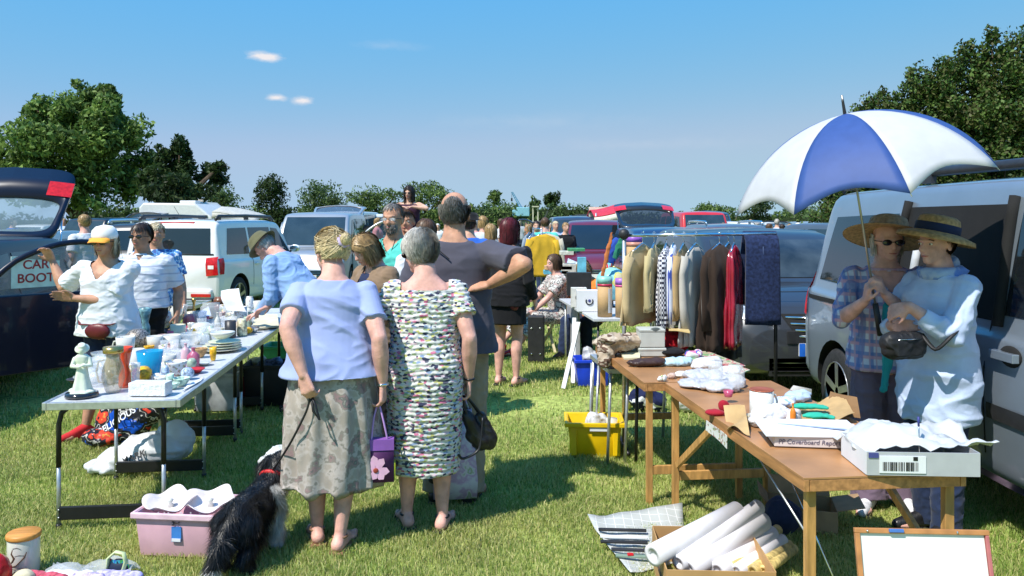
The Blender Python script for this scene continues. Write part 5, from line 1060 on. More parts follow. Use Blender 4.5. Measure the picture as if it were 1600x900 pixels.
q.lathe([(.016, -.004), (.036, -.008), (.038, -.004), (.024, .012), (.018, .026), (.002, .032)], c=(0, .006, .262), n=20, ax=Matrix.Rotation(R(38), 3, 'X')); q.ell((-.04, .02, .03), (.03, .03, .016)); q.ell((.035, -.03, .028), (.03, .02, .012))
link('lady', remeshed(q, .0032, 1, [mat('figurine_glaze', (.72, .76, .62), rough=.18, coat=.5, var=.04)]), f)
# front items
t = item('jug', 177, 612, 34, 62, glassy('gilded_glass', (.5, .42, .25), .38), 'rounded glass jug with gilt pattern and gold lid beside the figurine', 'jug', handle=True, lid=brassm, rzz=0)
item('waist', 195, 604, 28, 62, orange, 'bright orange waisted glass vase behind the gilt jug', 'vase')
item('tumbler', 212, 607, 14, 40, glassc, 'tall clear glass between the orange vase and the white box', 'glass')
t = item('tumbler', 234, 590, 40, 42, glassb, 'big turquoise blue glass tumbler in the middle of the near table', 'glass vase')
item('ball', 223, 596, 28, 24, amber, 'amber yellow glass ornament in front of the blue tumbler', 'ornament'); item('ball', 204, 594, 11, 11, glassg, 'small green glass ball ornament right of the orange vase', 'ornament')
c = TP(229, 619.5); m = MB(); 
for k in range(1): m.box((0, 0, .037), (.20, .09, .07), papw)
mm = mat('embossed_white', (.78, .78, .76), rough=.3, bump=2.5, bscale=45, var=.04); m = MB(); m.box((0, .045, .037), (.205, .09, .072), mm); o = B(m, 'embossed_box', bevel=.004); o.location = c; o.rotation_euler = (0, 0, R(-2)); tag(o, 'long white embossed box lying at the front edge of the near table', 'box')
m = MB(); m.lathe([(.02, 0), (.035, .004), (.034, .012), (0, .016)], m=papw, n=16)
for px, py, w, h, kind, m_, lab, cat_, kw in (
    (136, 600, 40, 12, 'plate', glassc, 'cut glass dish right behind the figurine', 'dish', {}), (150, 586, 38, 26, 'bowl', glassc, 'large cut glass bowl left of the gilt jug', 'bowl', {}), (160, 568, 34, 18, 'bowl', glassc, 'shallow glass bowl behind the large cut glass bowl', 'bowl', {}),
    (150, 603, 24, 22, 'ball', glassc, 'glass sugar bowl with knob between figurine and gilt jug', 'bowl', dict(handle=False)), (120, 598, 30, 6, 'plate', dkgrey, 'black round plate behind the figurine', 'plate', {}), (196, 560, 30, 34, 'cup', china, 'white china jug left of the openwork ball', 'jug', dict(handle=True)), (215, 548, 38, 34, 'ball', steelpat, 'dark openwork metal ball on the near table', 'ornament', {}),
    (227, 527, 23, 46, 'waist', tealg, 'tall teal marbled vase standing in front of the polo man', 'vase', {}), (214, 575, 24, 30, 'mug', china, 'white mug with a handle in front of the openwork ball', 'mug', dict(handle=True)), (242, 549, 26, 24, 'cup', china, 'white china cup right of the openwork ball', 'cup', dict(handle=True)),
    (233, 552, 16, 12, 'bowl', amber, 'small amber dish just above the blue tumbler', 'dish', {}), (268, 545, 30, 22, 'mug', china, 'wide white china pot in the centre of the near table', 'pot', {}), (278, 527, 24, 20, 'mug', cream, 'cream pot with a brown fruit picture', 'pot', {}),
    (256, 512, 24, 34, 'teapot', floral, 'flowered white teapot near the polo man', 'teapot', dict(handle=True, spout=True)), (240, 508, 16, 20, 'mug', china, 'white mug with a big handle at the polo man\'s side', 'mug', dict(handle=True)), (275, 506, 20, 34, 'teapot', china, 'tall white china coffee pot with a domed lid', 'coffee pot', dict(handle=True, spout=True)),
    (290, 505, 16, 30, 'stick', glassc, 'glass candlestick behind the white coffee pot', 'candlestick', {}), (303, 500, 14, 34, 'stick', brassm, 'ornate brass candlestick at the back of the table', 'candlestick', {}), (298, 512, 24, 22, 'ball', pinkg, 'pinkish glass bowl left of the stacked glass dishes', 'bowl', {}),
    (302, 573, 19, 30, 'bottle', pinkg, 'crimson glass bottle near the table\'s right edge', 'bottle', {}), (290, 566, 14, 30, 'bottle', mat('pale_pink_glass', (.7, .45, .5), rough=.1), 'pale pink glass bottle left of the crimson one', 'bottle', {}), (313, 558, 22, 14, 'bowl', cork, 'woven tan bowl right of the crimson bottle', 'bowl', {}),
    (306, 582, 28, 6, 'plate', mat('red_plate', (.55, .03, .03), rough=.2), 'small red plate under the crimson bottle', 'plate', {}), (275, 588, 34, 24, 'bowl', floral, 'flowered white china bowl near the right edge of the near table', 'bowl', {}), (262, 576, 28, 22, 'cup', china, 'white scalloped cup left of the flowered bowl', 'cup', dict(handle=True)),
    (252, 602, 22, 14, 'bowl', floral, 'tiny flowered dish behind the embossed box', 'dish', {}), (284, 602, 26, 12, 'bowl', jade, 'jade green dish at the right edge behind the embossed box', 'dish', {}), (270, 607, 22, 8, 'plate', jade, 'jade green saucer beside the embossed box', 'saucer', {}), (246, 597, 18, 14, 'ball', floral, 'little flowered trinket pot in front of the blue tumbler', 'trinket pot', {}),
    (293, 592, 20, 18, 'ball', mat('blue_white_china', (.4, .5, .68), rough=.15, var=.6, scale=60), 'blue and white ginger pot behind the jade dish', 'pot', {}), (318, 570, 26, 4, 'plate', china, 'white plate lying near the middle hinge at the edge', 'plate', {}),
    (300, 540, 34, 20, 'bowl', glassc, 'clear glass fruit bowl left of the green plate pile', 'bowl', {}), (316, 525, 34, 22, 'ball', china, 'white china tureen in the middle of the second table', 'tureen', {}), (330, 503, 32, 30, 'jar', glassc, 'tall clear glass jar of cutlery in the second table\'s middle', 'glass jar', {}), (312, 512, 22, 26, 'tumbler', glassc, 'clear tumbler beside the tall glass jar', 'tumbler', {}),
    (340, 522, 10, 34, 'bottle', china, 'slim white bottle with a brown base on the second table', 'bottle', {}), (341, 526, 14, 12, 'mug', browng, 'short brown pot at the foot of the slim white bottle', 'pot', {}), (360, 527, 18, 26, 'mug', dkgrey, 'dark grey mug on the second table', 'mug', {}), (344, 486, 20, 22, 'candle', browng, 'brown and cream banded storage jar at the back', 'storage jar', {}),
    (376, 503, 20, 24, 'mug', floral, 'flower patterned mug by the man\'s hand', 'mug', dict(handle=True)), (378, 524, 16, 26, 'jar', mat('jar_orange_label', (.75, .6, .4), rough=.3, var=.6, scale=40), 'jar with an orange label by the man\'s hand', 'jar', {}), (386, 521, 18, 10, 'ball', amber, 'amber paperweight at the table edge', 'paperweight', {}), (396, 519, 18, 7, 'plate', silverm, 'round silver dish at the table edge under the man\'s arm', 'dish', {}),
    (372, 500, 12, 16, 'bottle', browng, 'small dark brown bottle by the man\'s hand', 'bottle', {}), (390, 483, 12, 20, 'jar', floral, 'flowered jar behind the man\'s hand', 'jar', {}), (402, 486, 13, 16, 'tumbler', china, 'white tapered pot beyond the man\'s hand', 'pot', {}), (349, 470, 6, 10, 'bottle', cork, 'little cork stoppered bottle on the far left of the second table', 'bottle', {})):
    item(kind, px, py, w, h, m_, lab, cat_, rzz=random.uniform(-40, 40), **kw)
# pile of green rimmed plates
c = TP(345, 548)
for k in range(4):
    m = MB(); r = .15-.012*k; m.lathe([(0, 0), (r*.5, 0), (r*.6, .006), (r, .018), (r, .022), (r*.6, .011), (0, .006)], m=mat('pale_green_plate', (.66, .70, .48), rough=.2, var=.15, scale=40) if k % 2 else cream, n=28, wob=lambda a, t: .03*math.sin(8*a)*t); o = B(m, 'plate', fix=True); o.location = c+Vector((.006*k, .01*k, .016*k)); tag(o, ('cream plate at the bottom of the green and cream plate pile', 'pale green plate lying second in the plate pile', 'cream plate lying third in the plate pile', 'pale green plate on top of the plate pile')[k], 'plate', 'pile of green and cream plates')
m = MB(); c2 = c+Vector((0, .03, .085)); m.lathe([(0, 0), (.04, 0), (.085, .035), (.09, .05), (.084, .05), (.03, .01), (0, .01)], m=china, n=26, wob=lambda a, t: .05*math.sin(10*a)*t); o = B(m, 'bowl', fix=True); o.location = c2; tag(o, 'frilled white bowl resting on the plate pile', 'bowl')
def sheet(name, label, category, corners, m, th=.002, n=8, warp=.004, seed=1, group=None, parent=None):
    """thin warped panel from 4 world corners"""
    a, b, c, d = [Vector(p) for p in corners]; nn = (b-a).cross(d-a).normalized(); T_ = []; U = []
    for i in range(n+1):
        r = []; r2 = []
        for j in range(n+1):
            u, v = i/n, j/n; p = a*(1-u)*(1-v)+b*u*(1-v)+c*u*v+d*(1-u)*v; p = p+nn*warp*noise.noise(p*7+Vector((seed, 0, 0)))*2; r.append(p+nn*th/2); r2.append(p-nn*th/2)
        T_.append(r); U.append(r2)
    mb = MB(); mb.grid(T_, m); mb.grid(U, m, flip=True)
    for A_, B_ in ((T_, U),):
        e1 = [A_[i][0] for i in range(n+1)]+[A_[n][j] for j in range(1, n+1)]+[A_[i][n] for i in range(n-1, -1, -1)]+[A_[0][j] for j in range(n-1, 0, -1)]
        e2 = [B_[i][0] for i in range(n+1)]+[B_[n][j] for j in range(1, n+1)]+[B_[i][n] for i in range(n-1, -1, -1)]+[B_[0][j] for j in range(n-1, 0, -1)]
        k = len(e1); mb.add(e1+e2, [(i, (i+1) % k, k+(i+1) % k, k+i) for i in range(k)], m, False)
    o = B(mb, name, parent=parent, fix=True)
    if label: tag(o, label, category, group)
    return o
sheet('paper', 'white sheet of paper standing up on the far table by the off-roader', 'paper', (W(352, 484, 7.4), W(384, 487, 7.3), W(372, 450, 7.45), W(344, 454, 7.5)), papw, warp=.02)
sheet('envelope', 'pale blue envelope leaning behind the glass jars', 'envelope', (W(311, 497, 7.3), W(330, 493, 7.35), W(326, 479, 7.4), W(309, 489, 7.4)), mat('pale_blue_paper', (.45, .52, .72), rough=.7))
sheet('book', 'open cream book lying at the far edge under the man\'s sleeve', 'book', (TP(394, 517)+Vector((0, 0, .02)), TP(436, 513)+Vector((0, 0, .01)), TP(433, 495)+Vector((0, 0, .03)), TP(398, 500)+Vector((0, 0, .03))), mat('cream_page', (.70, .62, .42), rough=.7), th=.015, warp=.01)
sheet('booklet', 'flat white booklet at the right edge of the near table', 'booklet', (TP(285, 612)+Vector((0, 0, .004)), TP(314, 596)+Vector((0, 0, .004)), TP(318, 590)+Vector((0, 0, .004)), TP(292, 604)+Vector((0, 0, .004))), papw, th=.004, warp=.001)
rg = random.Random(21); NM = ['blue', 'green', 'amber', 'rose', 'brown', 'silver']; MM = [mat('blue_white_china', (.4, .5, .68)), jade, amber, pinkg, browng, silverm]
for k in range(24):
    py = rg.choice([rg.uniform(560, 604), rg.uniform(500, 545)]); a_ = (625-py)/95; px = rg.uniform(95+175*a_, 275+105*a_); s_ = (py-HY)/(CH-TZ)
    item(rg.choice(['cup', 'ball', 'bottle', 'jar', 'bowl']), px, py, .05*s_*rg.uniform(.7, 1.4), .07*s_*rg.uniform(.5, 1.3), MM[k % 6], 'small %s coloured knick-knack among the white china on the left tables' % NM[k % 6], 'knick-knack', name='knick_knack', group='small %s knick-knacks' % NM[k % 6])
# clear glassware huddle
rg = random.Random(4)
for k in range(48):
    px, py = rg.choice([(rg.uniform(135, 175), rg.uniform(575, 600)), (rg.uniform(255, 300), rg.uniform(548, 575)), (rg.uniform(300, 345), rg.uniform(498, 540)), (rg.uniform(350, 392), rg.uniform(492, 512))])
    s_ = (py-HY)/(CH-TZ); item(rg.choice(['cup', 'tumbler', 'bowl', 'vase']), px, py, .075*s_*rg.uniform(.7, 1.2), .085*s_*rg.uniform(.6, 1.3), glassc, 'small clear glass piece in the crowd of glassware on the left tables', 'glass', group='small clear glass pieces on the left tables')
for k in range(60):
    px, py = rg.choice([(rg.uniform(245, 300), rg.uniform(530, 590)), (rg.uniform(290, 350), rg.uniform(500, 540)), (rg.uniform(345, 395), rg.uniform(486, 512)), (rg.uniform(180, 230), rg.uniform(565, 590))])
    s_ = (py-HY)/(CH-TZ); item(rg.choice(['cup', 'bowl', 'vase', 'ball', 'mug']), px, py, .07*s_*rg.uniform(.7, 1.2), .08*s_*rg.uniform(.5, 1.2), PASTEL[k % 6], 'small china or pottery piece in the crowd of crockery on the left tables', 'china', name='china_piece', group='small china pieces on the left tables')
# silver folding table frame behind the polo man
t = camp_table('empty silver framed folding table in the gap behind the polo man', -3.55, 8.9, R(4), 1.1, .62, .70, (.08, .5), None, mat('green_grey_top', (.10, .13, .07), rough=.4))
# ------------------------------------------------------------------ on the ground, left
def blob_bag(name, label, category, blobs, m, vox=.008, wr=.012, ws=(9, 9, 9), seed=1, group=None, smoothn=2, parent=None, mats=None):
    q = MB()
    for b_ in blobs:
        if len(b_) == 2: q.ell(b_[0], b_[1])
        else: q.cap(*b_)
    me = remeshed(q, vox, smoothn, [m]); wrinkle(me, wr, ws, seed); o = link(name, me, parent)
    if label: tag(o, label, category, group)
    return o
bagw = mat('white_plastic_bag', (.62, .63, .65), rough=.35, var=.05, bump=.5, bscale=25)
c = G(200, 742); o = blob_bag('carrier_bag', 'big white carrier bag lying slumped under the near table', 'bag', [(c+Vector((.10, .12, .12)), (.22, .16, .13)), (c+Vector((-.12, .02, .05)), (.18, .1, .05)), (c+Vector((.22, .2, .17)), (.13, .12, .14)), (c+Vector((-.02, .06, .09)), (.2, .13, .085))], bagw, wr=.014, ws=(6, 6, 6))
text_mesh('lettering', 'MARK', .06, inkm, o, frame(c+Vector((.06, -.052, .13)), (1, .15, .35), (-.1, -1, .45)), bold=.001)
bluebag = ramp_mat('blue_red_print', [(0, (.01, .09, .52)), (.44, (.02, .02, .025)), (.52, (.5, .48, .45)), (.545, (.02, .02, .03)), (.60, (.62, .06, .03)), (.66, (.65, .25, .05)), (.70, (.01, .08, .5))], scale=7, detail=3, rough=.35, bump=.3)
c = G(180, 700); o = blob_bag('shopping_bag', 'big printed shopping bag in blue, black and red under the near table', 'bag', [(c+Vector((0, .12, .15)), (.22, .1, .17)), (c+Vector((.18, .14, .24)), (.14, .09, .1)), (c+Vector((-.12, .05, .07)), (.14, .1, .07))], bluebag, seed=4, wr=.014, ws=(7, 7, 7))
for s_, d_, sz in (('DELICIOUS', (-.02, .0, .13), .07),): text_mesh('lettering', s_, sz, papw, o, frame(c+Vector(d_)+Vector((.02, .012, .06)), (1, .1, .55), (-.3, -1, .35)), bold=.001)
# storage boxes under the far tables
def crate(label, name, category, c, rz, w, d, h, m, rim=None, taper=.88, open_=True, group=None, inner=None, lip=.02, ribs=0):
    t = thing(name, label, category, c, rz, group); q = MB(); th = .006; a, b = w/2, d/2
    def rect(k, z, o=0): return [Vector((x*(a*k+o), y*(b*k+o), z)) for x, y in ((-1, -1), (1, -1), (1, 1), (-1, 1))]
    def sub(r, n=1): return r
    q.rings([rect(taper, 0), rect(1, h), rect(1, h, -th), rect(taper, th*1.5, -th)], m); B(q, 'tub', parent=t, bevel=.006, fix=True)
    for f in q.sm: pass
    q = MB()
    for x0, y0, sx, sy in ((0, -b-lip/2, w+2*lip, lip), (0, b+lip/2, w+2*lip, lip), (-a-lip/2, 0, lip, d), (a+lip/2, 0, lip, d)): q.box((x0, y0, h-.012), (sx, sy, .03), rim or m)
    B(q, 'rim', parent=t, bevel=.005)
    return t
flatm = lambda k, c, **kw: plastic(k, c, **kw)
clearbox = mat('cloudy_clear_plastic', (.55, .57, .58), rough=.25, var=.3, scale=8, alpha=.85)
for (px, py, w, d, h, m_, lab, rz_) in ((342, 637, .36, .30, .33, clearbox, 'cloudy clear plastic storage box under the second table', 6), (388, 628, .34, .3, .26, mat('dark_red_plastic', (.22, .02, .03), rough=.35), 'dark red plastic box beside the clear box under the second table', 2), (422, 628, .40, .34, .36, mat('black_box', (.02, .02, .022), rough=.5), 'tall dark box of bric-a-brac under the table\'s far end', 4)):
    crate(lab, 'storage_box', 'storage box', G(px, py), R(rz_), w, d, h, m_)
for k, (px, py, z, r, m_, lab, cat_) in enumerate(((338, 637, .27, .09, cloth('pink_rag', (.6, .25, .3)), 'bundle of pink cloth in the clear storage box', 'cloth'), (352, 634, .28, .08, china, 'white china heaped in the clear storage box', 'china'), (386, 628, .24, .1, cloth('leaf_print', (.45, .5, .3), var=.5), 'green and cream cloth on the dark red box', 'cloth'), (400, 622, .34, .09, mat('food_bag', (.6, .6, .5), rough=.3, var=.4), 'pale plastic bag on the dark red box', 'bag'), (420, 628, .33, .12, mat('assorted_dark', (.1, .12, .2), var=.9, scale=30), 'dark bits and pieces heaped in the tall box', 'bric-a-brac'))):
    c = G(px, py)+Vector((0, .02, z)); blob_bag(cat_.replace(' ', '_').replace('-', '_'), lab, cat_, [(c, (r, r*.8, r*.5)), (c+Vector((r*.5, 0, r*.2)), (r*.5, r*.5, r*.4))], m_, vox=.01, seed=k)
t = crate('green plastic crate on the grass beyond the tables', 'green_crate', 'crate', G(452, 545, .25)-Vector((0, 0, .25)), 0, .5, .35, .3, mat('green_crate_plastic', (.03, .33, .16), rough=.4))
# pink storage box with two scalloped lampshades or bowls
pinkp = mat('pink_plastic', (.68, .40, .48), rough=.35, var=.05)
c = G(280, 872); t = crate('pale pink plastic storage box in the foreground with white bowls in it', 'storage_box', 'storage box', c+Vector((0, .14, 0)), R(-6), .43, .28, .215, pinkp, rim=mat('pink_plastic_rim', (.76, .52, .6), rough=.3), taper=.9, lip=.016)
q = MB(); q.box((0.0, -.139, .115), (.05, .003, .075), mat('blue_sticker', (.05, .2, .55), rough=.4)); st = B(q, 'sticker', parent=t); q = MB(); q.box((0.0, -.142, .088), (.045, .003, .014), papw); B(q, 'sticker_band', parent=st)
st = text_mesh('lettering', '2  6', .028, inkm, t, frame((0, -.1435, .168), (1, 0, 0), (0, -1, .1)), bold=.001); text_mesh('lettering', 'for', .014, inkm, t, frame((0, -.1435, .171), (1, 0, 0), (0, -1, .1)))
def shell(lab, cc, r, seed, tilt, gp):
    m = MB(); n = 64; prof = [(.02, 0), (.45, .01), (.72, .10), (.86, .26), (1.0, .40), (.985, .41), (.82, .27), (.66, .12), (.4, .035), (.02, .03)]
    def wob(a, t): return .12*math.sin(4*a+seed)*(1-abs(2*t-1))**1
    vs = []; N = len(prof)
    for j, (rr, zz) in enumerate(prof):
        k = max(0, (rr-.4)/.6)
        for i in range(n): a = 2*math.pi*i/n; w_ = 1+.10*k*math.sin(4*a+seed); vs.append(Vector((rr*r*w_*math.cos(a), rr*r*w_*math.sin(a)*.8, zz*r*.9+.14*r*k*math.sin(4*a+seed+1.2))))
    m.add(vs, [(j*n+i, j*n+(i+1) % n, (j+1)*n+(i+1) % n, (j+1)*n+i) for j in range(N-1) for i in range(n)]+[tuple(reversed(range(n))), tuple(range((N-1)*n, N*n))], mat('rose_tinted_china', (.76, .68, .68), rough=.15, coat=.5, var=.08, scale=8))
    o = thing('serving_bowl', lab, 'bowl', cc, R(tilt), gp); o.rotation_euler = (R(14), 0, R(tilt)); B(m, 'bowl', parent=o, fix=True)
    q = MB(); q.lathe([(0, .0), (.016, .0), (.01, .02), (.018, .035), (0, .045)], c=(0, 0, r*.03), m=china, n=14); B(q, 'knob', parent=o)
cz = c+Vector((-.095, .13, .205)); shell('left of the two wavy-edged white bowls in the pink box', cz, .125, .4, -6, 'wavy-edged white bowls'); shell('right of the two wavy-edged white bowls in the pink box', c+Vector((.11, .12, .21)), .13, 2.4, 0, 'wavy-edged white bowls')
for k in range(7): q = MB(); a = c+Vector((-.12+.035*k, .02, .19)); q.tube([a, a+Vector((random.uniform(-.02, .02), -.01, .03))], .004, 6, glassc); o = B(q, 'glass_rod'); tag(o, 'clear glass droplet stuck between the bowls and the pink box rim', 'glass droplet', 'glass droplets in the pink box')
# foreground jar with wooden lid, decorated with an insect-like ink drawing
c = G(37, 897); c.z = 0; t = thing('storage_jar', 'white pottery jar with a wooden lid and ink drawing in the bottom left corner', 'storage jar', c, R(8))
q = MB(); r = .068; q.lathe([(0, 0), (r*.96, 0), (r, .006), (r, .168), (r*.97, .175), (0, .175)], m=china, n=40); B(q, 'jar', parent=t, fix=True)
q = MB(); q.lathe([(0, .175), (r*1.06, .175), (r*1.08, .181), (r*1.08, .192), (r*1.02, .198), (0, .199)], m=mat('orange_wood', (.62, .27, .06), rough=.45, var=.2, scale=6, stretch=(1, 8, 1)), n=40); B(q, 'lid', parent=t, fix=True)
def oncyl(pts, w, m):
    q = MB(); q.tube([((r+.0006)*math.sin(u/r), -(r+.0006)*math.cos(u/r), z) for u, z in pts], w, 6, m, flat=.3, up=None); return q
brn = mat('ink_brown', (.10, .05, .03), rough=.4)
for pts, w in (([(-.02, .14), (-.025, .12), (-.012, .10), (-.02, .085), (-.035, .07)], [.002, .004, .005, .004, .002]), ([(-.03, .06), (0, .07), (.03, .10), (.04, .125)], [.002, .009, .012, .004]), ([(-.04, .055), (-.01, .05), (.02, .055), (.04, .05)], .002), ([(-.01, .11), (.01, .115), (.03, .11)], .0015), ([(-.02, .145), (0, .15), (.015, .142)], .002), ([(-.01, .04), (.01, .035), (.03, .038)], .002)):
    B(oncyl(pts, w, brn), 'ink_drawing', parent=t)
# bits at the bottom edge
rg = random.Random(9)
c = G(10, 925); o = blob_bag('red_bag', 'shiny red bag corner poking in at the bottom left edge', 'bag', [(c+Vector((-.06, .02, .07)), (.06, .07, .09))], mat('red_shiny', (.5, .01, .015), rough=.25), vox=.006, wr=.005)
c = G(30, 925); blob_bag('cream_cloth', 'cream crumpled cloth in front of the storage jar', 'cloth', [(c+Vector((.0, .03, .04)), (.05, .05, .045))], cloth('cream_rag', (.6, .52, .35)), vox=.005, wr=.006)
for k, (px, w, col, lab, cat_) in enumerate(((75, .09, (.5, .08, .12), 'dark red roll of fabric at the bottom left edge', 'fabric roll'), (110, .10, (.66, .66, .7), 'white rolled item lying on the red fabric', 'roll'), (140, .07, (.5, .42, .7), 'lilac patterned cloth under clear film at the bottom edge', 'cloth'), (185, .10, (.42, .38, .7), 'mauve lace cloth beside the harlequin pouch', 'cloth'))):
    c = G(px, 915); q = MB(); q.cap(c+Vector((-w, .02, .03)), c+Vector((w*.8, -.02+.03*(k % 2), .035)), .03, .028, None, 16); me = remeshed(q, .005, 1, [cloth('floorcloth%d' % k, col, var=.4, scale=50)]); wrinkle(me, .006, (14, 14, 14), k); o = link('rolled_cloth', me); tag(o, lab, cat_)
film = glassy('cellophane', (.8, .82, .88), .35, .08)
c = G(150, 905); q = MB(); P = [[Vector((c.x-.22+.4*i/14, c.y-.05+.12*j/8, .045+.035*math.sin(i*.5)*math.sin(j*.6)+.03*noise.noise(Vector((i*.9, j*.9, 0))))) for j in range(9)] for i in range(15)]; q.grid(P, film); o = B(q, 'cellophane'); tag(o, 'crumpled clear cellophane spread over the cloths at the bottom edge', 'cellophane')
c = G(186, 905); t = thing('harlequin_pouch', 'small pouch of red, green, yellow and blue diamonds with pale green handle', 'pouch', c, R(-6)); q = MB(); cols = [(.5, .02, .02), (.05, .35, .08), (.65, .5, .02), (.02, .12, .4), (.01, .02, .05), (.03, .3, .4)]; nx, nz = 6, 4; Wp, Hp = .115, .085
for i in range(nx):
    for j in range(nz):
        x0, x1 = -Wp/2+Wp*i/nx, -Wp/2+Wp*(i+1)/nx; z0, z1 = Hp*j/nz, Hp*(j+1)/nz; f_ = lambda x, z: Vector((x*(1-.25*z/Hp), -.03*math.cos(x/Wp*math.pi)*(1-.4*(z/Hp)), z+.01)); a, b_, c_, d_ = f_(x0, z0), f_(x1, z0), f_(x1, z1), f_(x0, z1)
        k1, k2 = rg.sample(cols, 2)
        if (i+j) % 2: q.add([a, b_, c_], [(0, 1, 2)], mat('harl%d' % cols.index(k1), k1)); q.add([a, c_, d_], [(0, 1, 2)], mat('harl%d' % cols.index(k2), k2))
        else: q.add([a, b_, d_], [(0, 1, 2)], mat('harl%d' % cols.index(k1), k1)); q.add([b_, c_, d_], [(0, 1, 2)], mat('harl%d' % cols.index(k2), k2))
k = len(q.v); q.ell((0, .0, .045), (.05, .028, .05), mat('harl4', (.01, .02, .05)), nu=12, nv=8); B(q, 'panel', parent=t)
q = MB(); q.tube([(-.05, -.01, .03), (-.045, -.01, .10), (-.01, -.01, .13), (.03, -.012, .125), (.045, -.02, .09), (.03, -.035, .02)], .006, 8, mat('pale_green_strap', (.6, .68, .35), rough=.5), flat=2.2); B(q, 'handle', parent=t)
# ------------------------------------------------------------------ right-hand wooden trestle tables
wood = mat('orange_brown_wood', (.42, .20, .075), rough=.5, var=.25, scale=5, stretch=(9, 1, 9), bump=.1); woodt = mat('hardboard_top', (.40, .20, .085), rough=.42, var=.2, scale=4, bump=.05); woodl = mat('pine_leg', (.50, .27, .085), rough=.55, var=.25, scale=7, stretch=(6, 6, 1))
RT = .72; RZR = R(5.9)
def trestle(label, ox, oy, rz, Wd, Lg, frames, brace=True):
    t = thing('wooden_table', label, 'table', (ox, oy, 0), rz, 'wooden trestle tables on the right'); q = MB(); q.box((Wd/2, Lg/2, RT-.004), (Wd, Lg, .008), woodt); B(q, 'table_top', parent=t, bevel=.001)
    q = MB()
    for x in (.012, Wd-.012): q.box((x, Lg/2, RT-.0305), (.022, Lg, .044), wood)
    for y in (.012, Lg-.012, Lg/2): q.box((Wd/2, y, RT-.031), (Wd-.05, .022, .043), wood)
    B(q, 'edge_batten', parent=t, bevel=.002)
    for y in frames:
        f = link('leg_frame', None, t)
        for x in (.045, Wd-.045): q = MB(); q.box((x, y, (RT-.053)/2), (.036, .03, RT-.055), woodl); B(q, 'leg', parent=f, bevel=.002)
        q = MB(); q.box((Wd/2, y, .20), (Wd-.128, .022, .05), woodl); B(q, 'cross_rail', parent=f, bevel=.002)
    return t
rdir = Vector((-math.sin(RZR), math.cos(RZR), 0)); rx = Vector((math.cos(RZR), math.sin(RZR), 0))
A0 = Vector((1.055, 2.88, 0)); t1 = trestle('long wooden trestle table nearest the camera, the white tray on its corner', A0.x, A0.y, RZR, .63, 1.70, (.045, 1.655))
q = MB(); q.beam((.045, 1.62, .27), (.045, 1.05, .63), .02, .034, woodl); B(q, 'folding_brace', parent=t1); q = MB(); q.beam((.60, .08, .30), (.60, .62, .62), .02, .034, woodl); B(q, 'folding_brace', parent=t1)
q = MB(); q.tube([(.07, .1, .46), (.05, .62, .68)], .0045, 6, alu); q.tube([(.12, .0, .34), (.10, .40, .67)], .004, 6, chrome); B(q, 'stay_rod', parent=t1)
B0 = A0+rdir*1.72-rx*.12; t2 = trestle('second wooden trestle table piled with cloth and pale drawers', B0.x, B0.y, RZR, .63, 1.35, (.05, 1.30))
def RP(px, py, z=RT+.003): return G(px, py, z)
# silver legged table under the pile
t = thing('metal_table', 'grey table with thin silver legs at the far end of the wooden tables', 'table', (B0.x-.10, B0.y+.85, 0), RZR); q = MB(); q.box((.3, .32, RT-.10), (.6, .62, .03), alu); B(q, 'table_top', parent=t)
for x, y in ((.02, .02), (.14, .02), (.02, .6), (.58, .6)): q = MB(); q.tube([(x, y, RT-.1), (x-.03, y-.03, 0)], .011, 7, alu); B(q, 'leg', parent=t)
q = MB(); q.tube([(.20, .0, RT-.1), (.19, 0, 0)], .012, 7, blackm); B(q, 'leg', parent=t)
# big white tray box with bubble wrap
greyc = mat('grey_board', (.42, .43, .45), rough=.5, var=.05); c = RP(1432, 738); c = Vector((1.50, 3.02, RT+.004)); t = thing('tray_box', 'shallow silver grey box lined with white tissue at the near corner of the table', 'box', c, R(-3)); q = MB(); w, d, h = .40, .26, .085
for x0, y0, sx, sy, m_ in ((0, -d/2, w, .004, greyc), (0, d/2, w, .004, greyc), (-w/2, 0, .004, d-.01, papw), (w/2, 0, .004, d-.01, greyc)): q.box((x0, y0, h/2), (sx, sy, h), m_)
q.box((0, 0, .004), (w-.01, d-.01, .006), greyc); B(q, 'tray', parent=t)
q = MB(); q.box((-.075, -d/2-.004, h*.48), (.165, .003, .062), papw); lb = B(q, 'barcode_label', parent=t); q = MB(); x = -.145; rg = random.Random(3)
while x < -.02: w_ = rg.choice([.0015, .003, .005]); q.box((x, -d/2-.0062, h*.40), (w_, .001, .032), inkm); x += w_+rg.choice([.0015, .003, .0045])
B(q, 'bars', parent=lb); q = MB(); q.box((-.03, -d/2-.0062, h*.74), (.016, .001, .014), inkm); B(q, 'mark', parent=lb); q = MB(); q.box((-w/2+.022, -d/2-.004, h*.86), (.035, .003, .018), mat('label_blue', (.06, .07, .25))); B(q, 'blue_label', parent=t)
tiss = mat('white_tissue', (.52, .53, .54), rough=.6, bump=.8, bscale=20, var=.04); q = MB(); P = []
for i in range(29):
    r = []
    for j in range(19):
        u, v = i/28, j/18; x = -.20+.50*u; y = -.09+.30*v; ex = max(0, abs(u-.5)-.25)*4; z = h+.012+.045*math.sin(u*4.2+.6)*math.sin(v*3.2)+.03*noise.noise(Vector((u*5, v*4, 1)))+.02*noise.noise(Vector((u*12, v*9, 4)))-(.05*ex if u < .4 else -.012*ex)
        if v < .12: z = min(z, h+.004+.03*u)
        r.append(Vector((x+.02*noise.noise(Vector((u*3, v*5, 7))), y+.02*math.sin(u*9), z)))
    P.append(r)
q.grid(P, tiss); o = B(q, 'tissue'); md = o.modifiers.new('s', 'SOLIDIFY'); md.thickness = .003; o.location = c; tag(o, 'rumpled white wadding spilling over the silver grey tray box', 'packing tissue')
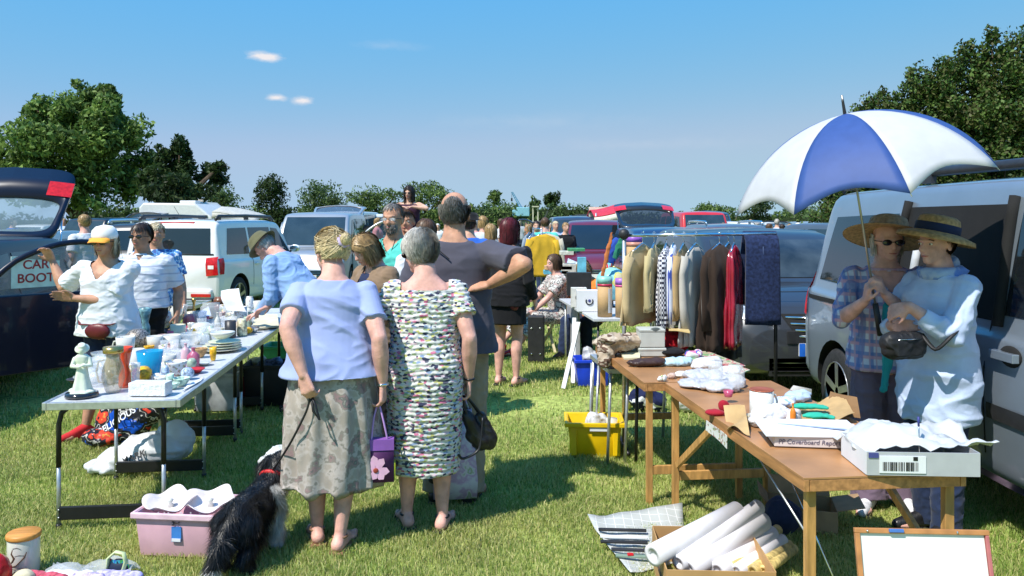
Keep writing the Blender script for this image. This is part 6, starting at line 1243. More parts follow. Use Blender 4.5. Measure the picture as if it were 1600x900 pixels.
q = MB(); a = c+Vector((.02, -.05, .04)); q.tube([a, a+Vector((-.003, 0, .135))], .0028, 7, silverm); o = B(q, 'pen'); tag(o, 'thin pen standing upright in the tray box', 'pen'); q = MB(); q.tube([a+Vector((-.003, 0, .12)), a+Vector((-.004, 0, .155))], .0042, 8, mat('pen_blue', (.04, .05, .25))); B(q, 'cap', parent=o)
# PP Coverboard Reports box
c = Vector((1.16, 3.28, RT+.004)); t = thing('report_box', 'flat white carton lettered PP Coverboard Reports at the table edge', 'box', c+Vector((.115, .07, 0)), R(-7)); q = MB(); q.box((0, 0, .026), (.375, .22, .05), mat('carton_pinkish_white', (.66, .58, .56), rough=.6, var=.06)); B(q, 'carton', parent=t, bevel=.003)
q = MB(); q.box((-.03, .0, .0535), (.40, .235, .004), papw, rot=(R(3), 0, R(3))); B(q, 'lid_sheet', parent=t)
text_mesh('lettering', 'PP Coverboard Reports', .026, mat('ink_violet_grey', (.12, .10, .16)), t, frame((-.045, -.1112, .022), (1, 0, 0), (0, -1, 0)), shear=.15)
for k in range(4): q = MB(); q.box((-.09+.07*k, .03-.02*k, .0575+.0009*k), (.11, .018, .0012), mat('pale_blue_stripe', (.35, .42, .62)), rot=(0, 0, R(-14))); B(q, 'stripe', parent=t)
# mug etc
item('mug', 1190, 652, 38, 44, mat('speckled_china', (.70, .70, .66), rough=.2, var=.06, scale=60), 'tall white mug with a reddish rim on the near table', 'mug', z0=RT, handle=True, lid=None, rzz=200)
q = MB(); c = RP(1190, 652); s_ = F/c.y; q.lathe([(17.5/s_, -.003), (19/s_, 0), (18/s_, .004), (16.6/s_, .003)], c=c+Vector((0, 0, 43/s_)), m=mat('mug_rim', (.35, .09, .04), rough=.3), n=26); o = B(q, 'mug_rim', parent=[x for x in bpy.data.objects if x.get('label', '').startswith('tall white mug with a reddish')][0], fix=True); o.matrix_parent_inverse = o.parent.matrix_basis.inverted()
craft = mat('kraft_paper', (.50, .33, .15), rough=.7, var=.1, bump=.3)
o = blob_bag('cloth', 'dark red cloth scrap at the table\'s left edge', 'cloth', [(RP(1120, 650)+Vector((0, .03, .01)), (.05, .035, .014)), (RP(1130, 645)+Vector((.02, .06, .02)), (.03, .02, .03))], cloth('dark_red_scrap', (.35, .015, .03)), vox=.005, wr=.004)
sheet('kraft_paper', 'piece of torn brown paper standing up at the left edge', 'brown paper', (RP(1136, 668), RP(1172, 684)+Vector((0, 0, .004)), RP(1168, 662)+Vector((0, .03, .05)), RP(1132, 650)+Vector((0, 0, .01))), craft, warp=.03, seed=3)
sheet('kraft_paper', 'brown paper sheet under the green gloves at the right edge', 'brown paper', (RP(1255, 668)+Vector((0, 0, .01)), RP(1336, 662)+Vector((0, 0, .03)), RP(1315, 630)+Vector((.02, .03, .02)), RP(1250, 636)+Vector((0, 0, .01))), craft, warp=.02, seed=5)
sheet('kraft_flap', 'dark brown carton flap sticking up behind the gloves', 'carton flap', (RP(1290, 640), RP(1345, 655), RP(1340, 640)+Vector((0, 0, .05)), RP(1298, 628)+Vector((0, 0, .05))), mat('brown_flap', (.22, .12, .05), rough=.8), warp=.01)
gg = cloth('green_glove_fabric', (.03, .42, .30), bump=.6, bscale=30)
for k, (px, py, w) in enumerate(((1262, 650, .10), (1276, 662, .085), (1298, 676, .085))):
    cc = RP(px, py)+Vector((0, .02, .022+.01*(2-k))); blob_bag('glove', ('uppermost green glove, nearest the women in hats', 'middle green glove of the three', 'green glove nearest the carton')[k], 'glove', [(cc, (w*.75, .030, .014))]+[((cc+Vector((w*.5, -.02+.013*j, 0))), (cc+Vector((w*1.05-.01*abs(j-1.5), -.028+.018*j, -.004))), .009, .007) for j in range(4)], gg, vox=.005, wr=.003, ws=(20, 20, 20), group='green gloves')
rg = random.Random(12)
wrapm = glassy('clear_film_bag', (.80, .81, .85), .62, .15)
o = blob_bag('bubble_wrap', 'large heap of clear plastic wrap in the middle of the wooden table', 'plastic wrap', [(RP(1092, 606)+Vector((0, .05, .015)), (.11, .12, .018)), (RP(1130, 612)+Vector((0, .05, .02)), (.12, .10, .03)), (RP(1110, 598)+Vector((0, .10, .02)), (.14, .12, .035)), (RP(1150, 605)+Vector((0, .05, .02)), (.07, .08, .04))], mat('pale_wrap', (.48, .49, .54), rough=.3, var=.1, bump=1.2, bscale=22), vox=.007, wr=.012, ws=(16, 16, 16), seed=3)
for k, (px, py, r, h, m_, lab) in enumerate(((1045, 590, .045, .022, floral, 'patterned cloth ball left'), (1185, 668, .075, .045, mat('tissue_white', (.68, .68, .68), rough=.6), 'x'), (1215, 672, .08, .05, mat('tissue_b', (.66, .66, .70), rough=.5), 'y'))):
    pass
for (px, py, rx_, ry_, rz_, m_, lab, cat_) in (
    (1206, 668, .09, .06, .055, mat('flowered_tissue', (.66, .66, .68), rough=.6, var=.12, scale=60), 'crumpled flower-sprigged white tissue beside the tall mug', 'tissue'), (1238, 668, .055, .05, .045, mat('white_orange_bag', (.70, .64, .60), rough=.5, var=.1), 'white paper bag standing beside the orange twist', 'paper bag'),
    (1226, 636, .07, .05, .025, ramp_mat('blue_striped_towel', [(0, (.45, .55, .75)), (.5, (.65, .68, .74)), (.6, (.25, .4, .7))], scale=14), 'blue and white striped towel behind the mug', 'towel'), (1250, 628, .07, .05, .03, cloth('pale_blue_towel', (.40, .52, .70)), 'pale blue folded towel at the right edge of the table', 'towel'),
    (1060, 572, .10, .06, .03, cloth('light_turquoise_cloth', (.42, .62, .74)), 'light turquoise garment lying across the second table', 'garment'), (1085, 560, .06, .05, .03, ramp_mat('multi_print_cloth', [(0, (.6, .62, .66)), (.48, (.65, .2, .35)), (.54, (.05, .12, .5)), (.6, (.65, .65, .65))], scale=12), 'garment in white, pink and blue print beside the turquoise one', 'garment'),
    (1108, 578, .10, .09, .04, mat('white_linen_heap', (.56, .56, .58), rough=.7), 'heap of white linen in front of the game boards', 'linen'), (1140, 590, .08, .06, .035, mat('white_linen_heap2', (.56, .56, .58), rough=.6), 'smaller heap of white linen beside the two glass jars', 'linen'), (1068, 590, .05, .04, .02, mat('white_beads', (.66, .66, .62), rough=.4, var=.25, scale=80), 'white and brown bead strings near the table\'s left edge', 'beads'),
    (1035, 596, .03, .02, .02, floral, 'little floral pot, left one of the pair at the table end', 'pot'), (1050, 592, .028, .02, .02, mat('rose_pot', (.5, .36, .30), rough=.3, var=.5, scale=50), 'little rosy brown pot, right one of the pair', 'pot'), (1078, 588, .02, .02, .012, amber, 'small amber and brown trinkets by the glass jars', 'trinket')):
    cc = RP(px, py)+Vector((0, ry_*.6, rz_*.7)); blob_bag(cat_.replace(' ', '_'), lab, cat_, [(cc, (rx_, ry_, rz_)), (cc+Vector((rx_*.5, ry_*.3, rz_*.25)), (rx_*.6, ry_*.6, rz_*.8)), (cc+Vector((-rx_*.5, -ry_*.2, -rz_*.2)), (rx_*.6, ry_*.7, rz_*.6))], m_, vox=.006, wr=.008*min(1, rz_/.03), ws=(18, 18, 18), seed=px)
for px, py, w, h, lab in ((1118, 600, 22, 36, 'left of the two clear glass jars on the linen'), (1150, 604, 26, 34, 'right of the two clear glass jars on the linen')): item('jar', px, py, w, h, glassc, lab, 'glass jar', z0=RT, z1=.03)
item('tumbler', 1138, 620, 16, 10, pinkg, 'small pink glass dish on the plastic wrap', 'dish', z0=RT, z1=.03)
item('bottle', 1239, 664, 9, 34, mat('orange_twist', (.75, .22, .02), rough=.4), 'orange twisted packet standing in the white tissue', 'packet', z0=RT, z1=.02)
for k in range(5): o = MB(); o.box((0, 0, .006+.007*k), (.075, .05, .0055), papw if k % 2 else cream, rot=(0, 0, R(6*k))); o = B(o, 'card'); o.location = RP(1175, 660); tag(o, 'white card in the small stack left of the mug', 'card', 'small stack of white cards')
# price notes hanging on the table edge
q = sheet('price_list', 'creased white paper strip taped under the left edge of the table', 'paper strip', [A0+rdir*a+Vector((-.008, 0, z)) for a, z in ((1.0, RT-.04), (.72, RT-.04), (.72, RT-.10), (1.0, RT-.09))], floral, warp=.006)
# folded clothes and drawers on the second table
camo = ramp_mat('beige_brown_knit', [(0, (.38, .30, .22)), (.45, (.50, .42, .33)), (.52, (.12, .07, .05)), (.6, (.42, .33, .26)), (.7, (.18, .11, .09))], scale=9, stretch=(1, 1, 2), rough=.9)
cc = G(965, 540, RT+.08); o = blob_bag('jumper', 'beige and brown striped knitwear heaped over the left side of the second table', 'jumper', [(cc+Vector((.0, .1, 0)), (.16, .12, .06)), (cc+Vector((-.07, .05, -.05)), (.07, .1, .08)), (cc+Vector((.12, .1, .02)), (.12, .1, .05)), (cc+Vector((-.02, .02, .04)), (.12, .09, .04)), (cc+Vector((-.09, .0, -.10)), (.05, .07, .05))], camo, vox=.008, wr=.018, ws=(9, 9, 14), seed=2)
cc = G(1052, 548, RT+.02)+Vector((0, .12, .06)); o = blob_bag('scarf', 'bright red cloth heaped right of the pale drawers', 'cloth', [(cc, (.09, .1, .07)), (cc+Vector((.07, 0, -.03)), (.06, .08, .05)), (cc+Vector((-.07, .02, .03)), (.05, .05, .03))], cloth('crimson_cloth', (.45, .01, .02)), vox=.007, wr=.015, ws=(10, 10, 10), seed=6)
cc = G(1050, 556, RT+.01)+Vector((0, .06, .02)); blob_bag('dark_cloth', 'black cloth under the red heap', 'cloth', [(cc, (.10, .08, .03))], C_black, wr=.008)
bx = mat('pale_grey_box', (.50, .52, .49), rough=.5, var=.05); c = G(1019, 557, RT+.004)
for k, (w, h, lab) in enumerate(((.185, .058, 'wider pale grey box at the bottom of the small stack'), (.172, .125, 'pale grey box with a handle hole on top of the small stack'))):
    t = thing('drawer_box', lab, 'box', (c.x, c.y+.07, RT+.004+(0, .062)[k]), R(2), 'pale grey boxes stacked by the red cloth'); q = MB(); q.box((0, 0, h/2), (w, .14, h), bx); B(q, 'box', parent=t, bevel=.004); q = MB(); q.box((0, -.001, h-.010), (w+.006, .146, .016), bx); B(q, 'lid', parent=t, bevel=.003)
    if k: q = MB(); q.ell((.02, -.071, h-.004), (.035, .004, .016), mat('hole_dark', (.1, .12, .12))); B(q, 'handle_hole', parent=t)
sheet('magazine', 'cream folder under the knitwear at the edge of the second table', 'folder', (G(975, 560, RT+.01), G(1000, 560, RT+.01), G(1000, 545, RT+.03), G(962, 542, RT+.03)), mat('cream_card', (.62, .58, .40), rough=.7), th=.012)
cc = G(1010, 575, RT)+Vector((-.0, .05, .025)); blob_bag('leather_gloves', 'dark brown leather bag lying flat at the left edge of the tables', 'bag', [(cc, (.13, .05, .025)), (cc+Vector((.06, .02, .01)), (.08, .04, .02))], mat('dark_brown_leather', (.05, .025, .02), rough=.4, bump=.5), wr=.008)
cc = G(1030, 572, RT)+Vector((.06, .02, .012)); blob_bag('black_lace', 'black lace scrap with a red tag beside the brown leather bag', 'cloth', [(cc, (.07, .03, .012))], C_black, vox=.006, wr=.005)
board = ramp_mat('board_print', [(0, (.15, .38, .12)), (.4, (.55, .52, .4)), (.48, (.50, .10, .12)), (.53, (.6, .58, .45)), (.6, (.2, .4, .2)), (.7, (.62, .5, .08))], scale=10, rough=.35)
c0 = RP(1062, 552); sheet('game_board', 'green and cream printed game board lying at the back edge of the table', 'game board', (RP(1066, 556), RP(1120, 580), RP(1165, 572), RP(1095, 545)), board, th=.006, warp=.002)
sheet('game_board', 'printed card with a yellow corner lying at the right edge of the table', 'game board', (RP(1118, 582)+Vector((0, 0, .004)), RP(1150, 588)+Vector((0, 0, .004)), RP(1172, 580)+Vector((0, 0, .004)), RP(1135, 566)+Vector((0, 0, .004))), board, th=.006, warp=.002)
sheet('tray', 'cream oval-ended tray lying behind the red cloth', 'tray', (G(1045, 516, RT+.17), G(1078, 519, RT+.17), G(1074, 512, RT+.17), G(1046, 511, RT+.17)), mat('wood_tray', (.6, .45, .2)), th=.01)
# ------------------------------------------------------------------ under / before the right tables
yel = mat('yellow_crate_plastic', (.78, .50, .005), rough=.32, var=.06); c = G(931, 716); t = crate('yellow plastic crate on the grass with white cloth and thin poles in it', 'storage_crate', 'crate', c+Vector((0, .14, 0)), R(-3), .375, .29, .245, yel, taper=.86, lip=.022)
for x in (-.15, .15):
    q = MB(); q.box((x, -.142, .12), (.05, .012, .20), yel, rot=(R(-4), 0, 0)); B(q, 'side_rib', parent=t, bevel=.004)
q = MB(); q.box((.03, -.157, .212), (.13, .004, .04), papw); B(q, 'label', parent=t)
cc = c+Vector((-.0, .16, .20)); blob_bag('white_bag', 'white plastic bag stuffed in the yellow crate', 'bag', [(cc, (.07, .07, .09)), (cc+Vector((.06, .02, 0)), (.05, .05, .08))], bagw, vox=.007)
for x0, x1, z1, m_, lab in ((-.03, -.005, .62, alu, 'left one of two thin silver poles rising from the yellow crate'), (.01, .045, .60, alu, 'right one of two thin silver poles rising from the yellow crate')): q = MB(); q.tube([c+Vector((x0, .15, .02)), c+Vector((x1, .24, z1))], .009, 7, m_); o = B(q, 'pole'); tag(o, lab, 'pole')
q = MB(); q.lathe([(0, 0), (.035, 0), (.04, .19), (0, .19)], c=c+Vector((.13, .15, .05)), m=mat('pale_tube', (.6, .58, .5)), n=18); o = B(q, 'tube', fix=True); tag(o, 'pale cylinder standing in the right corner of the yellow crate', 'tube')
blu = mat('blue_crate_plastic', (.01, .05, .60), rough=.35); c = G(926, 604); t = crate('bright blue plastic crate under the white table', 'storage_crate', 'crate', c+Vector((0, .15, 0)), R(3), .34, .30, .26, blu, taper=.86)
cc = c+Vector((0, .15, .27)); blob_bag('clear_bag', 'clear plastic bag bulging out of the bright blue crate', 'bag', [(cc, (.10, .09, .06)), (cc+Vector((-.03, 0, .05)), (.06, .06, .06))], mat('pale_wrap', (.6, .61, .66)), vox=.01)
cc = G(1010, 648)+Vector((0, .15, .10)); blob_bag('rucksack', 'navy and white bag lying under the wooden tables', 'bag', [(cc, (.14, .1, .10)), (cc+Vector((.1, 0, -.02)), (.1, .1, .08))], ramp_mat('navy_white', [(0, (.01, .015, .06)), (.58, (.01, .015, .06)), (.6, (.6, .62, .65))], scale=7), vox=.01, wr=.015)
cc = G(985, 645)+Vector((0, .12, .1)); blob_bag('yellow_bag', 'pale yellow bag leaning on the navy bag under the tables', 'bag', [(cc, (.05, .06, .10))], mat('pale_yellow_bag', (.65, .60, .20)), vox=.01)
cc = G(1090, 655)+Vector((0, .3, .08)); blob_bag('white_bag', 'pale grey bag in the shade under the middle of the tables', 'bag', [(cc, (.16, .1, .09))], bagw, vox=.01)
card = mat('brown_cardboard', (.46, .27, .11), rough=.75, var=.1, scale=8)
def carton(label, c, rz, w, d, h, m, flaps=(), tilt=(0, 0), th=.005, name='cardboard_box'):
    t = thing(name, label, 'cardboard box', c, rz); t.rotation_euler = (R(tilt[0]), R(tilt[1]), rz); q = MB()
    q.box((0, 0, th/2), (w, d, th), m); q.box((0, -d/2, h/2), (w, th, h), m); q.box((0, d/2, h/2), (w, th, h), m); q.box((-w/2, 0, h/2), (th, d-th-.002, h), m); q.box((w/2, 0, h/2), (th, d-th-.002, h), m); B(q, 'carton', parent=t)
    for side, ang, L in flaps:
        a = R(ang); f = MB(); s_ = {'f': (0, -1), 'b': (0, 1), 'l': (-1, 0), 'r': (1, 0)}[side]; o_ = Vector((s_[0]*w/2, s_[1]*d/2, h+.003)); u = Vector((s_[0]*math.cos(a), s_[1]*math.cos(a), math.sin(a))); wd_ = Vector((abs(s_[1])*w*.48, abs(s_[0])*d*.48, 0)); n_ = u.cross(wd_).normalized()*th*.5
        p = [o_-wd_, o_+wd_, o_+wd_*.98+u*L, o_-wd_*.98+u*L]; f.add([x+n_ for x in p]+[x-n_ for x in p], [(0, 1, 2, 3), (7, 6, 5, 4), (0, 4, 5, 1), (1, 5, 6, 2), (2, 6, 7, 3), (3, 7, 4, 0)], m, False); B(f, 'flap', parent=t, fix=True)
    return t
# box of paper rolls
c = Vector((.955, 3.36, 0)); t = carton('brown cardboard box full of white paper rolls at the bottom edge', Vector((.885, 3.56, 0)), R(-28), .45, .48, .19, card, name='box_of_rolls')
t.rotation_euler = (0, 0, R(-3)); text_mesh('lettering', 'Village', .085, mat('ink_marker', (.06, .05, .07)), t, frame((-.2285, -.04, .10), (0, -1, 0), (-1, 0, 0)) @ Matrix.Scale(.8, 4), bold=.001)
roll = mat('paper_roll', (.72, .70, .73), rough=.6, var=.04); rollc = mat('roll_stripe_gold', (.55, .42, .16), rough=.5, var=.4, scale=30, stretch=(1, 1, 1))
rolls = [((1020, 868), (1152, 797), .047, roll), ((1075, 890), (1192, 812), .046, roll), ((1060, 880), (1185, 790), .036, roll), ((1120, 893), (1205, 832), .040, roll), ((1150, 893), (1222, 842), .030, roll), ((1175, 893), (1232, 850), .027, rollc), ((1192, 893), (1240, 862), .024, rollc), ((1140, 885), (1215, 826), .026, rollc)]
for k, (a, b_, r, m_) in enumerate(rolls):
    pa = W(a[0], a[1], 3.42+.01*k); pb = W(b_[0], b_[1]+2, 3.78+.015*k); pb.z = max(pb.z, .03+r); q = MB(); d = (pb-pa).normalized(); ax = d.to_track_quat('Z', 'Y').to_matrix(); L = (pb-pa).length; q.lathe([(r*.5, .01), (r*.5, 0), (r, 0), (r, L), (r*.5, L), (r*.5, L-.03), (0, L-.03)], c=pa, m=m_, n=26, ax=ax)
    o = B(q, 'paper_roll', fix=True); tag(o, ('fat white paper roll, topmost and leftmost in the box', 'second fat white paper roll, lying right of the topmost', 'slimmer white roll peeping up behind the topmost one', 'third large white roll, below the two fat ones', 'narrow white roll among the gold-striped ones', 'gold-edged roll, second from the right end of the box', 'gold-edged roll at the right end of the box', 'gold-edged roll tucked under the third large roll')[k], 'paper roll', 'paper rolls in the brown box')
# plastic tray of knives on the grass
film2 = mat('checked_film', (.56, .57, .56), rough=.35, var=.06, alpha=.88); n, L_, b = nodes_of(film2)
bt = n.new('ShaderNodeTexBrick'); bt.offset = 0; bt.inputs['Scale'].default_value = 1; bt.inputs['Brick Width'].default_value = .05; bt.inputs['Row Height'].default_value = .05; bt.inputs['Mortar Size'].default_value = .0018; bt.inputs['Color1'].default_value = bt.inputs['Color2'].default_value = (.50, .52, .50, 1); bt.inputs['Mortar'].default_value = (.75, .75, .75, 1)
L_([x for x in n if x.type == 'TEX_COORD'][0].outputs['Object'], bt.inputs[0]); L_(bt.outputs[0], b.inputs['Base Color'])
q = MB(); P = []; a, b_, c_, d_ = G(985, 905), G(918, 822), G(1066, 806), G(1075, 880)
for i in range(17):
    r = []
    for j in range(17): u, v = i/16, j/16; p = a*(1-u)*(1-v)+b_*u*(1-v)+c_*u*v+d_*(1-u)*v; e = max(0, u-.8)*5; r.append(p+Vector((0, 0, .02+.045*e*(.6+.6*v)+.012*noise.noise(p*9)+.02*max(0, .15-v)*5)))
    P.append(r)
q.grid(P, film2); o = B(q, 'plastic_sheet'); md = o.modifiers.new('s', 'SOLIDIFY'); md.thickness = .002; tag(o, 'sheet of checked translucent plastic lying on the grass left of the roll box', 'plastic sheet')
for k, (x0, x1, y_, m_, lab, dz) in enumerate(((935, 1010, 827, blackp, 'long black handled knife at the top of the plastic sheet', .045), (938, 1012, 838, papw, 'white strip below the top knife on the plastic sheet', .04), (938, 1012, 846, blackp, 'second black handled tool on the plastic sheet', .045), (955, 1010, 858, dkgrey, 'grey tool lying third on the plastic sheet', .045), (962, 1012, 868, mat('green_grey_tool', (.2, .28, .22)), 'greenish tool lying lowest on the plastic sheet', .045))):
    pa, pb = G(x0, y_, dz), G(x1, y_+2, dz); q = MB(); q.beam(pa, pb, .022, .012, m_); o = B(q, 'tool', bevel=.003); tag(o, lab, 'tool')
q = MB(); q.box(G(985, 866, .055), (.03, .02, .01), MATS['red_shiny']); o = B(q, 'red_clip', bevel=.003); tag(o, 'small red clip lying on the greenish tool', 'clip')
# open brown carton and mauve boxes behind the table leg
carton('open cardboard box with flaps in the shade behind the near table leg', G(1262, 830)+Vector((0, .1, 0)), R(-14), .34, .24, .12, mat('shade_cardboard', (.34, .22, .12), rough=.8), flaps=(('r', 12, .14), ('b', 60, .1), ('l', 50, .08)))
blob_bag('dark_bag', 'dark blue bag standing behind the paper rolls under the table', 'bag', [(G(1235, 850)+Vector((0, .12, .10)), (.1, .08, .1))], C_navy, vox=.01)
# framed whiteboard
a, b_ = G(1340, 1010), G(1530, 1010); a = Vector((1.16, 2.62, .02)); t = thing('whiteboard', 'large whiteboard in a thin wooden frame leaning at the bottom right', 'whiteboard', (1.44, 2.68, 0), R(-3)); t.rotation_euler = (R(-14), 0, R(-3)); Wb, Hb = .43, .42
q = MB(); q.box((0, .004, Hb/2+.14), (Wb, .006, Hb), mat('whiteboard_face', (.74, .75, .72), rough=.25, var=.02)); B(q, 'board', parent=t)
fw = mat('frame_wood', (.45, .20, .07), rough=.45, var=.2); fr = mat('frame_pinkish', (.45, .14, .14), rough=.5)
for c_, s_, m_ in (((0, 0, Hb+.14+.008), (Wb+.034, .018, .017), fw), ((0, 0, .14-.008), (Wb+.034, .018, .017), fw), ((-Wb/2-.008, 0, Hb/2+.14), (.017, .0178, Hb-.002), fw), ((Wb/2+.008, 0, Hb/2+.14), (.012, .0178, Hb-.002), fr)): q = MB(); q.box(c_, s_, m_); B(q, 'frame_bar', parent=t, bevel=.002)
q = MB(); q.box((-.09, -.012, Hb+.15), (.05, .012, .012), mat('clip_blue', (.06, .16, .45))); B(q, 'clip', parent=t, bevel=.002)
for x, z in ((-.19, Hb+.148), (.12, Hb+.148), (-Wb/2-.008, Hb*.5)): q = MB(); q.ell((x, -.011, z), .004, chrome, nu=8, nv=5); B(q, 'screw', parent=t)
# ------------------------------------------------------------------ white table with tubes, globe and boxes
WT = .72; C0 = Vector((.775, 7.55, 0)); t = thing('folding_table', 'white folding table holding the globe and cardboard tubes', 'table', C0, R(6)); q = MB(); q.box((.42, 1.0, WT-.014), (.84, 2.0, .026), ttop); B(q, 'table_top', parent=t, bevel=.003)
for x, y in ((.06, .08), (.78, .08), (.06, 1.9), (.78, 1.9)): q = MB(); q.tube([(x, y, WT-.03), (x, y, 0)], .013, 7, blackm if y < 1 else alu); B(q, 'leg', parent=t)
for x in (0, ): q = MB(); q.beam((-.04, .55, WT-.1), (-.24, .30, 0), .045, .016, mat('white_painted_leg', (.68, .69, .71), rough=.4)); B(q, 'angled_leg', parent=t); q = MB(); q.beam((-.02, .9, WT-.1), (-.10, .55, 0), .04, .016, MATS['white_painted_leg']); B(q, 'angled_leg', parent=t)
sheet('board', 'grey and white panel leaning beneath the white folding table', 'panel', (G(905, 568), G(878, 545), G(876, 545)+Vector((0, .05, .62)), G(905, 568)+Vector((0, .05, .60))), mat('panel_grey', (.35, .36, .38)), th=.02, warp=.0)
kraftt = mat('kraft_tube', (.50, .32, .15), rough=.7, var=.06)
def tube_pack(label, px, py, w, h, caps, D_=None, z0=None, label_side=True):
    c = G(px, py, WT+.003) if D_ is None else W(px, py, D_); s_ = F/c.y; r = w/s_/2; H_ = h/s_; t = thing('cardboard_tube', label, 'cardboard tube', c, R(10), 'kraft tubes with coloured caps'); q = MB(); q.lathe([(0, 0), (r, 0), (r, H_*.76), (0, H_*.76)], m=kraftt, n=24); B(q, 'tube', parent=t, fix=True); z = H_*.76
    for k, (hh, cl) in enumerate(caps): q = MB(); q.lathe([(0, z), (r*1.03, z), (r*1.03, z+hh*H_), (0, z+hh*H_)], m=mat('cap_%d_%d_%d' % tuple(int(v*99) for v in cl), cl, rough=.4), n=24); B(q, 'cap_ring', parent=t, fix=True); z += hh*H_
    q = MB(); P = [[Vector((r*1.01*math.sin(a), -r*1.01*math.cos(a), zz)) for zz in (H_*.1, H_*.70)] for a in [R(v) for v in range(10, 80, 8)]]; q.grid(P, papw, flip=True); B(q, 'label', parent=t); return t
tube_pack('kraft tube with red band and mint cap, left of the pair', 945, 494, 23, 62, ((.06, (.5, .03, .08)), (.18, (.25, .55, .48))))
tube_pack('kraft tube with pink band and purple cap, right of the pair', 971, 495, 19, 62, ((.05, (.7, .1, .3)), (.16, (.35, .15, .55))))
tube_pack('kraft tube with orange and purple cap raised on a stand behind the rail post', 991, 435, 24, 66, ((.10, (.6, .28, .2)), (.14, (.28, .10, .48))), D_=7.9)
q = MB(); q.lathe([(.1, 0), (.1, .01), (.012, .02), (.012, .36), (.08, .37), (0, .375)], c=W(991, 435, 7.9)-Vector((0, 0, .375)), m=blackp, n=16); o = B(q, 'display_stand', fix=True); tag(o, 'black display stand under the raised tube', 'stand')
c = W(956, 443, 8.6); t = thing('globe', 'terrestrial globe with yellow continents and pale sea behind the two tubes', 'globe', c); q = MB(); q.ell((0, 0, 0), .175, ramp_mat('globe_print', [(0, (.25, .58, .62)), (.50, (.30, .62, .66)), (.52, (.62, .60, .12)), (.58, (.65, .55, .3)), (.66, (.68, .62, .5))], scale=5, rough=.3), nu=32, nv=20); B(q, 'ball', parent=t)
q = MB(); q.tube([(.185*math.sin(a), 0, .185*math.cos(a)) for a in [R(v) for v in range(0, 181, 15)]], .007, 6, brassm); q.lathe([(.1, -.27), (.1, -.255), (.02, -.24), (.015, -.18)], m=blackp, n=20); B(q, 'stand', parent=t)
for (px, py, w, h, d, m_, lab, nm) in ((921, 487, 38, 33, .14, papw, 'white box with a round black emblem on the white table', 'box'), (905, 480, 24, 30, .12, mat('white_flower_box', (.68, .66, .6), var=.1, scale=30), 'white box with orange flowers left of the emblem box', 'box'), (905, 462, 38, 36, .1, blackp, 'black square case standing at the back of the white table', 'case')):
    c = G(px, py, WT+.003) if py > 470 else W(px, py, 9.0)-Vector((0, 0, .0)); s_ = F/c.y; q = MB(); q.box((0, d/2, h/s_/2), (w/s_, d, h/s_), m_); o = B(q, nm, bevel=.003); o.location = c; tag(o, lab, nm)
    if 'emblem' in lab: q = MB(); q.tube([(.035*math.cos(a), -.004, h/s_*.5+.035*math.sin(a)) for a in [R(v) for v in range(150, 400, 15)]], .006, 6, inkm); q.ell((0, -.003, h/s_*.52), (.015, .003, .015), mat('label_blue', (.06, .07, .25))); B(q, 'emblem', parent=o)
    if 'flowers' in lab:
        for k in range(4): q = MB(); q.ell((.03*math.cos(k*2.1), -.003, h/s_*.45+.04*math.sin(k*1.7)), (.018, .003, .02), MATS['orange_twist']); B(q, 'flower_print', parent=o)
q = MB(); c = W(908, 450, 8.6); q.ell((0, 0, 0), (.07, .06, .05), ramp_mat('red_white_ball', [(0, (.7, .7, .7)), (.5, (.6, .02, .05))], scale=9)); o = B(q, 'trinket'); o.location = c-Vector((0, 0, .04)); tag(o, 'red and white trinket on top of the flowered box', 'trinket')
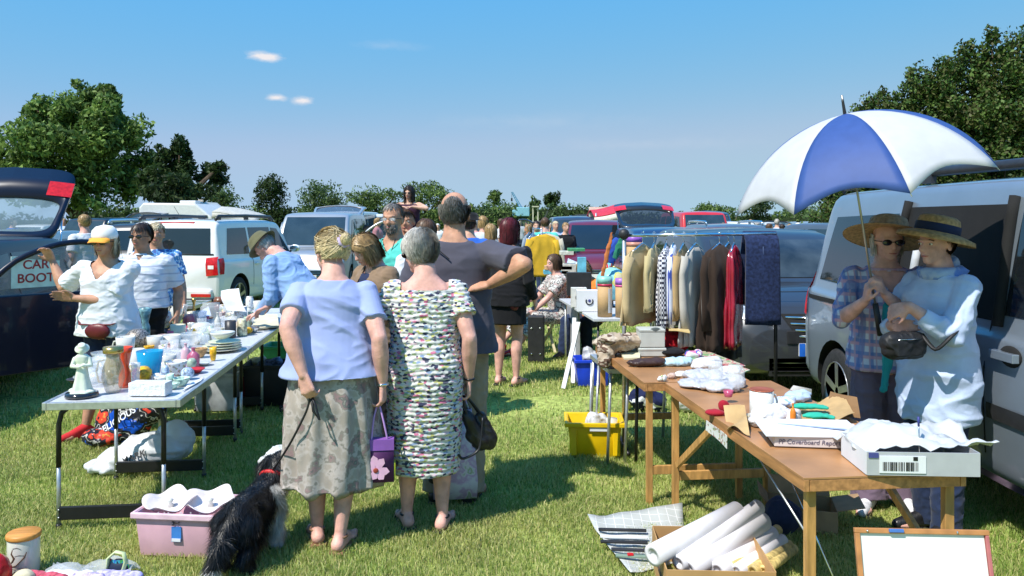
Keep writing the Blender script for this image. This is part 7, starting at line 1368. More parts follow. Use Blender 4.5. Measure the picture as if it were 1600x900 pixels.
# ------------------------------------------------------------------ the long clothes rail
RD = 5.75
def Wr(px, py, D=RD): return W(px, py, D)
t = thing('clothes_rail', 'tall silver clothes rail with coats and jeans, above the wooden tables', 'clothes rail', (Wr(975, 345).x, RD, 0)); zr = Wr(975, 368).z; L = (1212-975)*RD/F; q = MB(); q.tube([(0, 0, zr), (L, 0, zr+.012)], .0125, 10, chrome); B(q, 'rail', parent=t)
for x in (0, L): q = MB(); q.tube([(x, 0, zr), (x, 0, .05)], .0135, 10, alu if x == 0 else blackm); B(q, 'post', parent=t); q = MB(); q.tube([(x, -.22, .03), (x, .22, .03)], .014, 8, blackm); B(q, 'foot', parent=t)
q = MB(); q.ell((0, 0, zr+.01), (.04, .035, .04), blackp); B(q, 'corner_joint', parent=t)
def hung(name, label, category, px, w, py1, m, D=RD, rot=60, sleeve=True, pytop=None, depth=.05, sleeve_m=None, seed=1, fold=.012, shirt=True, straight=False, wr=.014, z=None, group=None):
    """garment hanging from the rail: shoulders, body and sleeves in one cloth, seen at an angle"""
    x = (px-800)*D/F; zt_ = (zr if z is None else z)-.05; zb_ = CH-(py1-HY)*D/F; o = thing(name, label, category, (x, D, 0), R(rot), group); q = MB(); L = zt_-zb_; rs = []
    for k in range(15):
        tt = k/14; z_ = zt_-.02-L*tt*.98; ww = w*(.20+.72*smooth(tt/.10)+.12*tt) if not straight else w; dd = depth*(.35+.65*smooth(tt/.2)) if not straight else depth
        rs.append(ring(z_, ww/2*(1+.05*tt), dd/2, n=60, e=2.6, f=lambda a, zz: 1+(.10*math.sin(a*9+seed+zz*2)+.22*abs(math.sin(a*5+seed))*(math.sin(a*5+seed) > 0))*(.15+tt)))
    q.rings(rs, m)
    me = q.mesh('cloth'); fixn(me); wrinkle(me, wr, (6, 6, 2.2), seed); me.polygons.foreach_set('use_smooth', [True]*len(me.polygons)); b_ = link('garment', me, o)
    if sleeve:
        for sx in (-1, 1): q = MB(); q.tube([(sx*w*.42, 0, zt_-.10), (sx*w*.50, .01, zt_-.22), (sx*w*.52, .0, zt_-.45), (sx*w*.50, -.01, max(zb_+.02, zt_-.62))], [.050, .046, .042, .046], 14, sleeve_m or m, flat=.62); me = q.mesh('s'); fixn(me); wrinkle(me, wr, (9, 9, 7), seed+sx); link('sleeve', me, o)
    q = MB(); q.tube([(0, 0, zt_-.01), (0, 0, zt_+.035), (0, .018, zt_+.06), (0, .0, zt_+.078), (0, -.015, zt_+.065)], .0028, 6, chrome); q.tube([(-w*.36, 0, zt_-.07), (0, 0, zt_-.005), (w*.36, 0, zt_-.07)], .007, 6, chrome); B(q, 'hanger', parent=o); return o
gingham = mat('gingham', (.7, .7, .72), rough=.8, var=.02); n, Lk, b = nodes_of(gingham); ck = n.new('ShaderNodeTexChecker'); ck.inputs['Scale'].default_value = 58; ck.inputs['Color1'].default_value = (.02, .022, .05, 1); ck.inputs['Color2'].default_value = (.66, .66, .70, 1); Lk([x for x in n if x.type == 'TEX_COORD'][0].outputs['Object'], ck.inputs[0]); Lk(ck.outputs[0], b.inputs['Base Color'])
beigec = cloth('beige_coat_cloth', (.52, .40, .22)); tanc = cloth('tan_coat_cloth', (.42, .29, .14)); greyc_ = cloth('stone_grey_cloth', (.44, .42, .38)); brc = cloth('dark_brown_coat_cloth', (.035, .022, .016)); redpl = mat('red_dress_under_film', (.30, .012, .03), rough=.18, coat=.8, bump=1.4, bscale=14); jeans = cloth('dark_denim', (.015, .026, .075), var=.4, scale=50)
hung('coat', 'long beige coat, first garment on the rail', 'coat', 1004, .40, 503, beigec, rot=48, seed=1)
hung('coat', 'olive beige jacket hanging second on the rail', 'jacket', 1022, .34, 482, cloth('olive_beige', (.46, .38, .20)), rot=66, seed=2)
hung('shirt', 'black and white gingham shirt on the rail', 'shirt', 1041, .34, 506, gingham, rot=70, seed=3, depth=.09)
hung('shirt', 'white and blue striped shirt tucked behind the gingham one', 'shirt', 1052, .32, 506, ramp_mat('blue_white_stripe', [(0, (.6, .64, .75)), (.5, (.6, .64, .75)), (.6, (.05, .08, .35))], scale=4, stretch=(9, 9, .2)), rot=72, seed=4, depth=.07)
hung('jacket', 'tan jacket hanging fifth on the rail', 'jacket', 1068, .36, 494, tanc, rot=62, seed=5)
hung('jacket', 'stone grey jacket with hood, longer than its tan neighbour', 'jacket', 1087, .40, 535, greyc_, rot=54, seed=6)
hung('coat', 'very dark brown coat in the middle of the rail\'s right half', 'coat', 1124, .34, 545, brc, rot=42, seed=7, depth=.14)
hung('dress', 'shiny red dress under clear film beside the brown coat', 'dress', 1147, .26, 540, redpl, rot=60, sleeve=False, seed=8, depth=.08, wr=.014)
hung('coat', 'near black garment behind the red dress', 'coat', 1138, .30, 562, C_black, D=RD+.16, rot=50, sleeve=False, seed=9)
# jeans folded over the rail
x0 = (1162-800)*RD/F; x1 = (1214-800)*RD/F; q = MB(); P = []; zb_ = CH-(506-HY)*RD/F; zt_ = zr+.02
for i in range(19):
    u = i/18; xx = x0+(x1-x0)*u; r = []
    for j in range(25): v = j/24; a_ = v*2-1; zz = zt_-.0-(abs(a_)**1.0)*(zt_-zb_)*(1 if a_ < 0 else .8); yy = (RD-.02-.035*min(1, abs(a_)*5) if a_ < 0 else RD+.02+.035*min(1, a_*5)); yy += .010*math.sin(u*6.3+1)*abs(a_)+.006*noise.noise(Vector((u*5, v*6, 0))); r.append(Vector((xx+.012*abs(a_)*(u-.5), yy, zz)))
    P.append(r)
q.grid(P, jeans); o = B(q, 'jeans'); md = o.modifiers.new('s', 'SOLIDIFY'); md.thickness = .014; tag(o, 'dark blue jeans folded over the right end of the rail', 'jeans')
q = MB(); q.tube([(x0+(x1-x0)*.5, RD-.068, zb_+.02+.06*k) for k in range(10)], .003, 5, mat('denim_seam', (.04, .07, .16))); B(q, 'seam', parent=o)
# hanging coloured bags behind the rail post
for (px, py0, py1, w, m_, lab, D) in ((948, 362, 440, .05, cloth('orange_strap', (.50, .16, .05)), 'orange and grey rucksack strap hanging left of the rail', 8.4), (958, 372, 410, .13, cloth('royal_cloth', (.03, .08, .40)), 'royal blue bag hanging by the rail post', 8.6), (968, 365, 405, .08, cloth('bottle_green', (.03, .20, .12)), 'bottle green cloth hanging by the rail post', 8.5), (957, 392, 420, .16, ramp_mat('stripe_bag', [(0, (.15, .5, .6)), (.42, (.15, .5, .6)), (.46, (.6, .03, .05)), (.54, (.65, .65, .65)), (.6, (.1, .1, .15))], scale=5, stretch=(4, 1, .3)), 'striped beach bag with a black top behind the globe', 8.8)):
    a = W(px+8, py0, D); b_ = W(px-8, py1, D); q = MB(); q.tube([a, a.lerp(b_, .5), b_], [w*.35, w*.55, w*.45], 14, None, flat=.4); me = remeshed(q, .01, 1, [m_]); wrinkle(me, .012, (8, 8, 6), int(px)); o = link('hanging_bag', me); tag(o, lab, 'bag')
# ------------------------------------------------------------------ rail with the mustard top, seated woman, black case
D = 11.2; t = thing('clothes_rail', 'small clothes rail with the mustard top at its near end', 'clothes rail', (W(848, 345, D).x, D, 0)); z2 = CH-(358-HY)*D/F; q = MB(); q.tube([(-.02, 0, z2), (-.1, 1.3, z2)], .012, 8, chrome); B(q, 'rail', parent=t)
for y in (0, 1.3): q = MB(); q.tube([(-.02-.06*y, y, z2), (-.02-.06*y, y, 0)], .013, 8, alu); B(q, 'post', parent=t)
hung('jumper', 'mustard yellow long-sleeved top facing the camera on the far rail', 'jumper', 848, .42, 432, C_yellow, D=D-.08, rot=4, seed=3, z=z2)
hung('coat', 'cream coat hanging behind the mustard top', 'coat', 853, .44, 425, cloth('cream_cloth', (.55, .5, .4)), D=D+.15, rot=2, seed=4, z=z2)
hung('shirt', 'white blouse hanging left of the mustard top', 'blouse', 833, .3, 420, C_white, D=D+.4, rot=60, seed=5, z=z2); hung('shirt', 'grey blue blouse hanging furthest left on the far rail', 'blouse', 827, .3, 425, cloth('greyblue_cloth', (.25, .3, .36)), D=D+.8, rot=60, seed=6, z=z2)
t = thing('guitar_case', 'tall black case with silver studs standing on the grass beyond the aisle', 'case', G(838, 565), R(-6)); q = MB(); q.box((0, 0, .27), (.19, .14, .54), blackp); B(q, 'case_body', parent=t, bevel=.015)
for x in (-.05, .05):
    for z in (.10, .40): q = MB(); q.ell((x, -.072, z), .012, chrome, nu=8, nv=6); B(q, 'stud', parent=t)
S1 = Person('seated woman in a patterned dress, arm and legs showing beside the black case', .62, 10.2, 112, 1.62, bulk=1.1, vox=.011, lean=8, skin=SK_P, z=-.36, seat=None, hyaw=0, arms=[dict(l=(-.10, .26, .56), e=(-.5, 0, -1)), dict(l=(.10, .26, .60), e=(.5, 0, -1))],
    legs=[dict(k=(-.08, .25, .50), a=(-.10, .42, .27)), dict(k=(.08, .27, .50), a=(.12, .46, .28))]); S1.body(); S1.face(); S1.hair(H_brown, 'bob', n=500, wd=.035)
patt = ramp_mat('black_white_leafy', [(0, (.6, .58, .54)), (.46, (.05, .05, .06)), (.53, (.55, .5, .45)), (.6, (.35, .2, .2)), (.68, (.6, .6, .55))], scale=26, rough=.8); S1.garment('dress', patt, tee(1.12, .46), .8, seed=3); S1.trousers(patt, loose=1.5, hem=.16); S1.shoes(MATS['red_shiny'])
t = thing('folding_chair', 'folding chair with pale legs under the seated woman', 'chair', (.66, 10.2, 0), R(20)); q = MB(); q.box((0, 0, .42), (.42, .40, .03), patt); B(q, 'seat', parent=t, bevel=.01)
for a, b_ in (((-.18, -.18, .42), (-.26, .16, 0)), ((.18, -.18, .42), (.2, .16, 0)), ((-.18, .18, .42), (-.2, -.2, 0)), ((.18, .18, .42), (.24, -.22, 0))): q = MB(); q.beam(a, b_, .03, .018, mat('pale_wood_leg', (.55, .48, .30))); B(q, 'leg', parent=t)
S2 = easy('seated person with light brown hair in orange, behind the black square case', .98, 10.0, 150, 1.62, C_orange, H_honey, 'long', SK_T, seed=31, n=700, lean=14, hpitch=-22, z=-.38, legs=[dict(k=(-.08, .25, .50), a=(-.10, .27, .27)), dict(k=(.08, .25, .50), a=(.10, .27, .27))], arms=[dict(l=(-.30, .30, .66), e=(-1, 0, -.5)), None])
q = MB(); q.box((0, 0, 0), (.10, .08, .20), mat('turquoise_box', (.15, .48, .60), var=.2)); o = B(q, 'box', bevel=.004); o.location = W(909, 415, 9.4); tag(o, 'turquoise patterned carton standing on the black square case', 'carton')
q = MB(); q.box((0, .1, 0), (.5, .4, .03), ttop); o = thing('display_table', 'table of books and bits in front of the mustard top', 'table', W(885, 430, 10.6)); B(q, 'table_top', parent=o)
for x in (-.2, .2): q = MB(); q.tube([(x, 0, 0), (x, 0, -o.location.z)], .014, 6, alu); B(q, 'leg', parent=o)
for k, (px, py, w, h, cl, lab) in enumerate(((868, 425, .32, .05, (.12, .42, .55), 'turquoise book lying near the mustard top'), (872, 418, .36, .05, (.65, .4, .2), 'orange and white book on the turquoise one'), (866, 412, .14, .04, (.5, .03, .04), 'small red thing on the books'), (888, 420, .2, .14, (.6, .58, .5), 'white carton right of the books'), (885, 395, .18, .05, (.6, .6, .5), 'pale box behind the white carton'), (900, 390, .22, .04, (.06, .28, .12), 'dark green cloth behind the white carton'))):
    q = MB(); q.box((0, 0, 0), (w, .22, h), mat('bits%d' % k, cl, var=.2, scale=30)); o = B(q, 'display_item', bevel=.004); o.location = W(px, py, 10.55); tag(o, lab, 'box' if k > 2 else 'book')
# ------------------------------------------------------------------ the two women in straw hats and the umbrella
plaid = mat('plaid_shirt_cloth', (.5, .5, .6), rough=.85, var=.05); n, Lk, b = nodes_of(plaid); tcx = [x for x in n if x.type == 'TEX_COORD'][0]
def wave(dirn, sc, ph=0):
    w_ = n.new('ShaderNodeTexWave'); w_.bands_direction = dirn; w_.inputs['Scale'].default_value = sc; w_.inputs['Phase Offset'].default_value = ph; Lk(tcx.outputs['Object'], w_.inputs[0]); return w_
prev = None; base = (.60, .62, .70, 1)
for dirn, sc, cl, lo in (('Z', 4.4, (.10, .17, .42, 1), .80), ('X', 4.6, (.10, .17, .42, 1), .82), ('Z', 4.4, (.55, .28, .36, 1), .90), ('X', 9.2, (.52, .34, .42, 1), .93), ('Y', 4.6, (.10, .17, .42, 1), .84)):
    w_ = wave(dirn, sc, 1.5 if cl[0] > .5 else 0); mr_ = n.new('ShaderNodeMapRange'); mr_.inputs[1].default_value = lo-.12; mr_.inputs[2].default_value = lo; mr_.inputs[4].default_value = .75; Lk(w_.outputs['Fac'], mr_.inputs[0]); mx_ = n.new('ShaderNodeMixRGB'); Lk(mr_.outputs[0], mx_.inputs[0]); mx_.inputs[2].default_value = cl
    if prev is None: mx_.inputs[1].default_value = base
    else: Lk(prev.outputs[0], mx_.inputs[1])
    prev = mx_
Lk(prev.outputs[0], b.inputs['Base Color'])
UB = W(1364, 452, 4.30)
U1 = Person('woman in a wide straw hat, sunglasses and plaid shirt holding the umbrella', 2.165, 4.62, 168, 1.69, bulk=1.08, vox=.007, skin=SK_P, lean=2, hyaw=6, hpitch=-6,
    arms=[dict(w=W(1383, 460, 4.30), e=(-.5, -.3, -1), hd=(.35, .3, .9), pn=(1, -.2, 0), curl=1.15), dict(w=W(1352, 470, 4.32), e=(.5, -.2, -1), hd=(-.1, .35, .9), pn=(-1, 0, .1), curl=1.15)], legs=[dict(a=(-.05, 0, .045)), dict(a=(.06, .03, .045), t=(.4, 1, 0))])
U1.body(); U1.face(glasses='sun'); U1.hair(H_grey, 'bob', n=500, wd=.03, hat=True, zend=-.3)
U1.garment('plaid_shirt', plaid, tee(1.06, .47, flare=.04), 1.25, wr=.010, ws=(4, 4, 7), seed=3, sl_r=1.15, cut=lambda c: c.y > .03 and abs(c.x)*1.3 < (c.z-.77*1.62) and c.z < .84*1.62); U1.trousers(C_mauve, loose=1.5, hem=.035, flare=1.25); U1.shoes(mat('white_trainer', (.62, .63, .66), rough=.6, var=.2, scale=40))
def strawhat(P_, brim, crown_h, tilt, m, band=None, back=0, label=None, off=(0, -.04, .22)):
    q = MB(); M_ = Matrix.Translation(off) @ Matrix.Rotation(R(tilt[0]), 4, 'X') @ Matrix.Rotation(R(tilt[1]), 4, 'Y')
    q.lathe([(.38, .02), (.44, .0), (.60, -.03), (.78, -.09), (brim, -.17), (brim, -.155), (.78, -.07), (.60, -.01), (.47, .03), (.455, crown_h*.5), (.42, crown_h*.82), (.33, crown_h*.96), (.15, crown_h), (.01, crown_h)], m=m, n=56, wob=lambda a, t: .035*math.sin(2*a+1)*(1 if t < .55 else 0))
    q.xf(0, P_.HM @ M_); h_ = B(q, 'straw_hat', parent=P_.root)
    if band: q = MB(); q.lathe([(.462, .015), (.478, .03), (.470, crown_h*.5), (.452, crown_h*.52)], m=band, n=40); q.xf(0, P_.HM @ M_); B(q, 'hat_band', parent=h_)
    return h_
strawhat(U1, 1.0, .36, (26, -10), mat('straw_wide', (.42, .26, .13), rough=.8, var=.3, scale=50, bump=.9, bscale=120))
ux = (UB-Vector((0, 0, 0)))
# umbrella: shaft through the hands, leaning left and towards us
tip = W(1320, 178, 4.19); axis = (tip-UB).normalized(); t = thing('umbrella', 'large blue and white panelled golf umbrella held over the two women', 'umbrella', UB); Ru = axis.to_track_quat('Z', 'Y').to_matrix(); Lq = (tip-UB).length; tc_ = tip-UB
q = MB(); q.tube([axis*-.18, axis*(Lq+.10)], .0065, 8, mat('shaft_metal', (.40, .38, .34), metal=.7, rough=.3)); B(q, 'shaft', parent=t); q = MB(); q.tube([axis*-.26, axis*-.08], .016, 10, blackp); B(q, 'handle', parent=t); q = MB(); q.cap(axis*(Lq+.0), axis*(Lq+.085), .009, .006, blackp); B(q, 'ferrule', parent=t)
ublue = mat('umbrella_blue', (.04, .09, .30), rough=.6, transl=.15, var=.05); uwhite = mat('umbrella_white', (.60, .60, .62), rough=.6, transl=.2, var=.03); Rr, Hh = .665, .40
tilt_ax = Matrix.Rotation(R(-4), 3, Vector((0, 1, 0)))
def up(a, s_):    # a = angle, s_ 0..1 along the rib
    th = s_*R(64); r = Rr*math.sin(th)/math.sin(R(64)); z = -Hh*(1-math.cos(th))/(1-math.cos(R(64))); return r, z
NP = 8; UROT = 10
for k in range(NP):
    q = MB(); P = []
    for i in range(13):
        u = i/12; a = R(360/NP*(k+u)+UROT); r_ = []
        for j in range(15):
            s_ = .012+.988*j/14; rr, zz = up(a, s_*(1-.10*s_**3*math.sin(u*math.pi))); sag = 1-.075*s_*math.sin(u*math.pi); r_.append(tc_+Ru @ (tilt_ax @ Vector((rr*sag*math.cos(a), rr*sag*math.sin(a), zz))))
        P.append(r_)
    q.grid(P, uwhite if k % 2 else ublue); o = B(q, 'panel', parent=t); md = o.modifiers.new('s', 'SOLIDIFY'); md.thickness = .0012
    q = MB(); a = R(360/NP*k+UROT); q.tube([tc_+Ru @ (tilt_ax @ (Vector((up(a, s_)[0]*math.cos(a), up(a, s_)[0]*math.sin(a), up(a, s_)[1]-.006)))) for s_ in [i/10*1.012 for i in range(11)]], .0022, 5, silverm); B(q, 'rib', parent=t)
    q = MB(); rr, zz = up(a, .5); q.tube([tc_+Ru @ Vector((0, 0, -.42)), tc_+Ru @ (tilt_ax @ Vector((rr*math.cos(a), rr*math.sin(a), zz-.008)))], .002, 5, silverm); B(q, 'stretcher', parent=t)
# second woman
U2 = Person('woman in a straw hat with black band and pale blue linen jacket, arms crossed', 2.245, 4.20, 106, 1.68, bulk=1.06, vox=.007, skin=SK_P, lean=-1, hyaw=6, hpitch=-4, bw=1.0,
    arms=[dict(w=W(1420, 478, 3.97), e=(-.5, -.6, -1), hd=(.6, .3, -.3), pn=(0, -1, -.3), curl=.7), dict(l=(.02, .15, .66), e=(.9, -.2, -.9), hd=(-1, .2, 0), curl=.6)], legs=[dict(a=(-.055, .02, .045)), dict(a=(.055, -.02, .045))])
U2.body(); U2.face(); U2.hair(H_brown, 'short', n=700, wd=.03, hat=True)
U2.garment('linen_jacket', C_linen, [(.36, .122, .104, 0)]+tee(1.10, .50, flare=.06)[0:], 1.72, wr=.012, ws=(3.5, 3.5, 7), seed=9, sl_r=1.22, cut=None); U2.trousers(C_denim, loose=1.35, hem=.02); U2.shoes(leather)
strawhat(U2, .80, .42, (14, -6), mat('straw_golden', (.42, .25, .10), rough=.8, var=.3, scale=50, bump=.9, bscale=120), band=C_navy)
m = MB(); m.lathe([(.24, -.20), (.46, -.12), (.52, .04), (.40, .14), (.27, .08), (.2, -.1)], c=(0, -.14, -.66), m=ramp_mat('blue_scarf', [(0, (.12, .22, .55)), (.5, (.4, .5, .68)), (.6, (.16, .28, .6))], scale=14, interp='EASE'), n=36, wob=lambda a, t: .14*noise.noise(Vector((math.cos(a)*3, math.sin(a)*3, t*4)))); m.ell((.12, -.52, -.50), (.26, .20, .22), MATS['blue_scarf']); m.xf(0, U2.HM); B(m, 'scarf', parent=U2.root)
cc = W(1412, 538, 3.98); t = thing('shoulder_bag', 'black shoulder bag worn in front of the linen jacket', 'bag', (cc.x, cc.y, 0), R(14)); q = MB(); q.cap((-.075, 0, cc.z+.012), (.075, 0, cc.z+.012), .055, .055); q.cap((-.07, 0, cc.z-.025), (.07, 0, cc.z-.025), .05, .05); q.box((0, -.03, cc.z-.015), (.15, .05, .075)); me = remeshed(q, .006, 2, [mat('black_nylon', (.012, .012, .014), rough=.55)]); wrinkle(me, .005, (14, 14, 10), 2); link('bag_body', me, t)
q = MB(); q.tube([(-.10, -.035, cc.z+.03), (0, -.062, cc.z+.034), (.10, -.035, cc.z+.03)], .004, 6, chrome, flat=.5); B(q, 'zip', parent=t)
q = MB(); pts = [cc+Vector((.09, 0, .05)), W(1462, 546, 3.90), W(1488, 524, 3.88), W(1510, 504, 3.96), W(1518, 494, 4.15)]; Mi = (Matrix.Translation((cc.x, cc.y, 0)) @ rotz(R(14))).inverted(); q.tube([Mi @ p for p in cat(pts, 5) for p in [Vector(p)]], .014, 6, MATS['black_nylon'], flat=.6); B(q, 'strap', parent=t)
q = MB(); a = W(1385, 478, 4.36); q.cap(a, W(1388, 560, 4.34), .022, .03); q.cap(W(1388, 560, 4.34), W(1380, 608, 4.33), .028, .02); me = remeshed(q, .007, 2, [cloth('teal_scarf', (.02, .26, .27))]); wrinkle(me, .008, (16, 16, 6), 2); o = link('umbrella_sleeve', me); tag(o, 'teal cloth sleeve hanging between the two women in hats', 'cloth sleeve')
sheet('newspaper', 'grey white paper sheet lying behind the table by the van wheel', 'paper', (G(1232, 612, .45), G(1268, 618, .45), G(1268, 608, .5), G(1240, 602, .5)), papw)
# ------------------------------------------------------------------ background: crowd, caravans, crane, fences
tops = [C_white, C_pink, C_blue, C_black, C_greyt, C_teal, C_red, C_navy, C_linen, C_green, C_beige, C_orange]; tn = ['white', 'pink', 'royal blue', 'black', 'grey', 'teal', 'red', 'navy', 'pale blue', 'green', 'beige', 'orange']
hairs = [H_brown, H_grey, H_honey, H_dark, H_pblond, H_white]; hn = ['brown', 'grey', 'honey blond', 'dark', 'pale blond', 'white']
spots = [(884, 17.5, 3, 2, 'by the open pickup door'), (868, 20, 8, 4, 'left of the open pickup door'), (852, 15.5, 5, 0, 'above the mustard top'), (838, 17, 4, 3, 'left of the far clothes rail'), (826, 19, 0, 2, 'just right of the red-haired woman'), (862, 24, 2, 1, 'beyond the far clothes rail'), (845, 27, 10, 3, 'in the distance above the far rail'), (892, 26, 1, 5, 'behind the pickup door'), (876, 32, 6, 0, 'small between pickup and far rail'), (832, 31, 7, 2, 'small beyond the red-haired woman'),
    (1130, 22.5, 7, 2, 'left of the raised black tailgate'), (1173, 28, 0, 2, 'left one of two under the umbrella edge'), (1183, 28.4, 0, 5, 'right one of two under the umbrella edge'), (1202, 23, 0, 0, 'walking under the white umbrella panel'), (1214, 26, 8, 1, 'half hidden under the umbrella'), (1222, 24, 3, 3, 'in dark clothes under the umbrella'), (1234, 23, 1, 2, 'left of the grey blue hatchback'), (1247, 22.5, 0, 5, 'by the grey blue hatchback\'s left corner'), (1298, 32, 10, 1, 'beyond the grey blue hatchback\'s roof'), (1322, 16, 4, 0, 'beside the van\'s rear corner'),
    (574, 20.5, 6, 0, 'seen through the silver car\'s door window'), (590, 23, 1, 2, 'near the silver car\'s door'), (655, 13.5, 7, 3, 'right of the shoulder-riding girl'), (668, 24, 10, 2, 'right of the girl on shoulders'), (684, 28, 0, 5, 'far off left of the balding man'), (556, 26, 1, 3, 'beyond the silver car'), (700, 30, 4, 1, 'far off behind the balding man'), (755, 14, 0, 2, 'right of the flat hat'), (742, 20, 1, 1, 'far off right of the balding man'), (783, 22, 0, 0, 'just above the red-haired woman\'s head'),
    (404, 27, 4, 1, 'near the awning left of the silver car'), (392, 31, 0, 0, 'under the awning'), (20, 22, 2, 3, 'far left behind the navy tailgate'), (100, 30, 8, 2, 'far left under the trees'), (612, 31, 3, 5, 'small behind the teal man'), (905, 38, 0, 1, 'tiny beyond the white car'), (1150, 36, 11, 2, 'tiny, far under the umbrella'), (812, 36, 0, 4, 'tiny below the crane'), (822, 42, 6, 0, 'tiny right of the crane'), (798, 45, 9, 3, 'tiny left of the crane')]
rg = random.Random(77)
for k, (px, D, ti, hi, where) in enumerate(spots):
    easy(('distant person in %s with %s hair %s' % (tn[ti], hn[hi], where)).replace('in red with brown hair in red', 'in red with brown hair'), (px-800)*D/F, D, rg.choice([0, 30, 160, 180, 200, 90, 270, 330]), rg.uniform(1.58, 1.78), tops[ti], hairs[hi], rg.choice(['short', 'bob']), rg.choice([SK, SK_P, SK_T]), rg.choice([C_denim, C_black, C_beige]), vox=.022 if D < 24 else .032, seed=k, n=110, group=None)
# white touring caravans and awning
def caravan(label, px0, px1, ytop, D, c, awn=False):
    X0, X1 = (px0-800)*D/F, (px1-800)*D/F; z1 = CH-(ytop-HY)*D/F; w = X1-X0; t = thing('caravan', label, 'caravan', ((X0+X1)/2, D, 0), 0); q = MB(); prof = [(-w/2, .45), (w/2-.25, .45), (w/2, 1.0), (w/2-.1, z1-.5), (w/2-.7, z1), (-w/2+.15, z1+.03), (-w/2, z1-.15)]
    pp = prof; q.prism(pp, Matrix(((1, 0, 0, 0), (0, 0, -1, 1.1), (0, 1, 0, 0), (0, 0, 0, 1))), 2.2, c); B(q, 'body', parent=t, bevel=.06, fix=True)
    for x, ww in ((-w*.27, w*.16), (w*.05, w*.3), (w*.35, w*.12)): q = MB(); q.box((x, -1.115, z1-.65), (ww, .03, .45), carglass); B(q, 'window', parent=t, bevel=.01)
    q = MB(); q.box((w*.02, 0, z1+.07), (.6, .5, .12), c); B(q, 'roof_hatch', parent=t, bevel=.03)
    for y in (-1.0, 1.0): q = MB(); q.lathe([(0, -.08), (.32, -.08), (.33, 0), (.32, .08), (0, .08)], c=(0, y, .33), m=tyrem, n=20, ax=Matrix.Rotation(R(90), 3, 'X')); B(q, 'wheel', parent=t, fix=True)
    return t
cw = mat('caravan_white', (.68, .68, .66), rough=.4, var=.05)
caravan('white touring caravan behind the white off-roader', 238, 352, 319, 30, cw); caravan('second white caravan with rounded front behind the first', 268, 350, 316, 36, mat('caravan_cream', (.62, .61, .56), rough=.45))
def awning(label, px0, px1, y0, y1, D, dep, mtop, mw=None, posts=True, zl=None):
    X0, X1 = (px0-800)*D/F, (px1-800)*D/F; z0, z1 = CH-(y0-HY)*D/F, CH-(y1-HY)*D/F; t = thing('awning', label, 'awning', (X0, D, 0), 0); q = MB(); w = X1-X0
    P = [[Vector((w*i/10, dep*j/5-dep/2, z0+(z1-z0)*(i/10)**1.6+.25*(1-abs(2*j/5-1))-.25)) for j in range(6)] for i in range(11)]; q.grid(P, mtop); o = B(q, 'canopy', parent=t); md = o.modifiers.new('s', 'SOLIDIFY'); md.thickness = .03
    q = MB(); P = [[Vector((w*i/10, -dep/2, z0+(z1-z0)*(i/10)**1.6-.25-v*.22)) for v in (0, 1)] for i in range(11)]; q.grid(P, mw or mtop); o = B(q, 'valance', parent=t); md = o.modifiers.new('s', 'SOLIDIFY'); md.thickness = .02
    for x in (.05, w-.05): q = MB(); q.tube([(x, -dep/2+.03, z1-.3), (x, -dep/2+.03, 0)], .025, 6, alu); B(q, 'post', parent=t)
awning('grey white awning stretched out right of the caravans', 350, 415, 322, 336, 30, 2.4, mat('awning_canvas', (.45, .44, .40), rough=.8))
awning('cream awning with a red valance left of the big dark tailgate', 922, 964, 327, 318, 24, 2.5, mat('red_canvas', (.50, .03, .06), rough=.8), mat('cream_canvas', (.70, .66, .52), rough=.8))
t = thing('trade_stall', 'cream sided stall wall under the cream and red awning', 'stall', (W(943, 0, 24.5).x, 24.5, 0)); q = MB(); q.box((0, 0, 1.1), (.9, .06, 1.95), MATS['cream_canvas']); B(q, 'wall', parent=t)
# blue recovery crane and pale machine
bm_ = mat('crane_blue', (.06, .22, .36), rough=.5); bl2 = mat('crane_light_blue', (.22, .45, .55), rough=.5); D = 62; X = (810-800)*D/F; t = thing('crane_truck', 'small blue crane truck with raised jib on the horizon', 'crane', (X, D, 0))
def zc_(py): return CH-(py-HY)*D/F
q = MB(); q.box((.35, 0, zc_(331)), (1.0, 1.2, .7), bl2); q.box((-.25, 0, zc_(333)), (.45, 1.1, .5), bl2); q.box((0, 0, .55), (2.6, 1.3, .8), bm_); B(q, 'cab', parent=t, bevel=.05)
q = MB(); a = Vector((.3, 0, zc_(328))); b_ = Vector((-.5, 0, zc_(300)))
for dx in (-.1, .1): q.beam(a+Vector((dx, 0, 0)), b_+Vector((dx*.5, 0, 0)), .06, .06, bm_)
for k in range(8): p = a.lerp(b_, k/8); p2 = a.lerp(b_, (k+1)/8); q.beam(p+Vector((-.1, 0, 0)), p2+Vector((.09, 0, 0)), .04, .04, bm_)
B(q, 'jib', parent=t); q = MB(); q.beam(b_, b_-Vector((.02, 0, .5)), .03, .03, blackp); q.box(b_-Vector((.02, 0, .6)), (.14, .1, .25), blackp); B(q, 'hook', parent=t)
D = 52; X = (838-800)*D/F; t = thing('telehandler', 'pale machine with an upright cab frame right of the blue crane', 'machine', (X, D, 0)); q = MB(); mm_ = mat('machine_cream', (.50, .48, .36), rough=.5)
for x in (-.22, .1): q.box((x, 0, 2.0), (.08, .1, 1.1), mm_)
q.box((-.06, 0, 2.58), (.45, .4, .07), mm_); q.box((-.06, 0, 1.5), (.5, .5, .25), mm_); q.box((.3, 0, 1.0), (1.6, .8, .8), mm_); q.beam((.4, 0, 1.5), (.75, 0, 2.3), .1, .1, mat('machine_dark', (.05, .06, .05))); B(q, 'frame', parent=t)
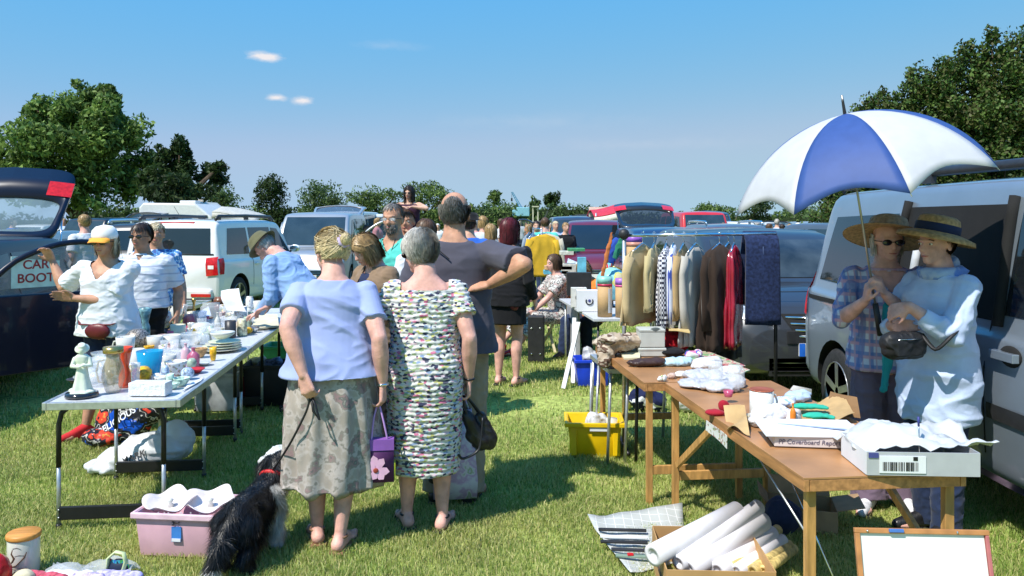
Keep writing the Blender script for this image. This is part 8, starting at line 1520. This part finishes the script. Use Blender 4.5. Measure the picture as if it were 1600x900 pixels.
# white rail fence bits far off
t = thing('rail_fence', 'low white rail fence far off between the girl and the balding man', 'fence', (W(660, 0, 48).x, 48, 0)); q = MB()
q.box((1.0, 0, 1.05), (2.6, .05, .1), papw); q.box((1.0, 0, .7), (2.6, .05, .1), papw); B(q, 'rail', parent=t)
for x in (-.2, .6, 1.4, 2.2): q = MB(); q.box((x, .04, .6), (.09, .07, 1.2), papw); B(q, 'post', parent=t)
# more far roofs to fill the rows
fp = [(P_silver, 'silver'), (P_white, 'white'), (P_black, 'black'), (P_greyblue, 'grey blue'), (P_red, 'red'), (P_navy, 'navy')]
for k, (px, D, pi, lab) in enumerate(((610, 42, 0, 'left of the girl on shoulders'), (505, 46, 1, 'beyond the silver car with the tailgate up'), (460, 48, 3, 'far off between two hedge trees'), (728, 40, 2, 'behind the balding man\'s head'), (905, 44, 5, 'beyond the white car with dark tailgate'), (1090, 40, 3, 'between the red and white cars far off'), (1275, 36, 0, 'far off above the grey blue hatchback'), (180, 30, 2, 'in the shade of the big tree'), (60, 33, 1, 'at the far left under the tree'), (1160, 42, 2, 'far off under the umbrella'), (1210, 45, 1, 'tiny, under the middle of the umbrella'))):
    car('parked_car', 'distant %s car %s' % (fp[pi][1], lab), 'car', ((px-800)*D/F, D, 0), R(180+(k*13 % 30)-15), 4.2, 1.75, 1.5+.06*(k % 4), fp[pi][0], dict(rr=.35), arches=False, handles=False)
# ------------------------------------------------------------------ the dog, its lead, and the bags the women hold
furb = [mat('fur_black', (.008, .008, .009), rough=.45, spec=.3), mat('fur_black_sheen', (.016, .016, .018), rough=.4, spec=.4), mat('fur_jet', (.003, .003, .004), rough=.4)]
furw = [mat('fur_white', (.62, .60, .56), rough=.6), mat('fur_white_shade', (.45, .43, .40), rough=.6)]
c = Vector((-1.27, 3.90, 0)); dog = thing('dog', 'long-haired black dog with white chest and red collar beside the pink box', 'dog', c, R(-9)); dog.scale = (.71, .71, .71)
q = MB()      # local +y = forward
def C_(a, b, r1, r2): q.cap(a, b, r1, r2, None, 12, 3)
C_((0, -.20, .36), (0, -.02, .37), .115, .105); C_((0, -.02, .37), (0, .20, .36), .105, .13); C_((0, .20, .36), (0, .27, .40), .12, .10); q.ell((0, .22, .30), (.11, .11, .14)); q.ell((0, -.02, .33), (.10, .2, .09))
C_((0, .26, .42), (.01, .36, .52), .085, .075); C_((.01, .36, .52), (.02, .40, .545), .085, .08); C_((.02, .42, .54), (.03, .54, .50), .055, .032); q.ell((.032, .565, .497), (.02, .018, .016))
for sx in (-1, 1):
    C_((sx*.075, .40, .56), (sx*.115, .39, .47), .03, .036); C_((sx*.075, .21, .30), (sx*.08, .20, .16), .055, .038); C_((sx*.08, .20, .16), (sx*.08, .21, .04), .036, .03); C_((sx*.08, .21, .04), (sx*.08, .25, .022), .03, .024)
    C_((sx*.075, -.20, .33), (sx*.085, -.13, .22), .085, .055); C_((sx*.085, -.13, .22), (sx*.085, -.27, .15), .05, .032); C_((sx*.085, -.27, .15), (sx*.085, -.23, .04), .032, .028); C_((sx*.085, -.23, .04), (sx*.085, -.18, .022), .028, .024)
q.cap((0, -.30, .36), (-.02, -.42, .24), .05, .045); q.cap((-.02, -.42, .24), (-.03, -.47, .12), .045, .03)
me = remeshed(q, .009, 4, [furb[0]]); link('body', me, dog)
bm = bmesh.new(); bm.from_mesh(me); bm.normal_update(); fr = np.random.default_rng(5); vs = list(bm.verts); F_ = MB()
for v in vs:
    n = v.co; N_ = v.normal
    for _ in range(4):
        if fr.random() < .25: continue
        p = n+N_*.002+Vector(fr.normal(size=3)*.003); x, y, z = p
        white = (y > .10 and z < .46 and y < .42 and (x > .045 or (y > .28 and z < .44))) or (z < -.42) or (y < -.44 and z < .14)
        if z > .12: L = .062*fr.uniform(.5, 1.5)
        else: L = .045
        if y > .44: L = .022
        if z < .30 and z > .1: L *= 1.25
        back = Vector((0, -.7, 0)) if y > -.3 else Vector((0, -.3, 0)); d = (N_*.35+back*.6+Vector((0, 0, -.95))+Vector(fr.normal(size=3)*.24)+Vector((noise.noise(p*16), noise.noise(p*16+Vector((9, 0, 0))), noise.noise(p*16+Vector((0, 9, 0)))))*.9).normalized(); sd = d.cross(N_)
        if sd.length < 1e-3: continue
        sd.normalize(); w = .0013; m1 = p+d*L*.5+N_*.006; e = p+d*L+Vector((0, 0, -.012))
        if e.z < .004: e.z = .004
        cols = furw if white else furb; F_.add([p-sd*w, p+sd*w, m1+sd*w*.8, m1-sd*w*.8, e], [(0, 1, 2, 3), (3, 2, 4)], cols[fr.integers(0, len(cols))])
bm.free(); B(F_, 'fur', parent=dog)
for sx in (-1, 1): q = MB(); q.ell((sx*.035+.02, .455, .565), .012, eyed); B(q, 'eye', parent=dog)
q = MB(); q.lathe([(.098, -.012), (.102, 0), (.098, .012)], c=(.005, .30, .455), m=mat('red_collar', (.6, .02, .02), rough=.5), n=24, ax=Matrix.Rotation(R(-48), 3, 'X')); B(q, 'collar', parent=dog)
col = Matrix.Translation(c) @ rotz(R(-9)) @ (Vector((.03, .24, .53))*.71); hnd = W1.grip(0)
leadm = mat('lead_webbing', (.012, .012, .014), rough=.5); q = MB(); a = hnd; b_ = Vector(col)
pts = [a, a.lerp(b_, .15)+Vector((.015, -.03, -.02)), a.lerp(b_, .45)+Vector((.01, -.06, -.04)), a.lerp(b_, .75)+Vector((0, -.03, -.03)), b_]; q.tube(cat(pts, 6), .0055, 6, leadm, flat=.5)
q.tube([a, a+Vector((.03, -.03, -.05)), a+Vector((.05, -.035, -.12)), a+Vector((.02, -.03, -.08)), a], .007, 6, leadm, flat=.5); o = B(q, 'dog_lead'); tag(o, 'black dog lead running from the woman\'s hand down to the black dog', 'dog lead')
blob_bag('white_bag', 'crumpled white bag on the grass behind the dog\'s head', 'bag', [(W(436, 712, 4.9), (.09, .07, .06)), (W(424, 722, 4.9), (.08, .06, .05)), (G(436, 748)+Vector((0, .06, .08)), (.10, .09, .12))], bagw, vox=.007)
# purple flower bag
gp = W1.grip(1); t = thing('gift_bag', 'purple bag with a pink magnolia print, hanging from the blue-topped woman\'s hand', 'bag', (gp.x+.005, gp.y-.02, 0), R(8)); zt = CH-(686-HY)*4.05/F; zb_ = CH-(752-HY)*4.05/F
pur = mat('purple_bag', (.26, .10, .42), rough=.5); drk = mat('dark_aubergine', (.09, .02, .10), rough=.5); q = MB(); w0, w1 = .155, .165
q.rings([[Vector((x*w/2, y*d/2, z)) for x, y in ((-1, -1), (1, -1), (1, 1), (-1, 1))] for z, w, d in ((zb_, w1*.96, .055), (zt, w0, .045), (zt, w0-.008, .038), (zb_+.01, w1*.9, .045))], drk); bg_ = B(q, 'bag_body', parent=t, fix=True)
q = MB(); q.box((0, -.0005, zt-.026), (w0*1.015, .0545, .055), pur); B(q, 'top_band', parent=t)
q = MB(); q.box((w1*.48, .002, zb_+.05), (.012, .05, .09), mat('lime_gusset', (.5, .55, .04))); B(q, 'gusset', parent=t)
pet = mat('petal_pink', (.72, .42, .58), rough=.6, var=.15); zc = zb_+.065
for k, (a, L) in enumerate(((100, .075), (55, .07), (140, .062), (185, .06), (-8, .07), (-50, .062), (-110, .05))):
    a = R(a); d = Vector((math.cos(a), 0, math.sin(a))); s_ = Vector((-d.z, 0, d.x)); o_ = Vector((-.012, -.0295-.0012*k, zc)); pts = [o_, o_+d*L*.35+s_*.017, o_+d*L*.75+s_*.019, o_+d*L, o_+d*L*.75-s_*.019, o_+d*L*.35-s_*.017]; pts = [p if abs(p.x) < w1*.49 else Vector((math.copysign(w1*.49, p.x), p.y, p.z)) for p in pts]
    q = MB(); q.add(pts+[p+Vector((0, -.0008, 0)) for p in pts], [(0, 1, 2, 3, 4, 5), (11, 10, 9, 8, 7, 6)], pet, False); B(q, 'petal', parent=bg_)
q = MB(); q.ell((-.012, -.039, zc), (.013, .004, .013), mat('flower_eye', (.30, .05, .03))); B(q, 'flower_centre', parent=bg_)
for y, mm_ in ((-.02, mat('lilac_cord', (.45, .26, .58))), (.02, drk)):
    q = MB(); g_ = gp.z; q.tube(cat([(-.035, y, zt-.01), (-.022, y*.6, zt+(g_-zt)*.6), (0, 0, g_), (.022, y*.6, zt+(g_-zt)*.6), (.048, y, zt-.01)], 4), .0048, 7, mm_); B(q, 'handle', parent=t)
# black handbag and floral carrier by the floral dress
gp = W2.grip(1); D = 4.3
t = thing('handbag', 'black leather handbag hanging at the right side of the floral dress', 'handbag', (gp.x, gp.y, 0), R(25)); q = MB(); zt = CH-(636-HY)*D/F; zb_ = CH-(706-HY)*D/F
q.cap((.02, 0, zt-.05), (.10, 0, zb_+.05), .035, .055); q.cap((.10, 0, zt-.06), (.15, 0, zb_+.06), .03, .05); q.cap((.05, 0, zb_+.08), (.15, 0, zb_+.03), .04, .04); me = remeshed(q, .006, 4, [leather]); wrinkle(me, .004, (12, 12, 12), 3); bag = link('bag_body', me, t)
for y in (-.025, .03): q = MB(); q.tube(cat([(.02, y, zt-.07), (-.005, y*.5, zt+.03), (0, 0, gp.z), (.04, y*.5, zt+.03), (.10, y, zt-.05)], 4), .006, 7, leather); B(q, 'strap', parent=t)
q = MB(); q.tube(cat([(.10, -.03, zt-.06), (.07, -.05, zb_+.02), (-.02, -.05, zb_-.02), (-.05, -.05, zb_+.005)], 5), .007, 7, leather); B(q, 'loose_strap', parent=t)
fl = ramp_mat('pastel_floral_bag', [(0, (.55, .55, .58)), (.40, (.62, .60, .62)), (.5, (.50, .35, .50)), (.56, (.62, .6, .6)), (.60, (.30, .42, .22)), (.66, (.55, .5, .55)), (.72, (.2, .1, .2))], scale=11, detail=3, interp='EASE', rough=.4)
t = thing('carrier_bag', 'pastel floral carrier bag hanging behind the black handbag', 'bag', (-.33, 4.62, 0), R(6)); q = MB(); zt = CH-(640-HY)*4.6/F; zb_ = CH-(778-HY)*4.6/F
q.rings([[Vector((x*w/2+ox, y*d/2, z)) for x, y in ((-1, -1), (0, -1.3), (1, -1), (1, 1), (0, 1.3), (-1, 1))] for z, w, d, ox in ((zb_, .25, .07, 0.0), (zb_+.1, .26, .09, 0), (zt, .13, .06, .03), (zt, .12, .05, .03), (zb_+.02, .22, .06, 0))], fl); me = q.mesh('bag_body'); fixn(me); link('bag_body', me, t)
q = MB(); q.tube(cat([(-.02, 0, zt-.01), (.0, 0, zt+.12), (.03, 0, zt+.13), (.08, 0, zt-.01)], 4), .005, 6, fl); B(q, 'handle', parent=t)
q = MB(); q.cap((-.12, .02, zt-.02), (-.07, .02, zb_+.14), .03, .06); me = remeshed(q, .008, 3, [C_black]); wrinkle(me, .006, (9, 9, 9), 3); o = link('folded_jacket', me); o.location = (-.36, 4.56, 0); tag(o, 'black folded cardigan hanging between the floral dress and the carrier bag', 'cardigan')
